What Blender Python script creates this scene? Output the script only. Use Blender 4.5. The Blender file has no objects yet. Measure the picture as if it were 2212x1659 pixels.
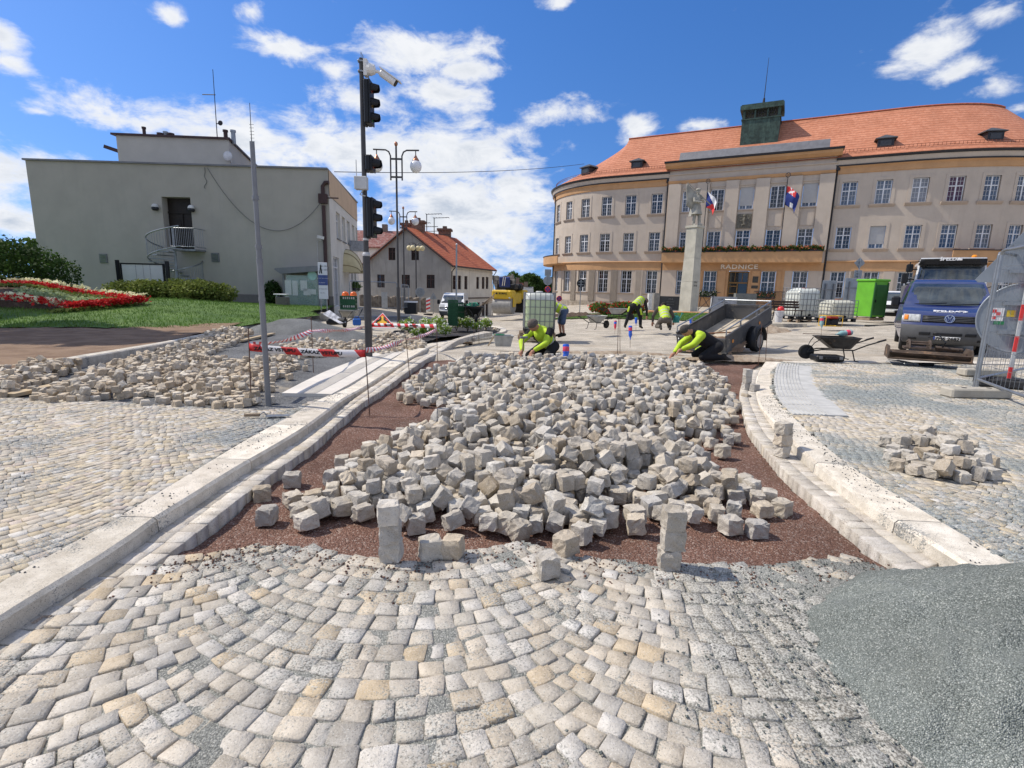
import bpy, math, random
import numpy as np
from mathutils import Vector, Matrix, Euler
R_=math.radians
SC=bpy.context.scene; COL=SC.collection
rnd=random.Random(7)
# ---------------------------------------------------------------- camera, sky, sun, exposure
CAM=np.array([0.,0.,1.4]); FPX=1113.; TH=R_(10.44); RO=R_(1.4)
F_=np.array([0,math.cos(TH),-math.sin(TH)]); r0=np.array([1.,0,0]); u0=np.array([0,math.sin(TH),math.cos(TH)])
RT=math.cos(RO)*r0+math.sin(RO)*u0; UP=-math.sin(RO)*r0+math.cos(RO)*u0
cd=bpy.data.cameras.new('camera'); cam=bpy.data.objects.new('camera',cd); COL.objects.link(cam)
cam.matrix_world=Matrix(((RT[0],UP[0],-F_[0],CAM[0]),(RT[1],UP[1],-F_[1],CAM[1]),(RT[2],UP[2],-F_[2],CAM[2]),(0,0,0,1)))
cd.sensor_width=36; cd.lens=FPX/2212*36; cd.clip_start=.05; cd.clip_end=3000
SC.camera=cam
SUNEL=50.; SUNAZ=-76.            # degrees, azimuth from +Y towards +X
SDIR=Vector((math.sin(R_(SUNAZ))*math.cos(R_(SUNEL)),math.cos(R_(SUNAZ))*math.cos(R_(SUNEL)),math.sin(R_(SUNEL))))
sl=bpy.data.lights.new('sun','SUN'); sl.energy=4.5; sl.angle=R_(.5); sl.color=(1,.925,.82)
so=bpy.data.objects.new('sun',sl); COL.objects.link(so); so.location=(-30,5,40); so.rotation_euler=(-SDIR).to_track_quat('-Z','Y').to_euler()
SC.view_settings.view_transform='Standard'; SC.view_settings.look='None'; SC.view_settings.exposure=0; SC.view_settings.gamma=1
try: SC.view_settings.use_curve_mapping=False
except Exception: pass
SC.cycles.max_bounces=6; SC.cycles.diffuse_bounces=3; SC.cycles.glossy_bounces=3; SC.cycles.transparent_max_bounces=10; SC.cycles.transmission_bounces=6
SC.cycles.use_denoising=True; SC.cycles.sample_clamp_indirect=8

def ray(u,v): return F_+RT*((u-1106)/FPX)-UP*((v-829.5)/FPX)
def azel(u,v):
    d=ray(u,v); d=d/np.linalg.norm(d); return math.atan2(d[0],d[1]),math.asin(d[2])
class NT:
    def __init__(s,t): s.t=t
    def n(s,ty,ins=None,**kw):
        nd=s.t.nodes.new(ty)
        for k,v in kw.items(): setattr(nd,k,v)
        for k,v in (ins or {}).items():
            if isinstance(v,bpy.types.NodeSocket): s.t.links.new(v,nd.inputs[k])
            else: nd.inputs[k].default_value=v
        return nd
    def m(s,op,a,b=None,c=None,clamp=False):
        i={0:a}
        if b is not None: i[1]=b
        if c is not None: i[2]=c
        return s.n('ShaderNodeMath',i,operation=op,use_clamp=clamp).outputs[0]
    def vm(s,op,a,b=None):
        i={0:a}
        if b is not None: i[1]=b
        nd=s.n('ShaderNodeVectorMath',i,operation=op); return nd.outputs['Value'] if op in('LENGTH','DOT_PRODUCT') else nd.outputs[0]
    def mix(s,f,a,b,bt='MIX'):
        nd=s.n('ShaderNodeMix',None,data_type='RGBA',blend_type=bt)
        for k,v in ((0,f),(6,a),(7,b)):
            if isinstance(v,bpy.types.NodeSocket): s.t.links.new(v,nd.inputs[k])
            else: nd.inputs[k].default_value=(tuple(v)+(1,))[:4] if k>0 else v
        return nd.outputs[2]
    def noise(s,vec,scale,detail=3,rough=.55,dist=0.):
        return s.n('ShaderNodeTexNoise',{'Vector':vec,'Scale':scale,'Detail':detail,'Roughness':rough,'Distortion':dist}).outputs['Fac']
    def ramp(s,f,a,b,x=0.,y=1.):   # smooth map of f from a..b to x..y
        return s.n('ShaderNodeMapRange',{0:f,1:a,2:b,3:x,4:y},interpolation_type='SMOOTHSTEP').outputs[0]
    def link(s,a,b): s.t.links.new(a,b)

def make_world():
    w=bpy.data.worlds.new('World'); SC.world=w; w.use_nodes=True; w.node_tree.nodes.clear(); g=NT(w.node_tree)
    sky=g.n('ShaderNodeTexSky',None,sky_type='NISHITA',sun_disc=False,sun_elevation=R_(SUNEL),sun_rotation=R_(SUNAZ),altitude=300,air_density=1.15,dust_density=.35,ozone_density=2.2)
    tc=g.n('ShaderNodeTexCoord').outputs['Generated']
    zz=g.n('ShaderNodeSeparateXYZ',{0:tc}); up=g.m('MULTIPLY_ADD',g.m('MAXIMUM',zz.outputs[2],0.),.9,.20)   # the haze-free part of the sky model, no dusty rim
    g.link(g.vm('NORMALIZE',g.n('ShaderNodeCombineXYZ',{0:zz.outputs[0],1:zz.outputs[1],2:up}).outputs[0]),sky.inputs[0])
    hs=g.n('ShaderNodeHueSaturation',{'Hue':.512,'Saturation':1.34,'Value':1.08,'Color':sky.outputs[0]}).outputs[0]
    sx=g.n('ShaderNodeSeparateXYZ',{0:tc})
    az=g.m('ARCTAN2',sx.outputs[0],sx.outputs[1]); el=g.m('ARCSINE',sx.outputs[2])
    P=g.n('ShaderNodeCombineXYZ',{0:az,1:el}).outputs[0]
    # clouds: (u,v,ru,rv,weight) of the cloud masses, turned into directions of the sky
    blobs=[(372,36,36,30,.75),(540,24,34,26,.72),(612,108,92,40,.95),(718,152,48,30,.75),(925,112,160,66,1.1),(1010,150,90,40,.95),(800,215,130,45,.8),(960,205,150,50,.95),
     (1200,243,150,34,.72),(1372,276,52,40,.85),(1510,270,46,16,.62),(2010,100,115,62,.9),(2090,140,80,40,.75),(2165,28,80,42,.75),(8,85,50,50,.75),(12,130,55,26,.65),(1212,6,38,18,.72),
     (280,262,190,34,.85),(520,290,310,66,.95),(760,330,300,90,1.1),(980,330,230,100,1.1),(1010,470,260,130,1.15),(620,420,200,120,1.0),(30,380,240,75,.95),(20,480,190,60,.9),(1110,420,120,110,.9),
     (860,560,420,60,1.0),(1500,560,500,40,.8),(95,243,46,10,.5),(2140,185,60,26,.5),(2205,235,60,12,.5)]
    fld=None
    for u,v,ru,rv,wt in blobs:
        a,e=azel(u,v); a1,_=azel(u+ru,v); _,e1=azel(u,v-rv)
        d=g.vm('MULTIPLY',g.vm('SUBTRACT',P,(a,e,0)),(1/max(abs(a1-a),1e-3),1/max(abs(e1-e),1e-3),0))
        q=g.m('MULTIPLY',g.m('SUBTRACT',1.0,g.vm('LENGTH',d)),wt)
        fld=q if fld is None else g.m('SMOOTH_MAX',fld,q,.12)
    # unseen clouds added beside, behind and overhead to whiten the ambient light
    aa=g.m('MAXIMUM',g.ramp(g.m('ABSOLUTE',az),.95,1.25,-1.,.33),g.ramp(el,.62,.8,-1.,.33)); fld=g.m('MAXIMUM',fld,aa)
    PS=g.vm('MULTIPLY',P,(1,1.9,1))
    nz=g.noise(PS,9,8,.62,.4); nb=g.noise(g.vm('ADD',PS,(3.1,1.7,5)),26,6,.6,.2)
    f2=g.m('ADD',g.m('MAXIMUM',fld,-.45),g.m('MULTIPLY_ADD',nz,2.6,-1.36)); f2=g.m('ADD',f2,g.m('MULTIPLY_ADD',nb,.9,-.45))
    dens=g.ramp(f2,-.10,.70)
    shade=g.noise(g.vm('ADD',PS,(7.3,2.2,1)),11,6,.6,.5)
    thick=g.ramp(f2,.25,1.2)
    lowv=g.ramp(el,.05,.45,1.,.35)
    gr=g.m('MULTIPLY',g.m('MULTIPLY',g.ramp(shade,.36,.66),thick),lowv)
    cc=g.mix(gr,(.93,.945,.97),(.50,.57,.68))
    skyc=g.vm('MULTIPLY',hs,(.15,.15,.15))
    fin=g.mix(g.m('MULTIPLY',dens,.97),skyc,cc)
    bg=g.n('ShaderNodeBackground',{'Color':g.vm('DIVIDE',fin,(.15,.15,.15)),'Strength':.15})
    g.link(bg.outputs[0],g.n('ShaderNodeOutputWorld').inputs[0])
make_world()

# ---------------------------------------------------------------- ground height and picking of ground points
def sst(a,b,x):
    t=min(1,max(0,(x-a)/(b-a))); return t*t*(3-2*t)
def T(x,y):
    z=-1.15*min(1.5,max(0,(y-11)/34))*math.exp(-((x+3)/8.5)**2)
    z-=.2*sst(11,15,y)*math.exp(-((x-3)/7)**2)*(1-sst(24,40,y))
    z+=.25*sst(15,25,y)*math.exp(-((x-15)/5)**2)*(1-sst(30,45,y))
    return z
def LAWN(x,y): return .03+.13*(1-sst(-11,-7.5,x))+.52*sst(12,19.5,y)*(1-sst(-15,-5,x))*(1-.8*sst(20.5,28,y))
def at(u,v,z=0.,fn=None):
    """ground point seen at (u,v) of the 2212 px wide photograph, z metres above fn (the street level)"""
    fn=fn or T; r=ray(u,v); zz=0
    for _ in range(40):
        k=(zz+z-CAM[2])/r[2] if r[2]<-1e-3 else 60.
        k=max(.3,min(k,90)); p=CAM+r*k; zz=.5*zz+.5*fn(p[0],p[1])
    return Vector((p[0],p[1],zz+z))
def far(u,v,d):
    p=CAM+ray(u,v)*d; return Vector(p)
# ---------------------------------------------------------------- mesh building
class MB:
    def __init__(s): s.v=[]; s.f=[]; s.m=[]; s.k=0; s.M=Matrix()
    def add(s,vs,fs,M=None):
        o=len(s.v); M=s.M@M if M is not None else s.M
        s.v+= [tuple(M@Vector(p)) for p in vs]; s.f+=[tuple(i+o for i in f) for f in fs]; s.m+=[s.k]*len(fs); return s
    def box(s,c,d,rot=None,bev=0.):
        x,y,z=d[0]/2,d[1]/2,d[2]/2
        M=Matrix.Translation(c)@(Euler(rot).to_matrix().to_4x4() if rot else Matrix())
        if bev<=0:
            return s.add([(-x,-y,-z),(x,-y,-z),(x,y,-z),(-x,y,-z),(-x,-y,z),(x,-y,z),(x,y,z),(-x,y,z)],[(0,3,2,1),(4,5,6,7),(0,1,5,4),(1,2,6,5),(2,3,7,6),(3,0,4,7)],M)
        b=min(bev,x*.95,y*.95,z*.95); vs=[];idx={}
        for sx in(-1,1):
            for sy in(-1,1):
                for sz in(-1,1):
                    for a in range(3):
                        p=[sx*(x-b),sy*(y-b),sz*(z-b)]; p[a]=(sx*x,sy*y,sz*z)[a]; idx[sx,sy,sz,a]=len(vs); vs.append(tuple(p))
        fs=[]
        for a in range(3):
            o=[(1,2),(2,0),(0,1)][a]
            for sg in(-1,1):
                q=[]
                for (p1,p2) in ((-1,-1),(1,-1),(1,1),(-1,1)):
                    t=[0,0,0]; t[a]=sg; t[o[0]]=p1; t[o[1]]=p2; q.append(idx[t[0],t[1],t[2],a])
                fs.append(tuple(q if sg>0 else q[::-1]))
        for a in range(3):
            i,j=[(1,2),(2,0),(0,1)][a]
            for p1 in(-1,1):
                for p2 in(-1,1):
                    t=[0,0,0]; t[i]=p1; t[j]=p2; t[a]=-1; A=(idx[t[0],t[1],t[2],i],idx[t[0],t[1],t[2],j]); t[a]=1; B=(idx[t[0],t[1],t[2],i],idx[t[0],t[1],t[2],j])
                    q=(A[0],B[0],B[1],A[1]); fs.append(q if p1*p2<0 else q[::-1])
        for sx in(-1,1):
            for sy in(-1,1):
                for sz in(-1,1):
                    q=tuple(idx[sx,sy,sz,a] for a in range(3)); fs.append(q if sx*sy*sz>0 else q[::-1])
        return s.add(vs,fs,M)
    def frame(s,a,b):
        d=(Vector(b)-Vector(a)); z=d.normalized(); x=z.orthogonal().normalized()
        if abs(z.z)<.999: x=z.cross(Vector((0,0,1))).normalized()
        y=z.cross(x); return x,y,z,d.length
    def cyl(s,a,b,r,r2=None,n=10,cap=True):
        r2=r if r2 is None else r2; a=Vector(a);b=Vector(b); x,y,z,L=s.frame(a,b); vs=[]
        for c,q in((a,r),(b,r2)):
            for i in range(n):
                t=2*math.pi*i/n; vs.append(c+x*math.cos(t)*q+y*math.sin(t)*q)
        fs=[(i,i+n,(i+1)%n+n,(i+1)%n) for i in range(n)]
        if cap: fs+=[tuple(range(n)),tuple(range(2*n-1,n-1,-1))]
        return s.add(vs,fs)
    def tube(s,pts,r,n=8,cap=True,closed=False):
        P=[Vector(p) for p in pts]; m=len(P); rr=r if hasattr(r,'__len__') else [r]*m; vs=[]; x=None
        for i in range(m):
            if closed: d=(P[(i+1)%m]-P[i-1])
            else: d=P[min(i+1,m-1)]-P[max(i-1,0)]
            d.normalize()
            if x is None: x=d.orthogonal().normalized()
            x=(x-d*x.dot(d)).normalized(); y=d.cross(x)
            for k in range(n):
                t=2*math.pi*k/n; vs.append(P[i]+x*math.cos(t)*rr[i]+y*math.sin(t)*rr[i])
        fs=[]
        for i in range(m if closed else m-1):
            for k in range(n):
                j=(i+1)%m; fs.append((i*n+k,i*n+(k+1)%n,j*n+(k+1)%n,j*n+k))
        if cap and not closed: fs+=[tuple(range(n-1,-1,-1)),tuple(range((m-1)*n,m*n))]
        return s.add(vs,fs)
    def loft(s,rings,cap=True,closed=True):
        n=len(rings[0]); vs=[p for r in rings for p in r]; fs=[]
        for i in range(len(rings)-1):
            for k in range(n if closed else n-1): fs.append((i*n+k,i*n+(k+1)%n,(i+1)*n+(k+1)%n,(i+1)*n+k))
        if cap: fs+=[tuple(range(n-1,-1,-1)),tuple(range((len(rings)-1)*n,len(rings)*n))]
        return s.add(vs,fs)
    def lathe(s,prof,c=(0,0,0),n=16,axis='z',M=None):
        vs=[];fs=[]
        for r,z in prof:
            for i in range(n):
                t=2*math.pi*i/n; a,b=r*math.cos(t),r*math.sin(t)
                vs.append({'z':(c[0]+a,c[1]+b,c[2]+z),'x':(c[0]+z,c[1]+a,c[2]+b),'y':(c[0]+b,c[1]+z,c[2]+a)}[axis])
        for j in range(len(prof)-1):
            for i in range(n): fs.append((j*n+i,j*n+(i+1)%n,(j+1)*n+(i+1)%n,(j+1)*n+i))
        fs+=[tuple(range(n-1,-1,-1)),tuple(range((len(prof)-1)*n,len(prof)*n))]
        return s.add(vs,fs,M)
    def sph(s,c,r,n=12,m=8,sc=(1,1,1)):
        return s.lathe([(max(1e-4,math.sin(math.pi*j/m))*r,-math.cos(math.pi*j/m)*r) for j in range(m+1)],(0,0,0),n,'z',Matrix.Translation(c)@Matrix.Diagonal((*sc,1)))
    def prism(s,poly,a,b,axis='y'):
        n=len(poly); f={'y':lambda p,t:(p[0],t,p[1]),'x':lambda p,t:(t,p[0],p[1]),'z':lambda p,t:(p[0],p[1],t)}[axis]
        vs=[f(p,a) for p in poly]+[f(p,b) for p in poly]
        return s.add(vs,[tuple(range(n-1,-1,-1)),tuple(range(n,2*n))]+[(i,(i+1)%n,(i+1)%n+n,i+n) for i in range(n)])
    def plate(s,poly,th):   # flat polygon of 3-d points, thickened along its normal
        P=[Vector(p) for p in poly]; n=len(P); nn=(P[1]-P[0]).cross(P[2]-P[1]).normalized()*th
        return s.add(P+[p+nn for p in P],[tuple(range(n-1,-1,-1)),tuple(range(n,2*n))]+[(i,(i+1)%n,(i+1)%n+n,i+n) for i in range(n)])
    def mesh(s,name,mats,smooth=False,fix=True):
        me=bpy.data.meshes.new(name); me.from_pydata(s.v,[],s.f)
        mats=mats if isinstance(mats,(list,tuple)) else [mats]
        for m in mats: me.materials.append(m)
        if len(mats)>1: me.polygons.foreach_set('material_index',s.m)
        if fix and len(s.f)<60000:
            import bmesh
            b=bmesh.new(); b.from_mesh(me); bmesh.ops.recalc_face_normals(b,faces=b.faces); b.to_mesh(me); b.free()
        if smooth is True: me.polygons.foreach_set('use_smooth',[True]*len(me.polygons))
        me.update()
        if smooth and smooth is not True: me.shade_auto(smooth) if hasattr(me,'shade_auto') else shade_angle(me,smooth)
        return me
    def build(s,name,mats,parent=None,smooth=False,loc=None,rotz=0,fix=True):
        o=bpy.data.objects.new(name,s.mesh(name,mats,smooth,fix)); COL.objects.link(o)
        if parent: o.parent=parent
        if loc is not None: o.location=loc
        if rotz: o.rotation_euler[2]=rotz
        return o
def shade_angle(me,ang):
    me.polygons.foreach_set('use_smooth',[True]*len(me.polygons))
    try: me.set_sharp_from_angle(angle=ang)
    except Exception: pass
def npmesh(name,V,Fq,mats,midx=None,smooth=False,parent=None):
    me=bpy.data.meshes.new(name); V=np.asarray(V,np.float32); Fq=np.asarray(Fq,np.int32); k=Fq.shape[1]
    me.vertices.add(len(V)); me.vertices.foreach_set('co',V.ravel()); me.loops.add(Fq.size); me.loops.foreach_set('vertex_index',Fq.ravel())
    me.polygons.add(len(Fq)); me.polygons.foreach_set('loop_start',np.arange(0,Fq.size,k,dtype=np.int32)); me.polygons.foreach_set('loop_total',np.full(len(Fq),k,np.int32))
    for m in (mats if isinstance(mats,(list,tuple)) else [mats]): me.materials.append(m)
    if midx is not None: me.polygons.foreach_set('material_index',np.asarray(midx,np.int32))
    if smooth: me.polygons.foreach_set('use_smooth',np.ones(len(Fq),bool))
    me.update(calc_edges=True); me.validate()
    o=bpy.data.objects.new(name,me); COL.objects.link(o)
    if parent: o.parent=parent
    return o
def tag(o,label=None,cat=None,group=None,kind=None):
    for k,v in (('label',label),('category',cat),('group',group),('kind',kind)):
        if v: o[k]=v
    return o
def thing(name,label,cat,loc=(0,0,0),rotz=0,group=None,scale=1):
    o=bpy.data.objects.new(name,None); o.empty_display_size=.2; COL.objects.link(o); o.location=loc; o.rotation_euler[2]=rotz; o.scale=(scale,)*3
    return tag(o,label,cat,group)
def struct(o): o['kind']='structure'; return o
def dup(o,loc=None,rotz=None,label=None,scale=None,parent=None):
    c=o.copy(); COL.objects.link(c)
    if parent: c.parent=parent
    if loc is not None: c.location=loc
    if rotz is not None: c.rotation_euler[2]=rotz
    if scale: c.scale=(scale,)*3
    if label: c['label']=label
    for ch in o.children: dup(ch,parent=c)
    return c
def text(txt,size,mat,parent,M,name='lettering',ext=.004,bold=0.,spacing=1.,align='CENTER',sx=1.):
    cu=bpy.data.curves.new('txt','FONT'); cu.body=txt; cu.size=size; cu.extrude=ext; cu.offset=bold; cu.space_character=spacing; cu.align_x=align; cu.align_y='CENTER'; cu.resolution_u=3
    tmp=bpy.data.objects.new('txt',cu); COL.objects.link(tmp)
    me=bpy.data.meshes.new_from_object(tmp.evaluated_get(bpy.context.evaluated_depsgraph_get())); bpy.data.objects.remove(tmp)
    me.transform(M@Matrix.Diagonal((sx,1,1,1))); me.materials.clear(); me.materials.append(mat); me.name=name
    o=bpy.data.objects.new(name,me); COL.objects.link(o); o.parent=parent; return o
# ---------------------------------------------------------------- materials
def mat(name,col,rough=.8,var=.12,scale=4.,bump=0.,bscale=60.,metal=0.,col2=None,spots=None,spec=.3,island=0.,coat=0.,alpha=None,trans=0.,stain=None,emis=0.):
    m=bpy.data.materials.new(name); m.use_nodes=True; g=NT(m.node_tree); bs=m.node_tree.nodes['Principled BSDF']
    tc=g.n('ShaderNodeTexCoord').outputs['Object']
    c=tuple(col)+(1,)
    base=None
    if var>0 or col2:
        nz=g.noise(tc,scale,5,.6)
        lo=tuple(max(0,x*(1-var)) for x in col) if not col2 else col; hi=tuple(min(1,x*(1+var)) for x in col) if not col2 else col2
        base=g.mix(g.ramp(nz,.32,.68),lo,hi)
    if island>0:
        ri=g.n('ShaderNodeNewGeometry').outputs['Random Per Island']
        base=g.mix(1.,base or c,g.mix(ri,(1-island,)*3,(1+island,)*3),'MULTIPLY')
    if spots:  # (color, scale, threshold)
        sp=g.ramp(g.noise(tc,spots[1],4,.65),spots[2],spots[2]+.08); base=g.mix(sp,base or c,spots[0])
    if stain:  # vertical streaks (color, amount)
        sv=g.vm('MULTIPLY',tc,(1.6,1.6,.12)); st=g.ramp(g.noise(sv,2.5,5,.6),.52,.78,0,stain[1]); base=g.mix(st,base or c,stain[0])
    if base is not None: g.link(base,bs.inputs['Base Color'])
    else: bs.inputs['Base Color'].default_value=c
    bs.inputs['Roughness'].default_value=rough; bs.inputs['Metallic'].default_value=metal; bs.inputs['Specular IOR Level'].default_value=spec
    if coat: bs.inputs['Coat Weight'].default_value=coat; bs.inputs['Coat Roughness'].default_value=.05
    if alpha is not None: bs.inputs['Alpha'].default_value=alpha
    if trans: bs.inputs['Transmission Weight'].default_value=trans
    if emis: bs.inputs['Emission Color'].default_value=c; bs.inputs['Emission Strength'].default_value=emis
    if bump>0:
        b=g.n('ShaderNodeBump',{'Strength':1.,'Distance':bump,'Height':g.noise(tc,bscale,4,.6)}); g.link(b.outputs[0],bs.inputs['Normal'])
    return m
# ---------------------------------------------------------------- ground: helpers
def hsh(i,j,s): 
    n=(i*374761393+j*668265263+s*974711)&0x7fffffff; n=((n^(n>>13))*1274126177)&0x7fffffff; return ((n^(n>>16))&0xffff)/65535.
def vnoise(x,y,s=0):
    x=np.asarray(x,float);y=np.asarray(y,float); i=np.floor(x).astype(np.int64);j=np.floor(y).astype(np.int64);a=x-i;b=y-j;a=a*a*(3-2*a);b=b*b*(3-2*b)
    return (hsh(i,j,s)*(1-a)+hsh(i+1,j,s)*a)*(1-b)+(hsh(i,j+1,s)*(1-a)+hsh(i+1,j+1,s)*a)*b
def fbm(x,y,o=4,s=0):
    r=0;k=.5
    for q in range(o): r=r+k*(vnoise(x*2**q,y*2**q,s+q)-.5); k*=.55
    return r
def inpoly(x,y,P):
    x=np.asarray(x,float);y=np.asarray(y,float); r=np.zeros(x.shape,bool);n=len(P)
    for k in range(n):
        x1,y1=P[k][0],P[k][1];x2,y2=P[(k+1)%n][0],P[(k+1)%n][1]
        if y1==y2: continue
        c=((y1>y)!=(y2>y))&(x<(x2-x1)*(y-y1)/(y2-y1)+x1); r^=c
    return r
def spline(P,step=.1):
    P=[np.array(p,float) for p in P]; P=[2*P[0]-P[1]]+P+[2*P[-1]-P[-2]]; out=[]
    for i in range(1,len(P)-2):
        n=max(2,int(np.linalg.norm(P[i+1]-P[i])/step))
        for k in range(n):
            t=k/n; a,b,c,d=P[i-1],P[i],P[i+1],P[i+2]
            out.append(.5*(2*b+(c-a)*t+(2*a-5*b+4*c-d)*t*t+(3*b-a-3*c+d)*t**3))
    out.append(P[-2]); return out
def resamp(P,n):
    P=np.array(P); L=np.r_[0,np.cumsum(np.linalg.norm(np.diff(P,axis=0),axis=1))]; t=np.linspace(0,L[-1],n)
    return np.stack([np.interp(t,L,P[:,k]) for k in range(3)],1)
def plen(P): return float(np.linalg.norm(np.diff(np.array(P),axis=0),axis=1).sum())
def curve(pts,z=0.,fn=None): return spline([at(u,v,(z if not isinstance(z,(list,tuple)) else z[i]),fn) for i,(u,v) in enumerate(pts)])
TV=np.vectorize(T); LV=np.vectorize(LAWN)
# ---------------------------------------------------------------- ground: materials
def stone_mat(name,cols,grit=(.26,.28,.28),near=None,contrast=1.,gs=.55,gthr=.56,rough=.85,bump=.0025,world=True,fine=420.,pits=.0):
    m=bpy.data.materials.new(name); m.use_nodes=True; g=NT(m.node_tree); bs=m.node_tree.nodes['Principled BSDF']
    geo=g.n('ShaderNodeNewGeometry'); ri=geo.outputs['Random Per Island']; ob=g.n('ShaderNodeTexCoord').outputs['Object']
    oi=g.n('ShaderNodeObjectInfo').outputs['Random']; rr=g.m('FRACT',g.m('ADD',ri,oi))
    cr=g.n('ShaderNodeValToRGB',{0:rr}); e=cr.color_ramp.elements; e[0].color=cols[0]+(1,); e[0].position=0; e[1].color=cols[-1]+(1,)
    for k,c in enumerate(cols[1:-1]): e.new((k+1)/(len(cols)-1)).color=c+(1,)
    r2=g.m('FRACT',g.m('MULTIPLY',rr,17.31)); base=g.mix(1.,cr.outputs[0],g.mix(r2,(1-.16*contrast,)*3,(1+.12*contrast,)*3),'MULTIPLY')
    off=g.vm('ADD',ob,g.n('ShaderNodeCombineXYZ',{0:g.m('MULTIPLY',rr,37.),1:g.m('MULTIPLY',rr,11.),2:0.}).outputs[0])
    n1=g.noise(off,9,4,.65); base=g.mix(1.,base,g.mix(g.ramp(n1,.3,.7),(.82,.80,.77),(1.12,1.12,1.12)),'MULTIPLY')
    sp=g.noise(off,170,2,.5); base=g.mix(g.ramp(sp,.60,.70,0,.55),base,(.10,.095,.09)); base=g.mix(g.ramp(sp,.40,.30,0,.35),base,(.80,.78,.74))
    pos=geo.outputs['Position']
    if gthr<1:
        gm=g.noise(g.vm('MULTIPLY',pos,(1,1,0)),gs*2.2,6,.68,.3); gf=g.noise(pos,95,3,.7)
        if near: gm=g.m('ADD',gm,g.m('MULTIPLY',g.ramp(g.vm('LENGTH',g.vm('SUBTRACT',g.vm('MULTIPLY',pos,(1,1,0)),near[0])),near[2],near[1]),.20))
        gg=g.ramp(g.m('ADD',gm,g.m('MULTIPLY_ADD',gf,.62,-.31)),gthr,gthr+.07)
        # sparse loose grains everywhere
        gr=g.m('MULTIPLY',g.ramp(g.noise(pos,150,1,.5),.66,.70),g.ramp(gm,.40,.52))
        gt=g.m('MAXIMUM',g.m('MULTIPLY',gg,.86),g.m('MULTIPLY',gr,.8))
        gcol=g.mix(g.ramp(g.noise(pos,130,2,.6),.36,.64),tuple(x*.40 for x in grit),tuple(min(1,x*1.6) for x in grit)); base=g.mix(gt,base,gcol)
        # dust film
        dm=g.ramp(g.noise(g.vm('MULTIPLY',pos,(1,1,0)),gs*3.1,4,.6,.2),.5,.72,0,.45); base=g.mix(dm,base,(.52,.48,.41))
    g.link(base,bs.inputs['Base Color']); bs.inputs['Roughness'].default_value=rough; bs.inputs['Specular IOR Level'].default_value=.2
    h=g.m('MULTIPLY_ADD',g.noise(off,34,4,.7),1.,g.m('MULTIPLY',g.noise(off,150,3,.7),.35))
    b=g.n('ShaderNodeBump',{'Strength':1.,'Distance':bump*3,'Height':h}); g.link(b.outputs[0],bs.inputs['Normal']); return m
def gravel_mat(name,c1,c2,c3,size=.010,bump=.006,patch=None,rough=.95,streak=None):
    m=bpy.data.materials.new(name); m.use_nodes=True; g=NT(m.node_tree); bs=m.node_tree.nodes['Principled BSDF']
    pos=g.n('ShaderNodeNewGeometry').outputs['Position']; w=g.vm('ADD',pos,g.vm('MULTIPLY',g.n('ShaderNodeTexNoise',{'Vector':pos,'Scale':.6/size,'Detail':2}).outputs['Color'],(size*.7,)*3))
    v=g.n('ShaderNodeTexVoronoi',{'Vector':w,'Scale':1/size}); hs=g.n('ShaderNodeSeparateColor',{0:v.outputs['Color']})
    base=g.mix(hs.outputs[0],c1,c2); base=g.mix(g.ramp(hs.outputs[1],.80,.9),base,c3)
    base=g.mix(g.ramp(v.outputs['Distance'],.35,.9,0,.6),base,tuple(x*.3 for x in c1))
    if patch: base=g.mix(g.ramp(g.noise(g.vm('MULTIPLY',pos,(1,1,0)),patch[1],5,.62,.4),patch[2],patch[2]+.16,0,patch[3] if len(patch)>3 else .9),base,patch[0])
    if streak: base=g.mix(g.ramp(g.noise(g.vm('MULTIPLY',pos,(.22,1.5,0)),1.6,5,.62,.5),.5,.72,0,.55),base,streak)
    base=g.mix(1.,base,g.mix(g.ramp(g.noise(pos,1.3,5,.6),.3,.7),(.80,.80,.80),(1.18,1.18,1.18)),'MULTIPLY')
    g.link(base,bs.inputs['Base Color']); bs.inputs['Roughness'].default_value=rough; bs.inputs['Specular IOR Level'].default_value=.15
    h=g.m('SUBTRACT',g.m('MULTIPLY',hs.outputs[2],.5),v.outputs['Distance'])
    b=g.n('ShaderNodeBump',{'Strength':1.,'Distance':bump,'Height':h}); g.link(b.outputs[0],bs.inputs['Normal']); return m
GREY=(.47,.44,.39); LGREY=(.575,.55,.505); BEI=(.53,.45,.33); YEL=(.54,.40,.23); YEL2=(.52,.42,.285); PINK=(.50,.43,.38); WARM=(.50,.45,.375)
M_SETT=stone_mat('granite_setts_laid',[GREY,(.52,.455,.36),LGREY,WARM,GREY,LGREY,YEL2,WARM,(.50,.46,.39)],grit=(.315,.31,.28),gs=.62,gthr=.52,near=((2.1,1.62,0),.75,1.75))
M_SETTS=stone_mat('small_setts_laid',[BEI,LGREY,WARM,(.56,.47,.32),GREY,BEI,PINK],grit=(.20,.225,.235),gs=.34,gthr=.505)
M_SETTR=stone_mat('small_setts_grit',[BEI,LGREY,WARM,(.56,.47,.32),GREY,BEI],grit=(.22,.25,.25),gs=.30,gthr=.46)
M_LOOSE=stone_mat('granite_setts_loose',[GREY,(.50,.45,.37),LGREY,(.50,.41,.29),(.40,.385,.36),WARM,(.61,.585,.53),(.45,.38,.285),(.48,.46,.42)],gthr=2,bump=.003)
M_LOOSEB=stone_mat('beige_setts_loose',[(.52,.43,.31),(.60,.51,.39),(.42,.34,.245),(.63,.57,.47),(.50,.45,.38)],gthr=2,bump=.003)
M_GUT=stone_mat('gutter_setts',[(.56,.50,.40),(.60,.56,.49),(.54,.49,.42),(.62,.585,.53)],grit=(.24,.17,.13),gs=.8,gthr=.61)
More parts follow.
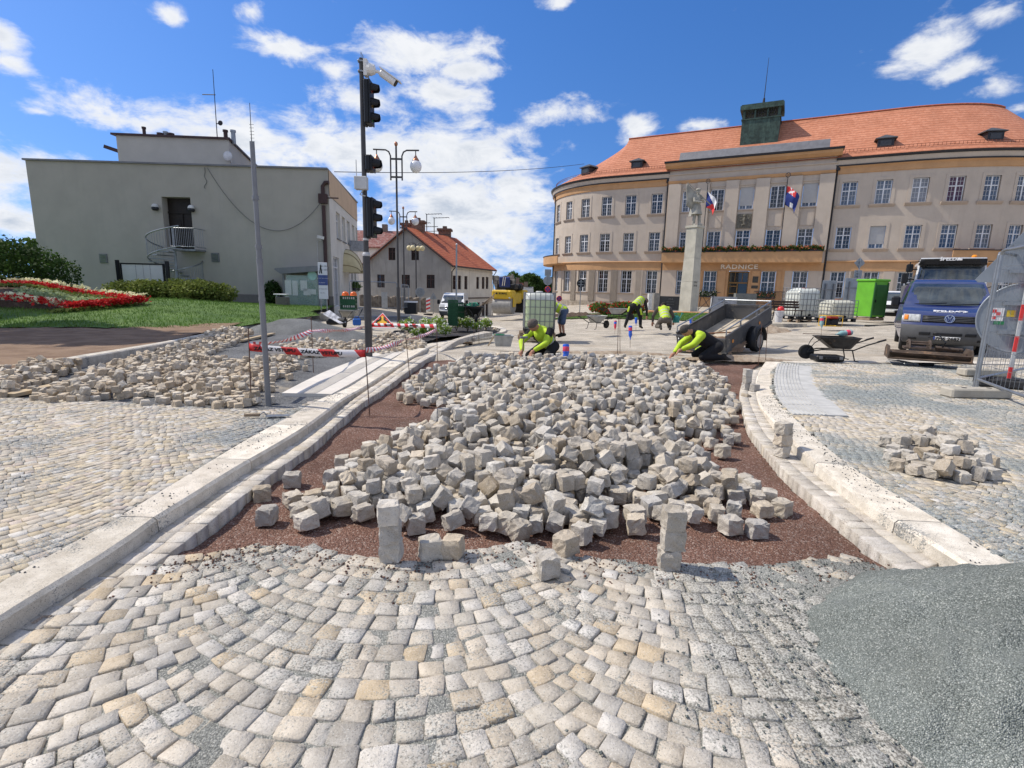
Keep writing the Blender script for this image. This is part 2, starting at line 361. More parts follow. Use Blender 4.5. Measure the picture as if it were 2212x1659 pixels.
M_KERB=stone_mat('pale_kerb_stone',[(.64,.58,.48),(.67,.62,.53),(.62,.56,.47)],grit=(.16,.17,.17),gs=1.1,gthr=.60,bump=.0008)
M_SLAB=mat('pale_concrete_slab',(.66,.62,.55),.85,.06,3,.0006,200)
M_RED=gravel_mat('red_gravel',(.165,.09,.066),(.25,.145,.11),(.36,.265,.22),.0105,.009,((.30,.235,.195),1.5,.57,.45))
M_GRIT=gravel_mat('grey_green_grit',(.175,.197,.18),(.325,.35,.325),(.46,.48,.44),.0048,.006,((.26,.28,.255),3.5,.55,.5))
M_JOINT=gravel_mat('joint_grit',(.22,.225,.205),(.36,.36,.325),(.48,.47,.42),.006,.004)
M_LOT=gravel_mat('lot_gravel',(.12,.125,.13),(.21,.215,.22),(.30,.30,.30),.012,.008,((.44,.38,.29),.55,.56))
M_DGRAV=gravel_mat('dark_gravel_heap',(.14,.145,.145),(.23,.235,.23),(.32,.32,.31),.009,.006)
M_ROAD=gravel_mat('pale_road_gravel',(.43,.38,.305),(.55,.495,.41),(.62,.585,.515),.016,.004,((.37,.31,.235),.35,.52,.6),streak=(.36,.30,.225))
M_SOIL=mat('brown_soil',(.17,.108,.068),.95,.2,2.5,.02,14,col2=(.25,.17,.11))
M_DUSTY=mat('dry_dusty_soil',(.27,.20,.14),.95,.25,6,.015,30,col2=(.40,.33,.25))
M_SAND=gravel_mat('pinkish_sand',(.42,.32,.24),(.52,.42,.33),(.30,.24,.20),.006,.003,((.34,.30,.27),2.2,.5,.7))
M_DSOIL=mat('dark_soil',(.10,.07,.05),.95,.3,9,.015,30)
# ---------------------------------------------------------------- ground: one sheet to the horizon
def ground_sheet():
    xs=np.unique(np.r_[-1500,-800,-400,-200,-120,np.arange(-80,-24,4),np.arange(-24,24,1.),np.arange(24,90,4),120,200,400,800,1500]); ys=np.unique(np.r_[-300,-60,-20,np.arange(-8,9.8,2),np.arange(9.8,12,.15),np.arange(12,30,1.),np.arange(30,120,4.),150,220,400,800,1600])
    X,Y=np.meshgrid(xs,ys); Z=TV(X,Y)*np.clip((400-Y)/300,0,1); rec=1-np.clip((Y-10.5-.10*X)/.5,0,1); Z-=.125*rec*(np.abs(X)<60)
    Z+=np.where((Y>12)&(np.abs(X)<24),fbm(X*.6,Y*.6,3,5)*.05,0)
    n=len(xs); V=np.stack([X.ravel(),Y.ravel(),Z.ravel()],1); i=np.arange(len(ys)-1)[:,None]*n+np.arange(n-1)[None,:]; i=i.ravel()
    struct(npmesh('ground',V,np.stack([i,i+1,i+n+1,i+n],1),M_ROAD,smooth=True))
ground_sheet()
def patch(name,poly,zf,m,step,kind='structure',seed=1,amp=.0,fr=1.,smooth=True):
    """bumpy sheet over a polygon of ground points"""
    P=np.array([(p[0],p[1]) for p in poly]); a=P.min(0);b=P.max(0); xs=np.arange(a[0],b[0]+step,step); ys=np.arange(a[1],b[1]+step,step)
    X,Y=np.meshgrid(xs,ys); n=len(xs); ins=inpoly(X[:-1,:-1]+step/2,Y[:-1,:-1]+step/2,P); j,i=np.nonzero(ins); q=j*n+i
    Z=zf(X,Y)+(fbm(X*fr,Y*fr,5,seed)*amp if amp else 0); V=np.stack([X.ravel(),Y.ravel(),np.broadcast_to(Z,X.shape).ravel()],1)
    Fq=np.stack([q,q+1,q+n+1,q+n],1); use=np.unique(Fq); mp=np.zeros(len(V),np.int64); mp[use]=np.arange(len(use))
    o=npmesh(name,V[use],mp[Fq],m,smooth=smooth); o['kind']=kind; return o
# ---------------------------------------------------------------- edges of the work site
zL=[.085]*10+[.07,.04,.025,.025,.055,.085,.085,.085,.085,.085]
KLf=curve([(-60,1372),(0,1333),(121,1260),(271,1167),(332,1121),(432,1059),(512,1009),(582,969),(652,927),(702,891),(742,861),(775,843),(800,828),(885,774),(903,764),(918,755),(945,745),(1013,734),(1065,726),(1088,721)],zL)
KLb=curve([(-60,1295),(0,1256),(176,1161),(262,1112),(332,1069),(432,1009),(532,949),(582,922),(632,895),(672,871),(715,851),(740,838),(765,822),(860,765),(882,752),(903,746),(942,739.5),(986,733),(1039,726.5),(1066,721.5)],zL)
GL=curve([(200,1310),(290,1250),(352,1205),(382,1185),(472,1113),(544,1057),(602,1013),(672,963),(774,877),(830,840),(874,808),(921,776),(947,763),(992,751),(1026,745),(1065,739)],0.)
GLi=curve([(-60,1440),(0,1392),(121,1306),(235,1228),(332,1157),(432,1081),(492,1039),(592,975),(692,909),(742,877),(790,844),(830,818),(888,778),(908,767),(947,754),(1013,743.5),(1065,734)],0.)
KRf=curve([(1653,781),(1641,799),(1633,821),(1633,847),(1641,873),(1653,889),(1679,917),(1737,977),(1803,1031),(1897,1099),(2043,1190),(2212,1300),(2330,1378)],[.015,.015,.015,.015,.03,.05,.085,.085,.085,.085,.085,.085,.085])
KRb=curve([(1690,781),(1673,799),(1668,821),(1671,847),(1685,871),(1703,889),(1735,921),(1800,977),(1869,1027),(1945,1073),(2060,1142),(2212,1231),(2330,1300)],[.04,.04,.04,.045,.06,.07,.085,.085,.085,.085,.085,.085,.085])
GRo=curve([(1613,797),(1598,845),(1603,879),(1617,923),(1641,955),(1673,995),(1713,1035),(1735,1053),(1779,1092),(1849,1152),(1911,1205),(1960,1240)],0.)
GRi=curve([(1648,790),(1634,821),(1634,849),(1642,878),(1654,896),(1667,919),(1705,967),(1737,999),(1805,1053),(1897,1117),(1975,1170),(2040,1212)],0.)
def across(A,C):
    """for each point of A the point of the line C lying straight across"""
    C=resamp(C,600); near=[min(range(600),key=lambda q:(C[q][0]-a[0])**2+(C[q][1]-a[1])**2) for a in A]; out=[]
    for k in range(len(near)):
        lo,hi=max(0,k-4),min(len(near),k+5); w=min(k-lo,hi-1-k); part=near[k-w:k+w+1]; f=sum(part)/len(part); b=min(598,int(f)); out.append(C[b]*(1-(f-b))+C[b+1]*(f-b))
    return np.array(out)
def kerb_blocks(name,fr,bk,m,L=1.0,depth=.22,bev=.018):
    n=max(2,int(plen(fr)/L)); A=resamp(fr,n*5+1);B=across(A,bk); mb=MB()
    for k in range(n):
        rings=[]
        for j in range(5*k,5*k+6):
            a=A[j].copy();b=B[j].copy()
            if j==5*k: a+=(A[j+1]-A[j])*.02;b+=(B[j+1]-B[j])*.02
            if j==5*k+5: a-=(A[j]-A[j-1])*.02;b-=(B[j]-B[j-1])*.02
            d=b-a; d[2]=0; d/=np.linalg.norm(d); zz=np.array([0,0,1.])
            rings.append([a-zz*depth-d*.012,a-zz*bev-d*.002,a+d*bev,b-d*.006,b-zz*.008,b-zz*depth])
        mb.loft(rings)
    return struct(mb.build(name,m,smooth=R_(30)))
kerb_blocks('kerb',KLf,KLb,M_KERB); kerb_blocks('kerb',KRf,KRb,M_KERB)
kerb_blocks('kerb',curve([(1690,779.5),(1800,779),(1936,778.5),(2109,780),(2300,784)],.05),curve([(1660,783.5),(1800,784),(1936,783),(2109,785),(2300,789)],.05),M_KERB)
kerb_blocks('kerb',curve([(-40,822),(0,813),(77,794),(153,776),(223,764),(303,750),(370,738),(442,723),(518,708),(578,697),(665,685.5)],.2),curve([(-40,815),(0,806),(77,788),(153,770.5),(223,759),(303,746),(370,734.5),(442,720),(518,705.5),(578,695),(665,684)],.2),M_KERB,L=.9)
kerb_blocks('kerb',curve([(1066,721),(1086,717),(1094,713),(1092,709),(1081,706),(1062,703.5),(1035,702)],.085),curve([(1060,719.5),(1075,716),(1081,712.5),(1080,710),(1070,707.5),(1055,705.5),(1033,704)],.085),M_KERB)
def stones(name,Q,z,m,gap=.005,h=.06,rough=.004,parent=None,crown=.006,seed=3,oct_=True,inset=.945,tilt=.035,dz=.005):
    """one rounded stone for each quad in Q (n,4,2); all stones of a paving are one sheet"""
    rg=np.random.RandomState(seed); Q=np.asarray(Q,float); n=len(Q); c=Q.mean(1,keepdims=True); Q=c+(Q-c)*(1-gap/np.maximum(.01,np.linalg.norm(Q-c,axis=2,keepdims=True))); Q=Q+rg.uniform(-rough,rough,Q.shape)
    z=np.broadcast_to(z,(n,)); zt=z+rg.uniform(-dz,dz,n); tl=rg.uniform(-tilt,tilt,(n,2)); E=Q-c
    if oct_:
        a=rg.uniform(.05,.17,(n,4,1)); P=np.empty((n,8,2))
        for k in range(4):
            P[:,2*k]=Q[:,k]+(Q[:,k-1]-Q[:,k])*a[:,k]; P[:,2*k+1]=Q[:,k]+(Q[:,(k+1)%4]-Q[:,k])*a[:,k]
        # pull the cut corners outwards a little so the stones stay square
        P+= (np.repeat(Q,2,axis=1)-P)*.34
    else: P=Q
    K=P.shape[1]; top=c+(P-c)*inset; zz=lambda A,dz: zt[:,None]+((A-c)*tl[:,None,:]).sum(2)+dz
    r1=np.concatenate([top,zz(top,0)[...,None]+rg.uniform(-.002,.002,(n,K,1))],2); r2=np.concatenate([P,zz(P,-crown*1.4)[...,None]],2); r3=np.concatenate([P,(zz(P,-h))[...,None]],2)
    cc=np.concatenate([c,(zz(c,crown*.5))[...,None]],2); V=np.concatenate([cc,r1,r2,r3],1); S=1+3*K; F=[]
    for k in range(K):
        k2=(k+1)%K
        F.append((1+k,1+k2,1+K+k2,1+K+k)); F.append((1+K+k,1+K+k2,1+2*K+k2,1+2*K+k))
    for k in range(0,K,2): F.append((0,1+(k+2)%K,1+(k+1)%K,1+k))
    F=np.array(F)[:,::-1]; off=(np.arange(n)*S)[:,None,None]
    o=npmesh(name,V.reshape(-1,3),(F[None]+off).reshape(-1,4),m,smooth=False,parent=parent); return o
def arcs(poly,W,s,phi,org,ang,seed,keep=None):
    """quads of setts laid in segmental arcs"""
    rg=np.random.RandomState(seed); P=np.array([(p[0],p[1]) for p in poly]); ca,sa=math.cos(ang),math.sin(ang); r=W/2/math.sin(phi)
    loc=np.stack([(P[:,0]-org[0])*ca+(P[:,1]-org[1])*sa,-(P[:,0]-org[0])*sa+(P[:,1]-org[1])*ca],1); x0,y0=loc.min(0)-W;x1,y1=loc.max(0)+W; Q=[]
    n=max(3,round(2*phi*r/s))
    for k in range(int(math.floor(x0/W)),int(math.ceil(x1/W))+1):
        for j in range(int(y0/s)-1,int(y1/s)+2):
            w=rg.uniform(.80,1.2,n); w=np.r_[0,np.cumsum(w)]/w.sum(); ph=-phi+2*phi*w; jj=j+(.5 if k%2 else 0)
            for i in range(n):
                q=[];p0=(ph[i]+ph[i+1])/2; hw=r*(ph[i+1]-ph[i])/2; hh=s*math.cos(p0)/2; c0=math.cos(p0);s0=math.sin(p0)
                cx=k*W+r*s0; cy=(jj+.5)*s-r*(c0-math.cos(phi))
                for a,b in((-1,-1),(1,-1),(1,1),(-1,1)):
                    x=cx+a*hw*c0-b*hh*s0; y=cy+a*hw*s0+b*hh*c0; q.append((org[0]+x*ca-y*sa,org[1]+x*sa+y*ca))
                Q.append(q)
    Q=np.array(Q); c=Q.mean(1); ok=inpoly(c[:,0],c[:,1],P)
    if keep is not None: ok&=keep(c[:,0],c[:,1])
    return Q[ok]
xy=lambda C:[(p[0],p[1]) for p in C]
# foreground paving of large setts
edge_front=[at(u,v) for u,v in ((352,1212),(420,1203),(500,1188),(560,1176),(640,1176),(700,1190),(760,1203),(830,1210),(900,1212),(980,1200),(1060,1180),(1130,1168),(1200,1188),(1260,1205),(1340,1208),(1440,1225),(1540,1215),(1640,1222),(1740,1210),(1850,1205),(1930,1235))]
fg_poly=[(p[0],p[1]) for p in edge_front]+[(1.75,2.2),(2.2,1.9),(2.6,.9),(2.6,.3),(-2.9,.3)]+[(p[0],p[1]) for p in GLi[:40] if p[1]<2.45]
fg_poly=[(p[0],p[1]) for p in edge_front]+[(2.05,2.25),(2.45,1.95),(3.2,1.4),(3.2,-.6),(-3.4,-.6),(-3.2,.9)]+xy([p for p in GLi if p[1]<2.3])
stones_fg=arcs(fg_poly,1.5,.092,R_(40),(-.50,2.0),0,5)
struct(stones('sett_paving',stones_fg,0,M_SETT,gap=.0020,rough=.0095,crown=.0028,tilt=.045,dz=.006))
bed=[(p[0],p[1]) for p in fg_poly]
patch('joint_grit',fg_poly,lambda x,y:-.0075+.030*np.clip(fbm(x*1.15+3,y*1.15,4,21)+.02,-.2,.5)+.014*fbm(x*9,y*9,3,22)+.02*np.exp(-((x-2.0)/.75)**2-((y-1.6)/.75)**2),M_JOINT,.018)
sandy=[(-3.2,.9)]+xy([p for p in GLi if p[1]<2.6])+[(-1.75,2.35),(-1.95,1.9),(-2.0,1.5),(-2.3,1.0)]
patch('sand_strip',sandy,lambda x,y:-.004+.040*(fbm(x*1.6,y*1.6,4,31)+.12)+.010*fbm(x*11,y*11,2,32),M_SAND,.02)
# red gravel bed
red=xy([p for p in GL if p[1]<10.5])+[(-.6,10.8),(3.2,11.1),(5.4,11.2)]+xy(GRo)+[(2.15,2.0),(1.6,2.1),(0,2.2),(-1.9,2.25)]
patch('red_gravel_bed',red,lambda x,y:-.085+.05*np.exp(-((y-2.55)/.12)**2)*vnoise(x*4,y*4,9),M_RED,.028,kind='stuff',amp=.05,fr=3.)
# gutters of two rows of small setts
def gutter(name,A,B,s,seed):
    n=int(plen(A)/s); rg=np.random.RandomState(seed); A=resamp(A,n+1);B=across(A,B); Q=[]
    for k in range(n):
        for a,b in((0,.5),(.5,1)):
            sh=rg.uniform(-.1,.1); f=lambda i,t: A[i,:2]*(1-t)+B[i,:2]*t
            Q.append([f(k,a),f(k,b),f(k+1,b),f(k+1,a)])
    return struct(stones(name,Q,0,M_GUT,gap=.0025,h=.13,oct_=False,crown=.002,rough=.003,seed=seed,inset=.97,tilt=.015,dz=.003))
gutter('gutter_setts',GL,GLi,.115,1); gutter('gutter_setts',GRo,GRi,.105,2)
# left paving
lp=[(-9.5,.2),(-2.6,.2)]+xy([p for p in KLb if p[1]<6.0])+xy([at(u,v,.085) for u,v in ((640,880),(560,884),(480,881),(380,876),(250,868),(120,862),(0,858),(-150,850),(-260,845))])
struct(stones('left_paving',arcs(lp,1.1,.064,R_(42),(-3.6,3.5),R_(38),11),.082,M_SETTS,gap=.0015,h=.05,rough=.004,crown=.002,oct_=False,tilt=.02,dz=.003))
patch('left_paving_bed',lp,lambda x,y:.075+0*x,M_JOINT,.1,amp=.008,fr=6)
# right paving
rp=xy(KRb)+[(4.2,.3),(16,.3),(16,11.42)]+xy([at(u,785,.05) for u in (1936,1700)])
tact=xy([at(u,v,.07) for u,v in ((1677,786),(1671,813),(1674,847),(1688,871),(1712,895))])+xy([at(u,v,.1) for u,v in ((1833,898),(1783,853),(1763,827),(1754,801),(1755,785))])
struct(stones('right_paving',arcs(rp,1.2,.072,R_(42),(4.5,5),R_(-25),12,keep=lambda x,y:~inpoly(x,y,tact)),.125-.0*1,M_SETTR,gap=.0015,h=.05,rough=.004,crown=.002,oct_=False,tilt=.02,dz=.003)) if 0 else None
rq=arcs(rp,1.2,.072,R_(42),(4.5,5),R_(-25),12,keep=lambda x,y:~inpoly(x,y,tact)); zc=.082-.04*np.clip((rq.mean(1)[:,1]-6.5)/4.5,0,1)
struct(stones('right_paving',rq,zc,M_SETTR,gap=.0015,h=.05,rough=.004,crown=.002,oct_=False,tilt=.02,dz=.003))
patch('right_paving_bed',rp,lambda x,y:.075-.04*np.clip((y-6.5)/4.5,0,1),M_JOINT,.1,amp=.010,fr=6)
# tactile bands: strips of ribbed slabs
def tactile(name,A,B,rows,m,ribs,nl,th=.08):
    mb=MB(); A=resamp(A,nl+1);B=resamp(B,nl+1)
    for k in range(nl):
        for a,b,rib in rows:
            f=lambda i,t:A[i]*(1-t)+B[i]*t; e=.012
            p=[f(k,a),f(k,b),f(k+1,b),f(k+1,a)]; c=sum(p)/4; p=[c+(q-c)*.988 for q in p]
            mb.loft([[q-np.array([0,0,th]) for q in p],p])
            if rib:
                for r in range(rib):
                    t0=(r+.25)/rib;t1=(r+.75)/rib; g=lambda s,t:(p[0]*(1-t)+p[1]*t)*(1-s)+(p[3]*(1-t)+p[2]*t)*s; q=[g(.01,t0),g(.01,t1),g(.99,t1),g(.99,t0)]
                    mb.loft([q,[c2+np.array([0,0,.007]) for c2 in q]])
    return struct(mb.build(name,m))
kA=curve([(1679,786),(1672,813),(1675,847),(1689,871),(1713,895)],[.046,.06,.072,.082,.09]); kB=curve([(1755,785),(1754,801),(1763,827),(1783,853),(1833,898)],[.046,.054,.066,.076,.09])
tactile('tactile_paving',kA,kB,((0,.33,4),(.33,.63,4),(.63,1,0)),mat('pale_tactile_slab',(.47,.465,.44),.9,.1,5,.001,150,spots=((.33,.34,.33),22,.64)),4,9)
sA=curve([(608,849),(700,803),(793,768),(830,754)],[.095,.09,.085,.085]); sB=curve([(716,851),(768,822),(860,766),(888,752)],[.085,.05,.04,.06])
tactile('tactile_ramp',sA,sB,((0,.36,0),(.36,.5,3),(.5,.68,4),(.68,1,0)),M_SLAB,4,6,.16)
# soil, lot, lawn
lot=xy([at(u,v,.08) for u,v in ((-260,845),(0,858),(120,862),(250,868),(380,876),(480,882),(560,886),(650,884),(720,852))])+xy([at(u,v) for u,v in ((632,852),(714,806),(806,769),(844,755),(900,752),(940,742),(880,736),(800,730),(720,722),(670,712),(600,704),(560,702),(442,726),(303,755),(153,780),(0,818),(-200,858))])
patch('lot_gravel',lot,lambda x,y:TV(x,y)*.6+.048-.045*np.clip((y-8)/8,0,1),M_LOT,.08,amp=.05,fr=1.5)
dirt=xy([at(u,v,.16) for u,v in ((-260,870),(-40,818),(77,792),(223,762),(370,736),(518,707),(578,696),(668,684),(640,684),(560,692),(480,702),(380,700),(300,701),(150,698),(-60,700),(-260,706))])
patch('soil_strip',dirt,lambda x,y:.165+0*x,M_SOIL,.09,amp=.05,fr=2.2)
lawn=xy([at(u,v,0,LAWN) for u,v in ((-420,706),(-60,709),(150,706),(305,711),(420,714),(480,712),(530,704),(575,697),(690,681),(670,672))])+[(-10.3,29.9),(-40,29.9),(-45,20)]
def M_grass():
    return mat('lawn_green',(.055,.11,.022),.9,.3,1.2,.01,60,col2=(.10,.17,.035),spots=((.17,.16,.06),2.5,.66))
M_LAWN=M_grass()
patch('lawn',lawn,lambda x,y:LV(x,y)+.004,M_LAWN,.2,amp=.03,fr=1.5)
def grass(name,poly,zf,n,hh,seed,mm):
    rg=np.random.RandomState(seed); P=np.array(poly); a=P.min(0);b=P.max(0); x=rg.uniform(a[0],b[0],n*3);y=a[1]+(b[1]-a[1])*rg.uniform(0,1,n*3)**1.6; ok=inpoly(x,y,P); x=x[ok][:n];y=y[ok][:n];n=len(x)
    z=zf(x,y); t=rg.uniform(0,6.28,n); h=hh*rg.uniform(.5,1.3,n)*(1+.6*fbm(x*.8,y*.8,3,4)); w=.012*rg.uniform(.6,1.4,n); lx,ly=rg.normal(0,.35,n)*h,rg.normal(0,.35,n)*h
    A=np.stack([x-w*np.cos(t),y-w*np.sin(t),z],1);B=np.stack([x+w*np.cos(t),y+w*np.sin(t),z],1);C=np.stack([x+lx,y+ly,z+h],1)
    V=np.stack([A,B,C],1).reshape(-1,3); o=npmesh(name,V,np.arange(3*n).reshape(-1,3),mm); o['kind']='stuff'; return o
def blade_mat(name,c1,c2):
    m=bpy.data.materials.new(name); m.use_nodes=True; g=NT(m.node_tree); bs=m.node_tree.nodes['Principled BSDF']; ge=g.n('ShaderNodeNewGeometry')
    c=g.mix(ge.outputs['Random Per Island'],c1,c2); c=g.mix(g.ramp(g.noise(ge.outputs['Position'],.9,4,.6),.35,.7),c,tuple(x*1.35 for x in c2))
    g.link(c,bs.inputs['Base Color']); bs.inputs['Roughness'].default_value=.7; bs.inputs['Specular IOR Level'].default_value=.2
    tr=g.n('ShaderNodeBsdfTranslucent',{'Color':c}); mx=g.n('ShaderNodeMixShader',{0:.3,1:bs.outputs[0],2:tr.outputs[0]}); g.link(mx.outputs[0],m.node_tree.nodes['Material Output'].inputs[0]); return m
M_BLADE=blade_mat('grass_blades',(.06,.12,.02),(.13,.22,.045))
grass('grass',lawn,lambda x,y:LV(x,y),60000,.075,3,M_BLADE)
lawn2=xy([at(u,v,.03) for u,v in ((1190,690),(1300,687),(1420,690),(1530,694),(1600,693),(1600,680),(1480,676),(1380,676),(1240,679))])
patch('lawn',lawn2,lambda x,y:TV(x,y)+.05,M_LAWN,.3,amp=.04,fr=1.5); grass('grass',lawn2,lambda x,y:TV(x,y)+.03,16000,.09,8,M_BLADE)
# loose chips lying about on the stones
def chips(name,pts,size,m,seed):
    rg=np.random.RandomState(seed); P=np.array(pts,float); n=len(P); s=size*rg.uniform(.5,1.4,(n,1,1)); base=np.array([(1,0,0),(0,1,0),(-1,0,0),(0,-1,0),(0,0,.8),(0,0,-.5)],float); V=P[:,None,:]+base[None]*s*rg.uniform(.6,1.3,(n,6,1)); a=rg.uniform(0,6.28,n); c,q=np.cos(a)[:,None],np.sin(a)[:,None]; D=V-P[:,None,:]; V=P[:,None,:]+np.stack([D[...,0]*c-D[...,1]*q,D[...,0]*q+D[...,1]*c,D[...,2]],2)
    F=np.array([(0,1,4),(1,2,4),(2,3,4),(3,0,4),(1,0,5),(2,1,5),(3,2,5),(0,3,5)]); o=npmesh(name,V.reshape(-1,3),(F[None]+(np.arange(n)*6)[:,None,None]).reshape(-1,3),m); o['kind']='stuff'
rg_=np.random.RandomState(77); a_=rg_.uniform(0,6.28,5000); r_=.55+np.abs(rg_.normal(0,.42,5000)); cx=1.98+r_*np.cos(a_); cy=1.58+r_*np.sin(a_); ok_=inpoly(cx,cy,fg_poly)
chips('loose_grit',[(x,y,.004) for x,y in zip(cx[ok_],cy[ok_])],.0062,M_GRIT,1)
ef=[(p[0],p[1]) for p in edge_front]; red_pts=[]
for k in range(900):
    i=rg_.randint(0,len(ef)-1); f=rg_.rand(); x=ef[i][0]*(1-f)+ef[i+1][0]*f+rg_.normal(0,.05); y=ef[i][1]*(1-f)+ef[i+1][1]*f-abs(rg_.normal(0,.14)); red_pts.append((x,y,.004))
chips('loose_red_gravel',red_pts,.0065,M_RED,2)
kp=[]
for F_c,B_c,hi,num in ((KLf,KLb,6.3,1900),(KRf,KRb,7.,1000)):
    A_k=resamp(F_c,500); B_k=across(A_k,B_c)
    for k in range(num):
        i=rg_.randint(0,500); f=min(.98,max(.03,rg_.beta(1.1,1.6))); q=B_k[i]*(1-f)+A_k[i]*f
        if q[1]<hi and fbm(np.array([q[0]*1.7]),np.array([q[1]*1.7]),3,8)[0]>-.06: kp.append((q[0],q[1],q[2]+.003))
chips('loose_dark_grit',kp,.0055,M_LOT,3)
# heaps
def heap(name,label,c,rx,ry,h,m,step,seed,rot=0,amp=.05,fr=4.,base=0.,cut=-.01,pw=1.):
    xs=np.arange(-rx*1.7,rx*1.7,step);ys=np.arange(-ry*1.7,ry*1.7,step);X,Y=np.meshgrid(xs,ys); d=np.sqrt((X/rx)**2+(Y/ry)**2)+fbm(X*1.2/rx,Y*1.2/ry,3,seed)*.35
    Z=h*np.clip(1-d/1.5,-.2,1)**1 ; Z=np.where(d<.35,Z-h*.10*(1-d/.35)**2,Z); Z+=fbm(X*fr,Y*fr,5,seed+3)*amp
    n=len(xs); keep=(Z>cut); q=[];
    k=keep[:-1,:-1]|keep[1:,:-1]|keep[:-1,1:]|keep[1:,1:]; j,i=np.nonzero(k); q=j*n+i; ca,sa=math.cos(rot),math.sin(rot)
    V=np.stack([(X*ca-Y*sa).ravel(),(X*sa+Y*ca).ravel(),np.maximum(Z,cut-.03).ravel()],1); Fq=np.stack([q,q+1,q+n+1,q+n],1); use=np.unique(Fq); mp=np.zeros(len(V),np.int64); mp[use]=np.arange(len(use))
    o=npmesh(name,V[use],mp[Fq],m,smooth=True); o.location=c; tag(o,label,'gravel heap'); return o
heap('gravel_heap','grey green grit heaped on the near setts against the right kerb',(2.08,1.60,.0),.58,.56,.56,M_GRIT,.016,5,rot=-.5,amp=.13,fr=5,cut=-.004)
p=at(640,722); heap('gravel_heap','dark gravel heap beside the tall bare pole, taller one',p,1.5,.9,.55,M_DGRAV,.06,6,amp=.06,fr=2)
p=at(725,735); heap('gravel_heap','low dark gravel heap behind the red and white tape',p,1.4,.8,.34,M_DGRAV,.06,9,amp=.05,fr=2)
p=at(1600,777); heap('soil_heap','strip of dug soil along the road edge behind the sett pile',p,.8,.13,.12,M_DUSTY,.03,12,amp=.06,fr=6)
p=at(1350,766); heap('soil_heap','low ridge of earth at the road edge, left of the kneeling workers',p,1.5,.10,.09,M_DUSTY,.03,13,rot=-.05,amp=.06,fr=6)
p=at(1655,716); heap('soil_heap','small heap of dry soil behind the trailer wheel',p,.8,.5,.30,M_DUSTY,.05,14,amp=.12,fr=4)
p=at(1255,684); heap('soil_heap','dark clods of dug turf on the grass behind the wheelbarrows',p,2.6,.5,.30,M_DSOIL,.07,15,amp=.25,fr=3)
p=at(555,702); heap('soil_heap','brown clods at the lawn edge by the pale kerb',p,.9,.25,.16,M_SOIL,.05,16,rot=.5,amp=.2,fr=3)
# ---------------------------------------------------------------- building helpers
def proj(p):
    d=np.array(p)-CAM; k=d@F_; return 1106+FPX*(d@RT)/k,829.5-FPX*(d@UP)/k
def zat(p,v):
    lo,hi=-6,60
    for _ in range(40):
        m=(lo+hi)/2
        if proj((p[0],p[1],m))[1]>v: lo=m
        else: hi=m
    return lo
class Fac:
    """a facade line in plan: pos(s,d) with d metres in front of the wall"""
    def __init__(f,a,b=None):
        if b is not None:
            a=Vector((a[0],a[1]));b=Vector((b[0],b[1])); f.L=(b-a).length; t=(b-a)/f.L; f.fn=lambda s:(a+t*s,t); f.cur=1e9
        else: f.fn=a; f.cur=.55
    def pos(f,s,d,z): p,t=f.fn(s); return Vector((p.x+t.y*d,p.y-t.x*d,z))
    def M(f,s,d,z):   # local axes: x along wall, y into the wall, z up
        p=f.pos(s,d,z); _,t=f.fn(s); return Matrix(((t.x,-t.y,0,p.x),(t.y,t.x,0,p.y),(0,0,1,p.z),(0,0,0,1)))
    def brk(f,s0,s1,ex=()):
        n=max(1,int(abs(s1-s0)/f.cur)); return sorted(set([round(s0+(s1-s0)*i/n,4) for i in range(n+1)]+[round(e,4) for e in ex if s0<e<s1]))
    def wall(f,mb,s0,s1,z0,z1,holes=(),d=0.,rev=.2,kr=None):
        S=f.brk(s0,s1,[h[0] for h in holes]+[h[1] for h in holes]); Z=sorted(set([z0,z1]+[z for h in holes for z in h[2:4] if z0<z<z1])); k0=mb.k
        for a,b in zip(S,S[1:]):
            for c,e in zip(Z,Z[1:]):
                if any(h[0]<(a+b)/2<h[1] and h[2]<(c+e)/2<h[3] for h in holes): continue
                mb.add([f.pos(a,d,c),f.pos(b,d,c),f.pos(b,d,e),f.pos(a,d,e)],[(0,1,2,3)])
        if kr is not None: mb.k=kr
        for h in holes:
            a,b,c,e=h[:4]; q=lambda s,dd,z:f.pos(s,dd,z)
            for (x1,w1),(x2,w2) in (((a,c),(b,c)),((b,c),(b,e)),((b,e),(a,e)),((a,e),(a,c))):
                mb.add([q(x1,d,w1),q(x2,d,w2),q(x2,d-rev,w2),q(x1,d-rev,w1)],[(0,1,2,3)])
        mb.k=k0
    def band(f,mb,s0,s1,prof,caps=True,ex=()):  # prof: list of (d,z), swept along the wall
        S=f.brk(s0,s1,ex); mb.loft([[f.pos(s,d,z) for d,z in prof] for s in S],cap=caps)
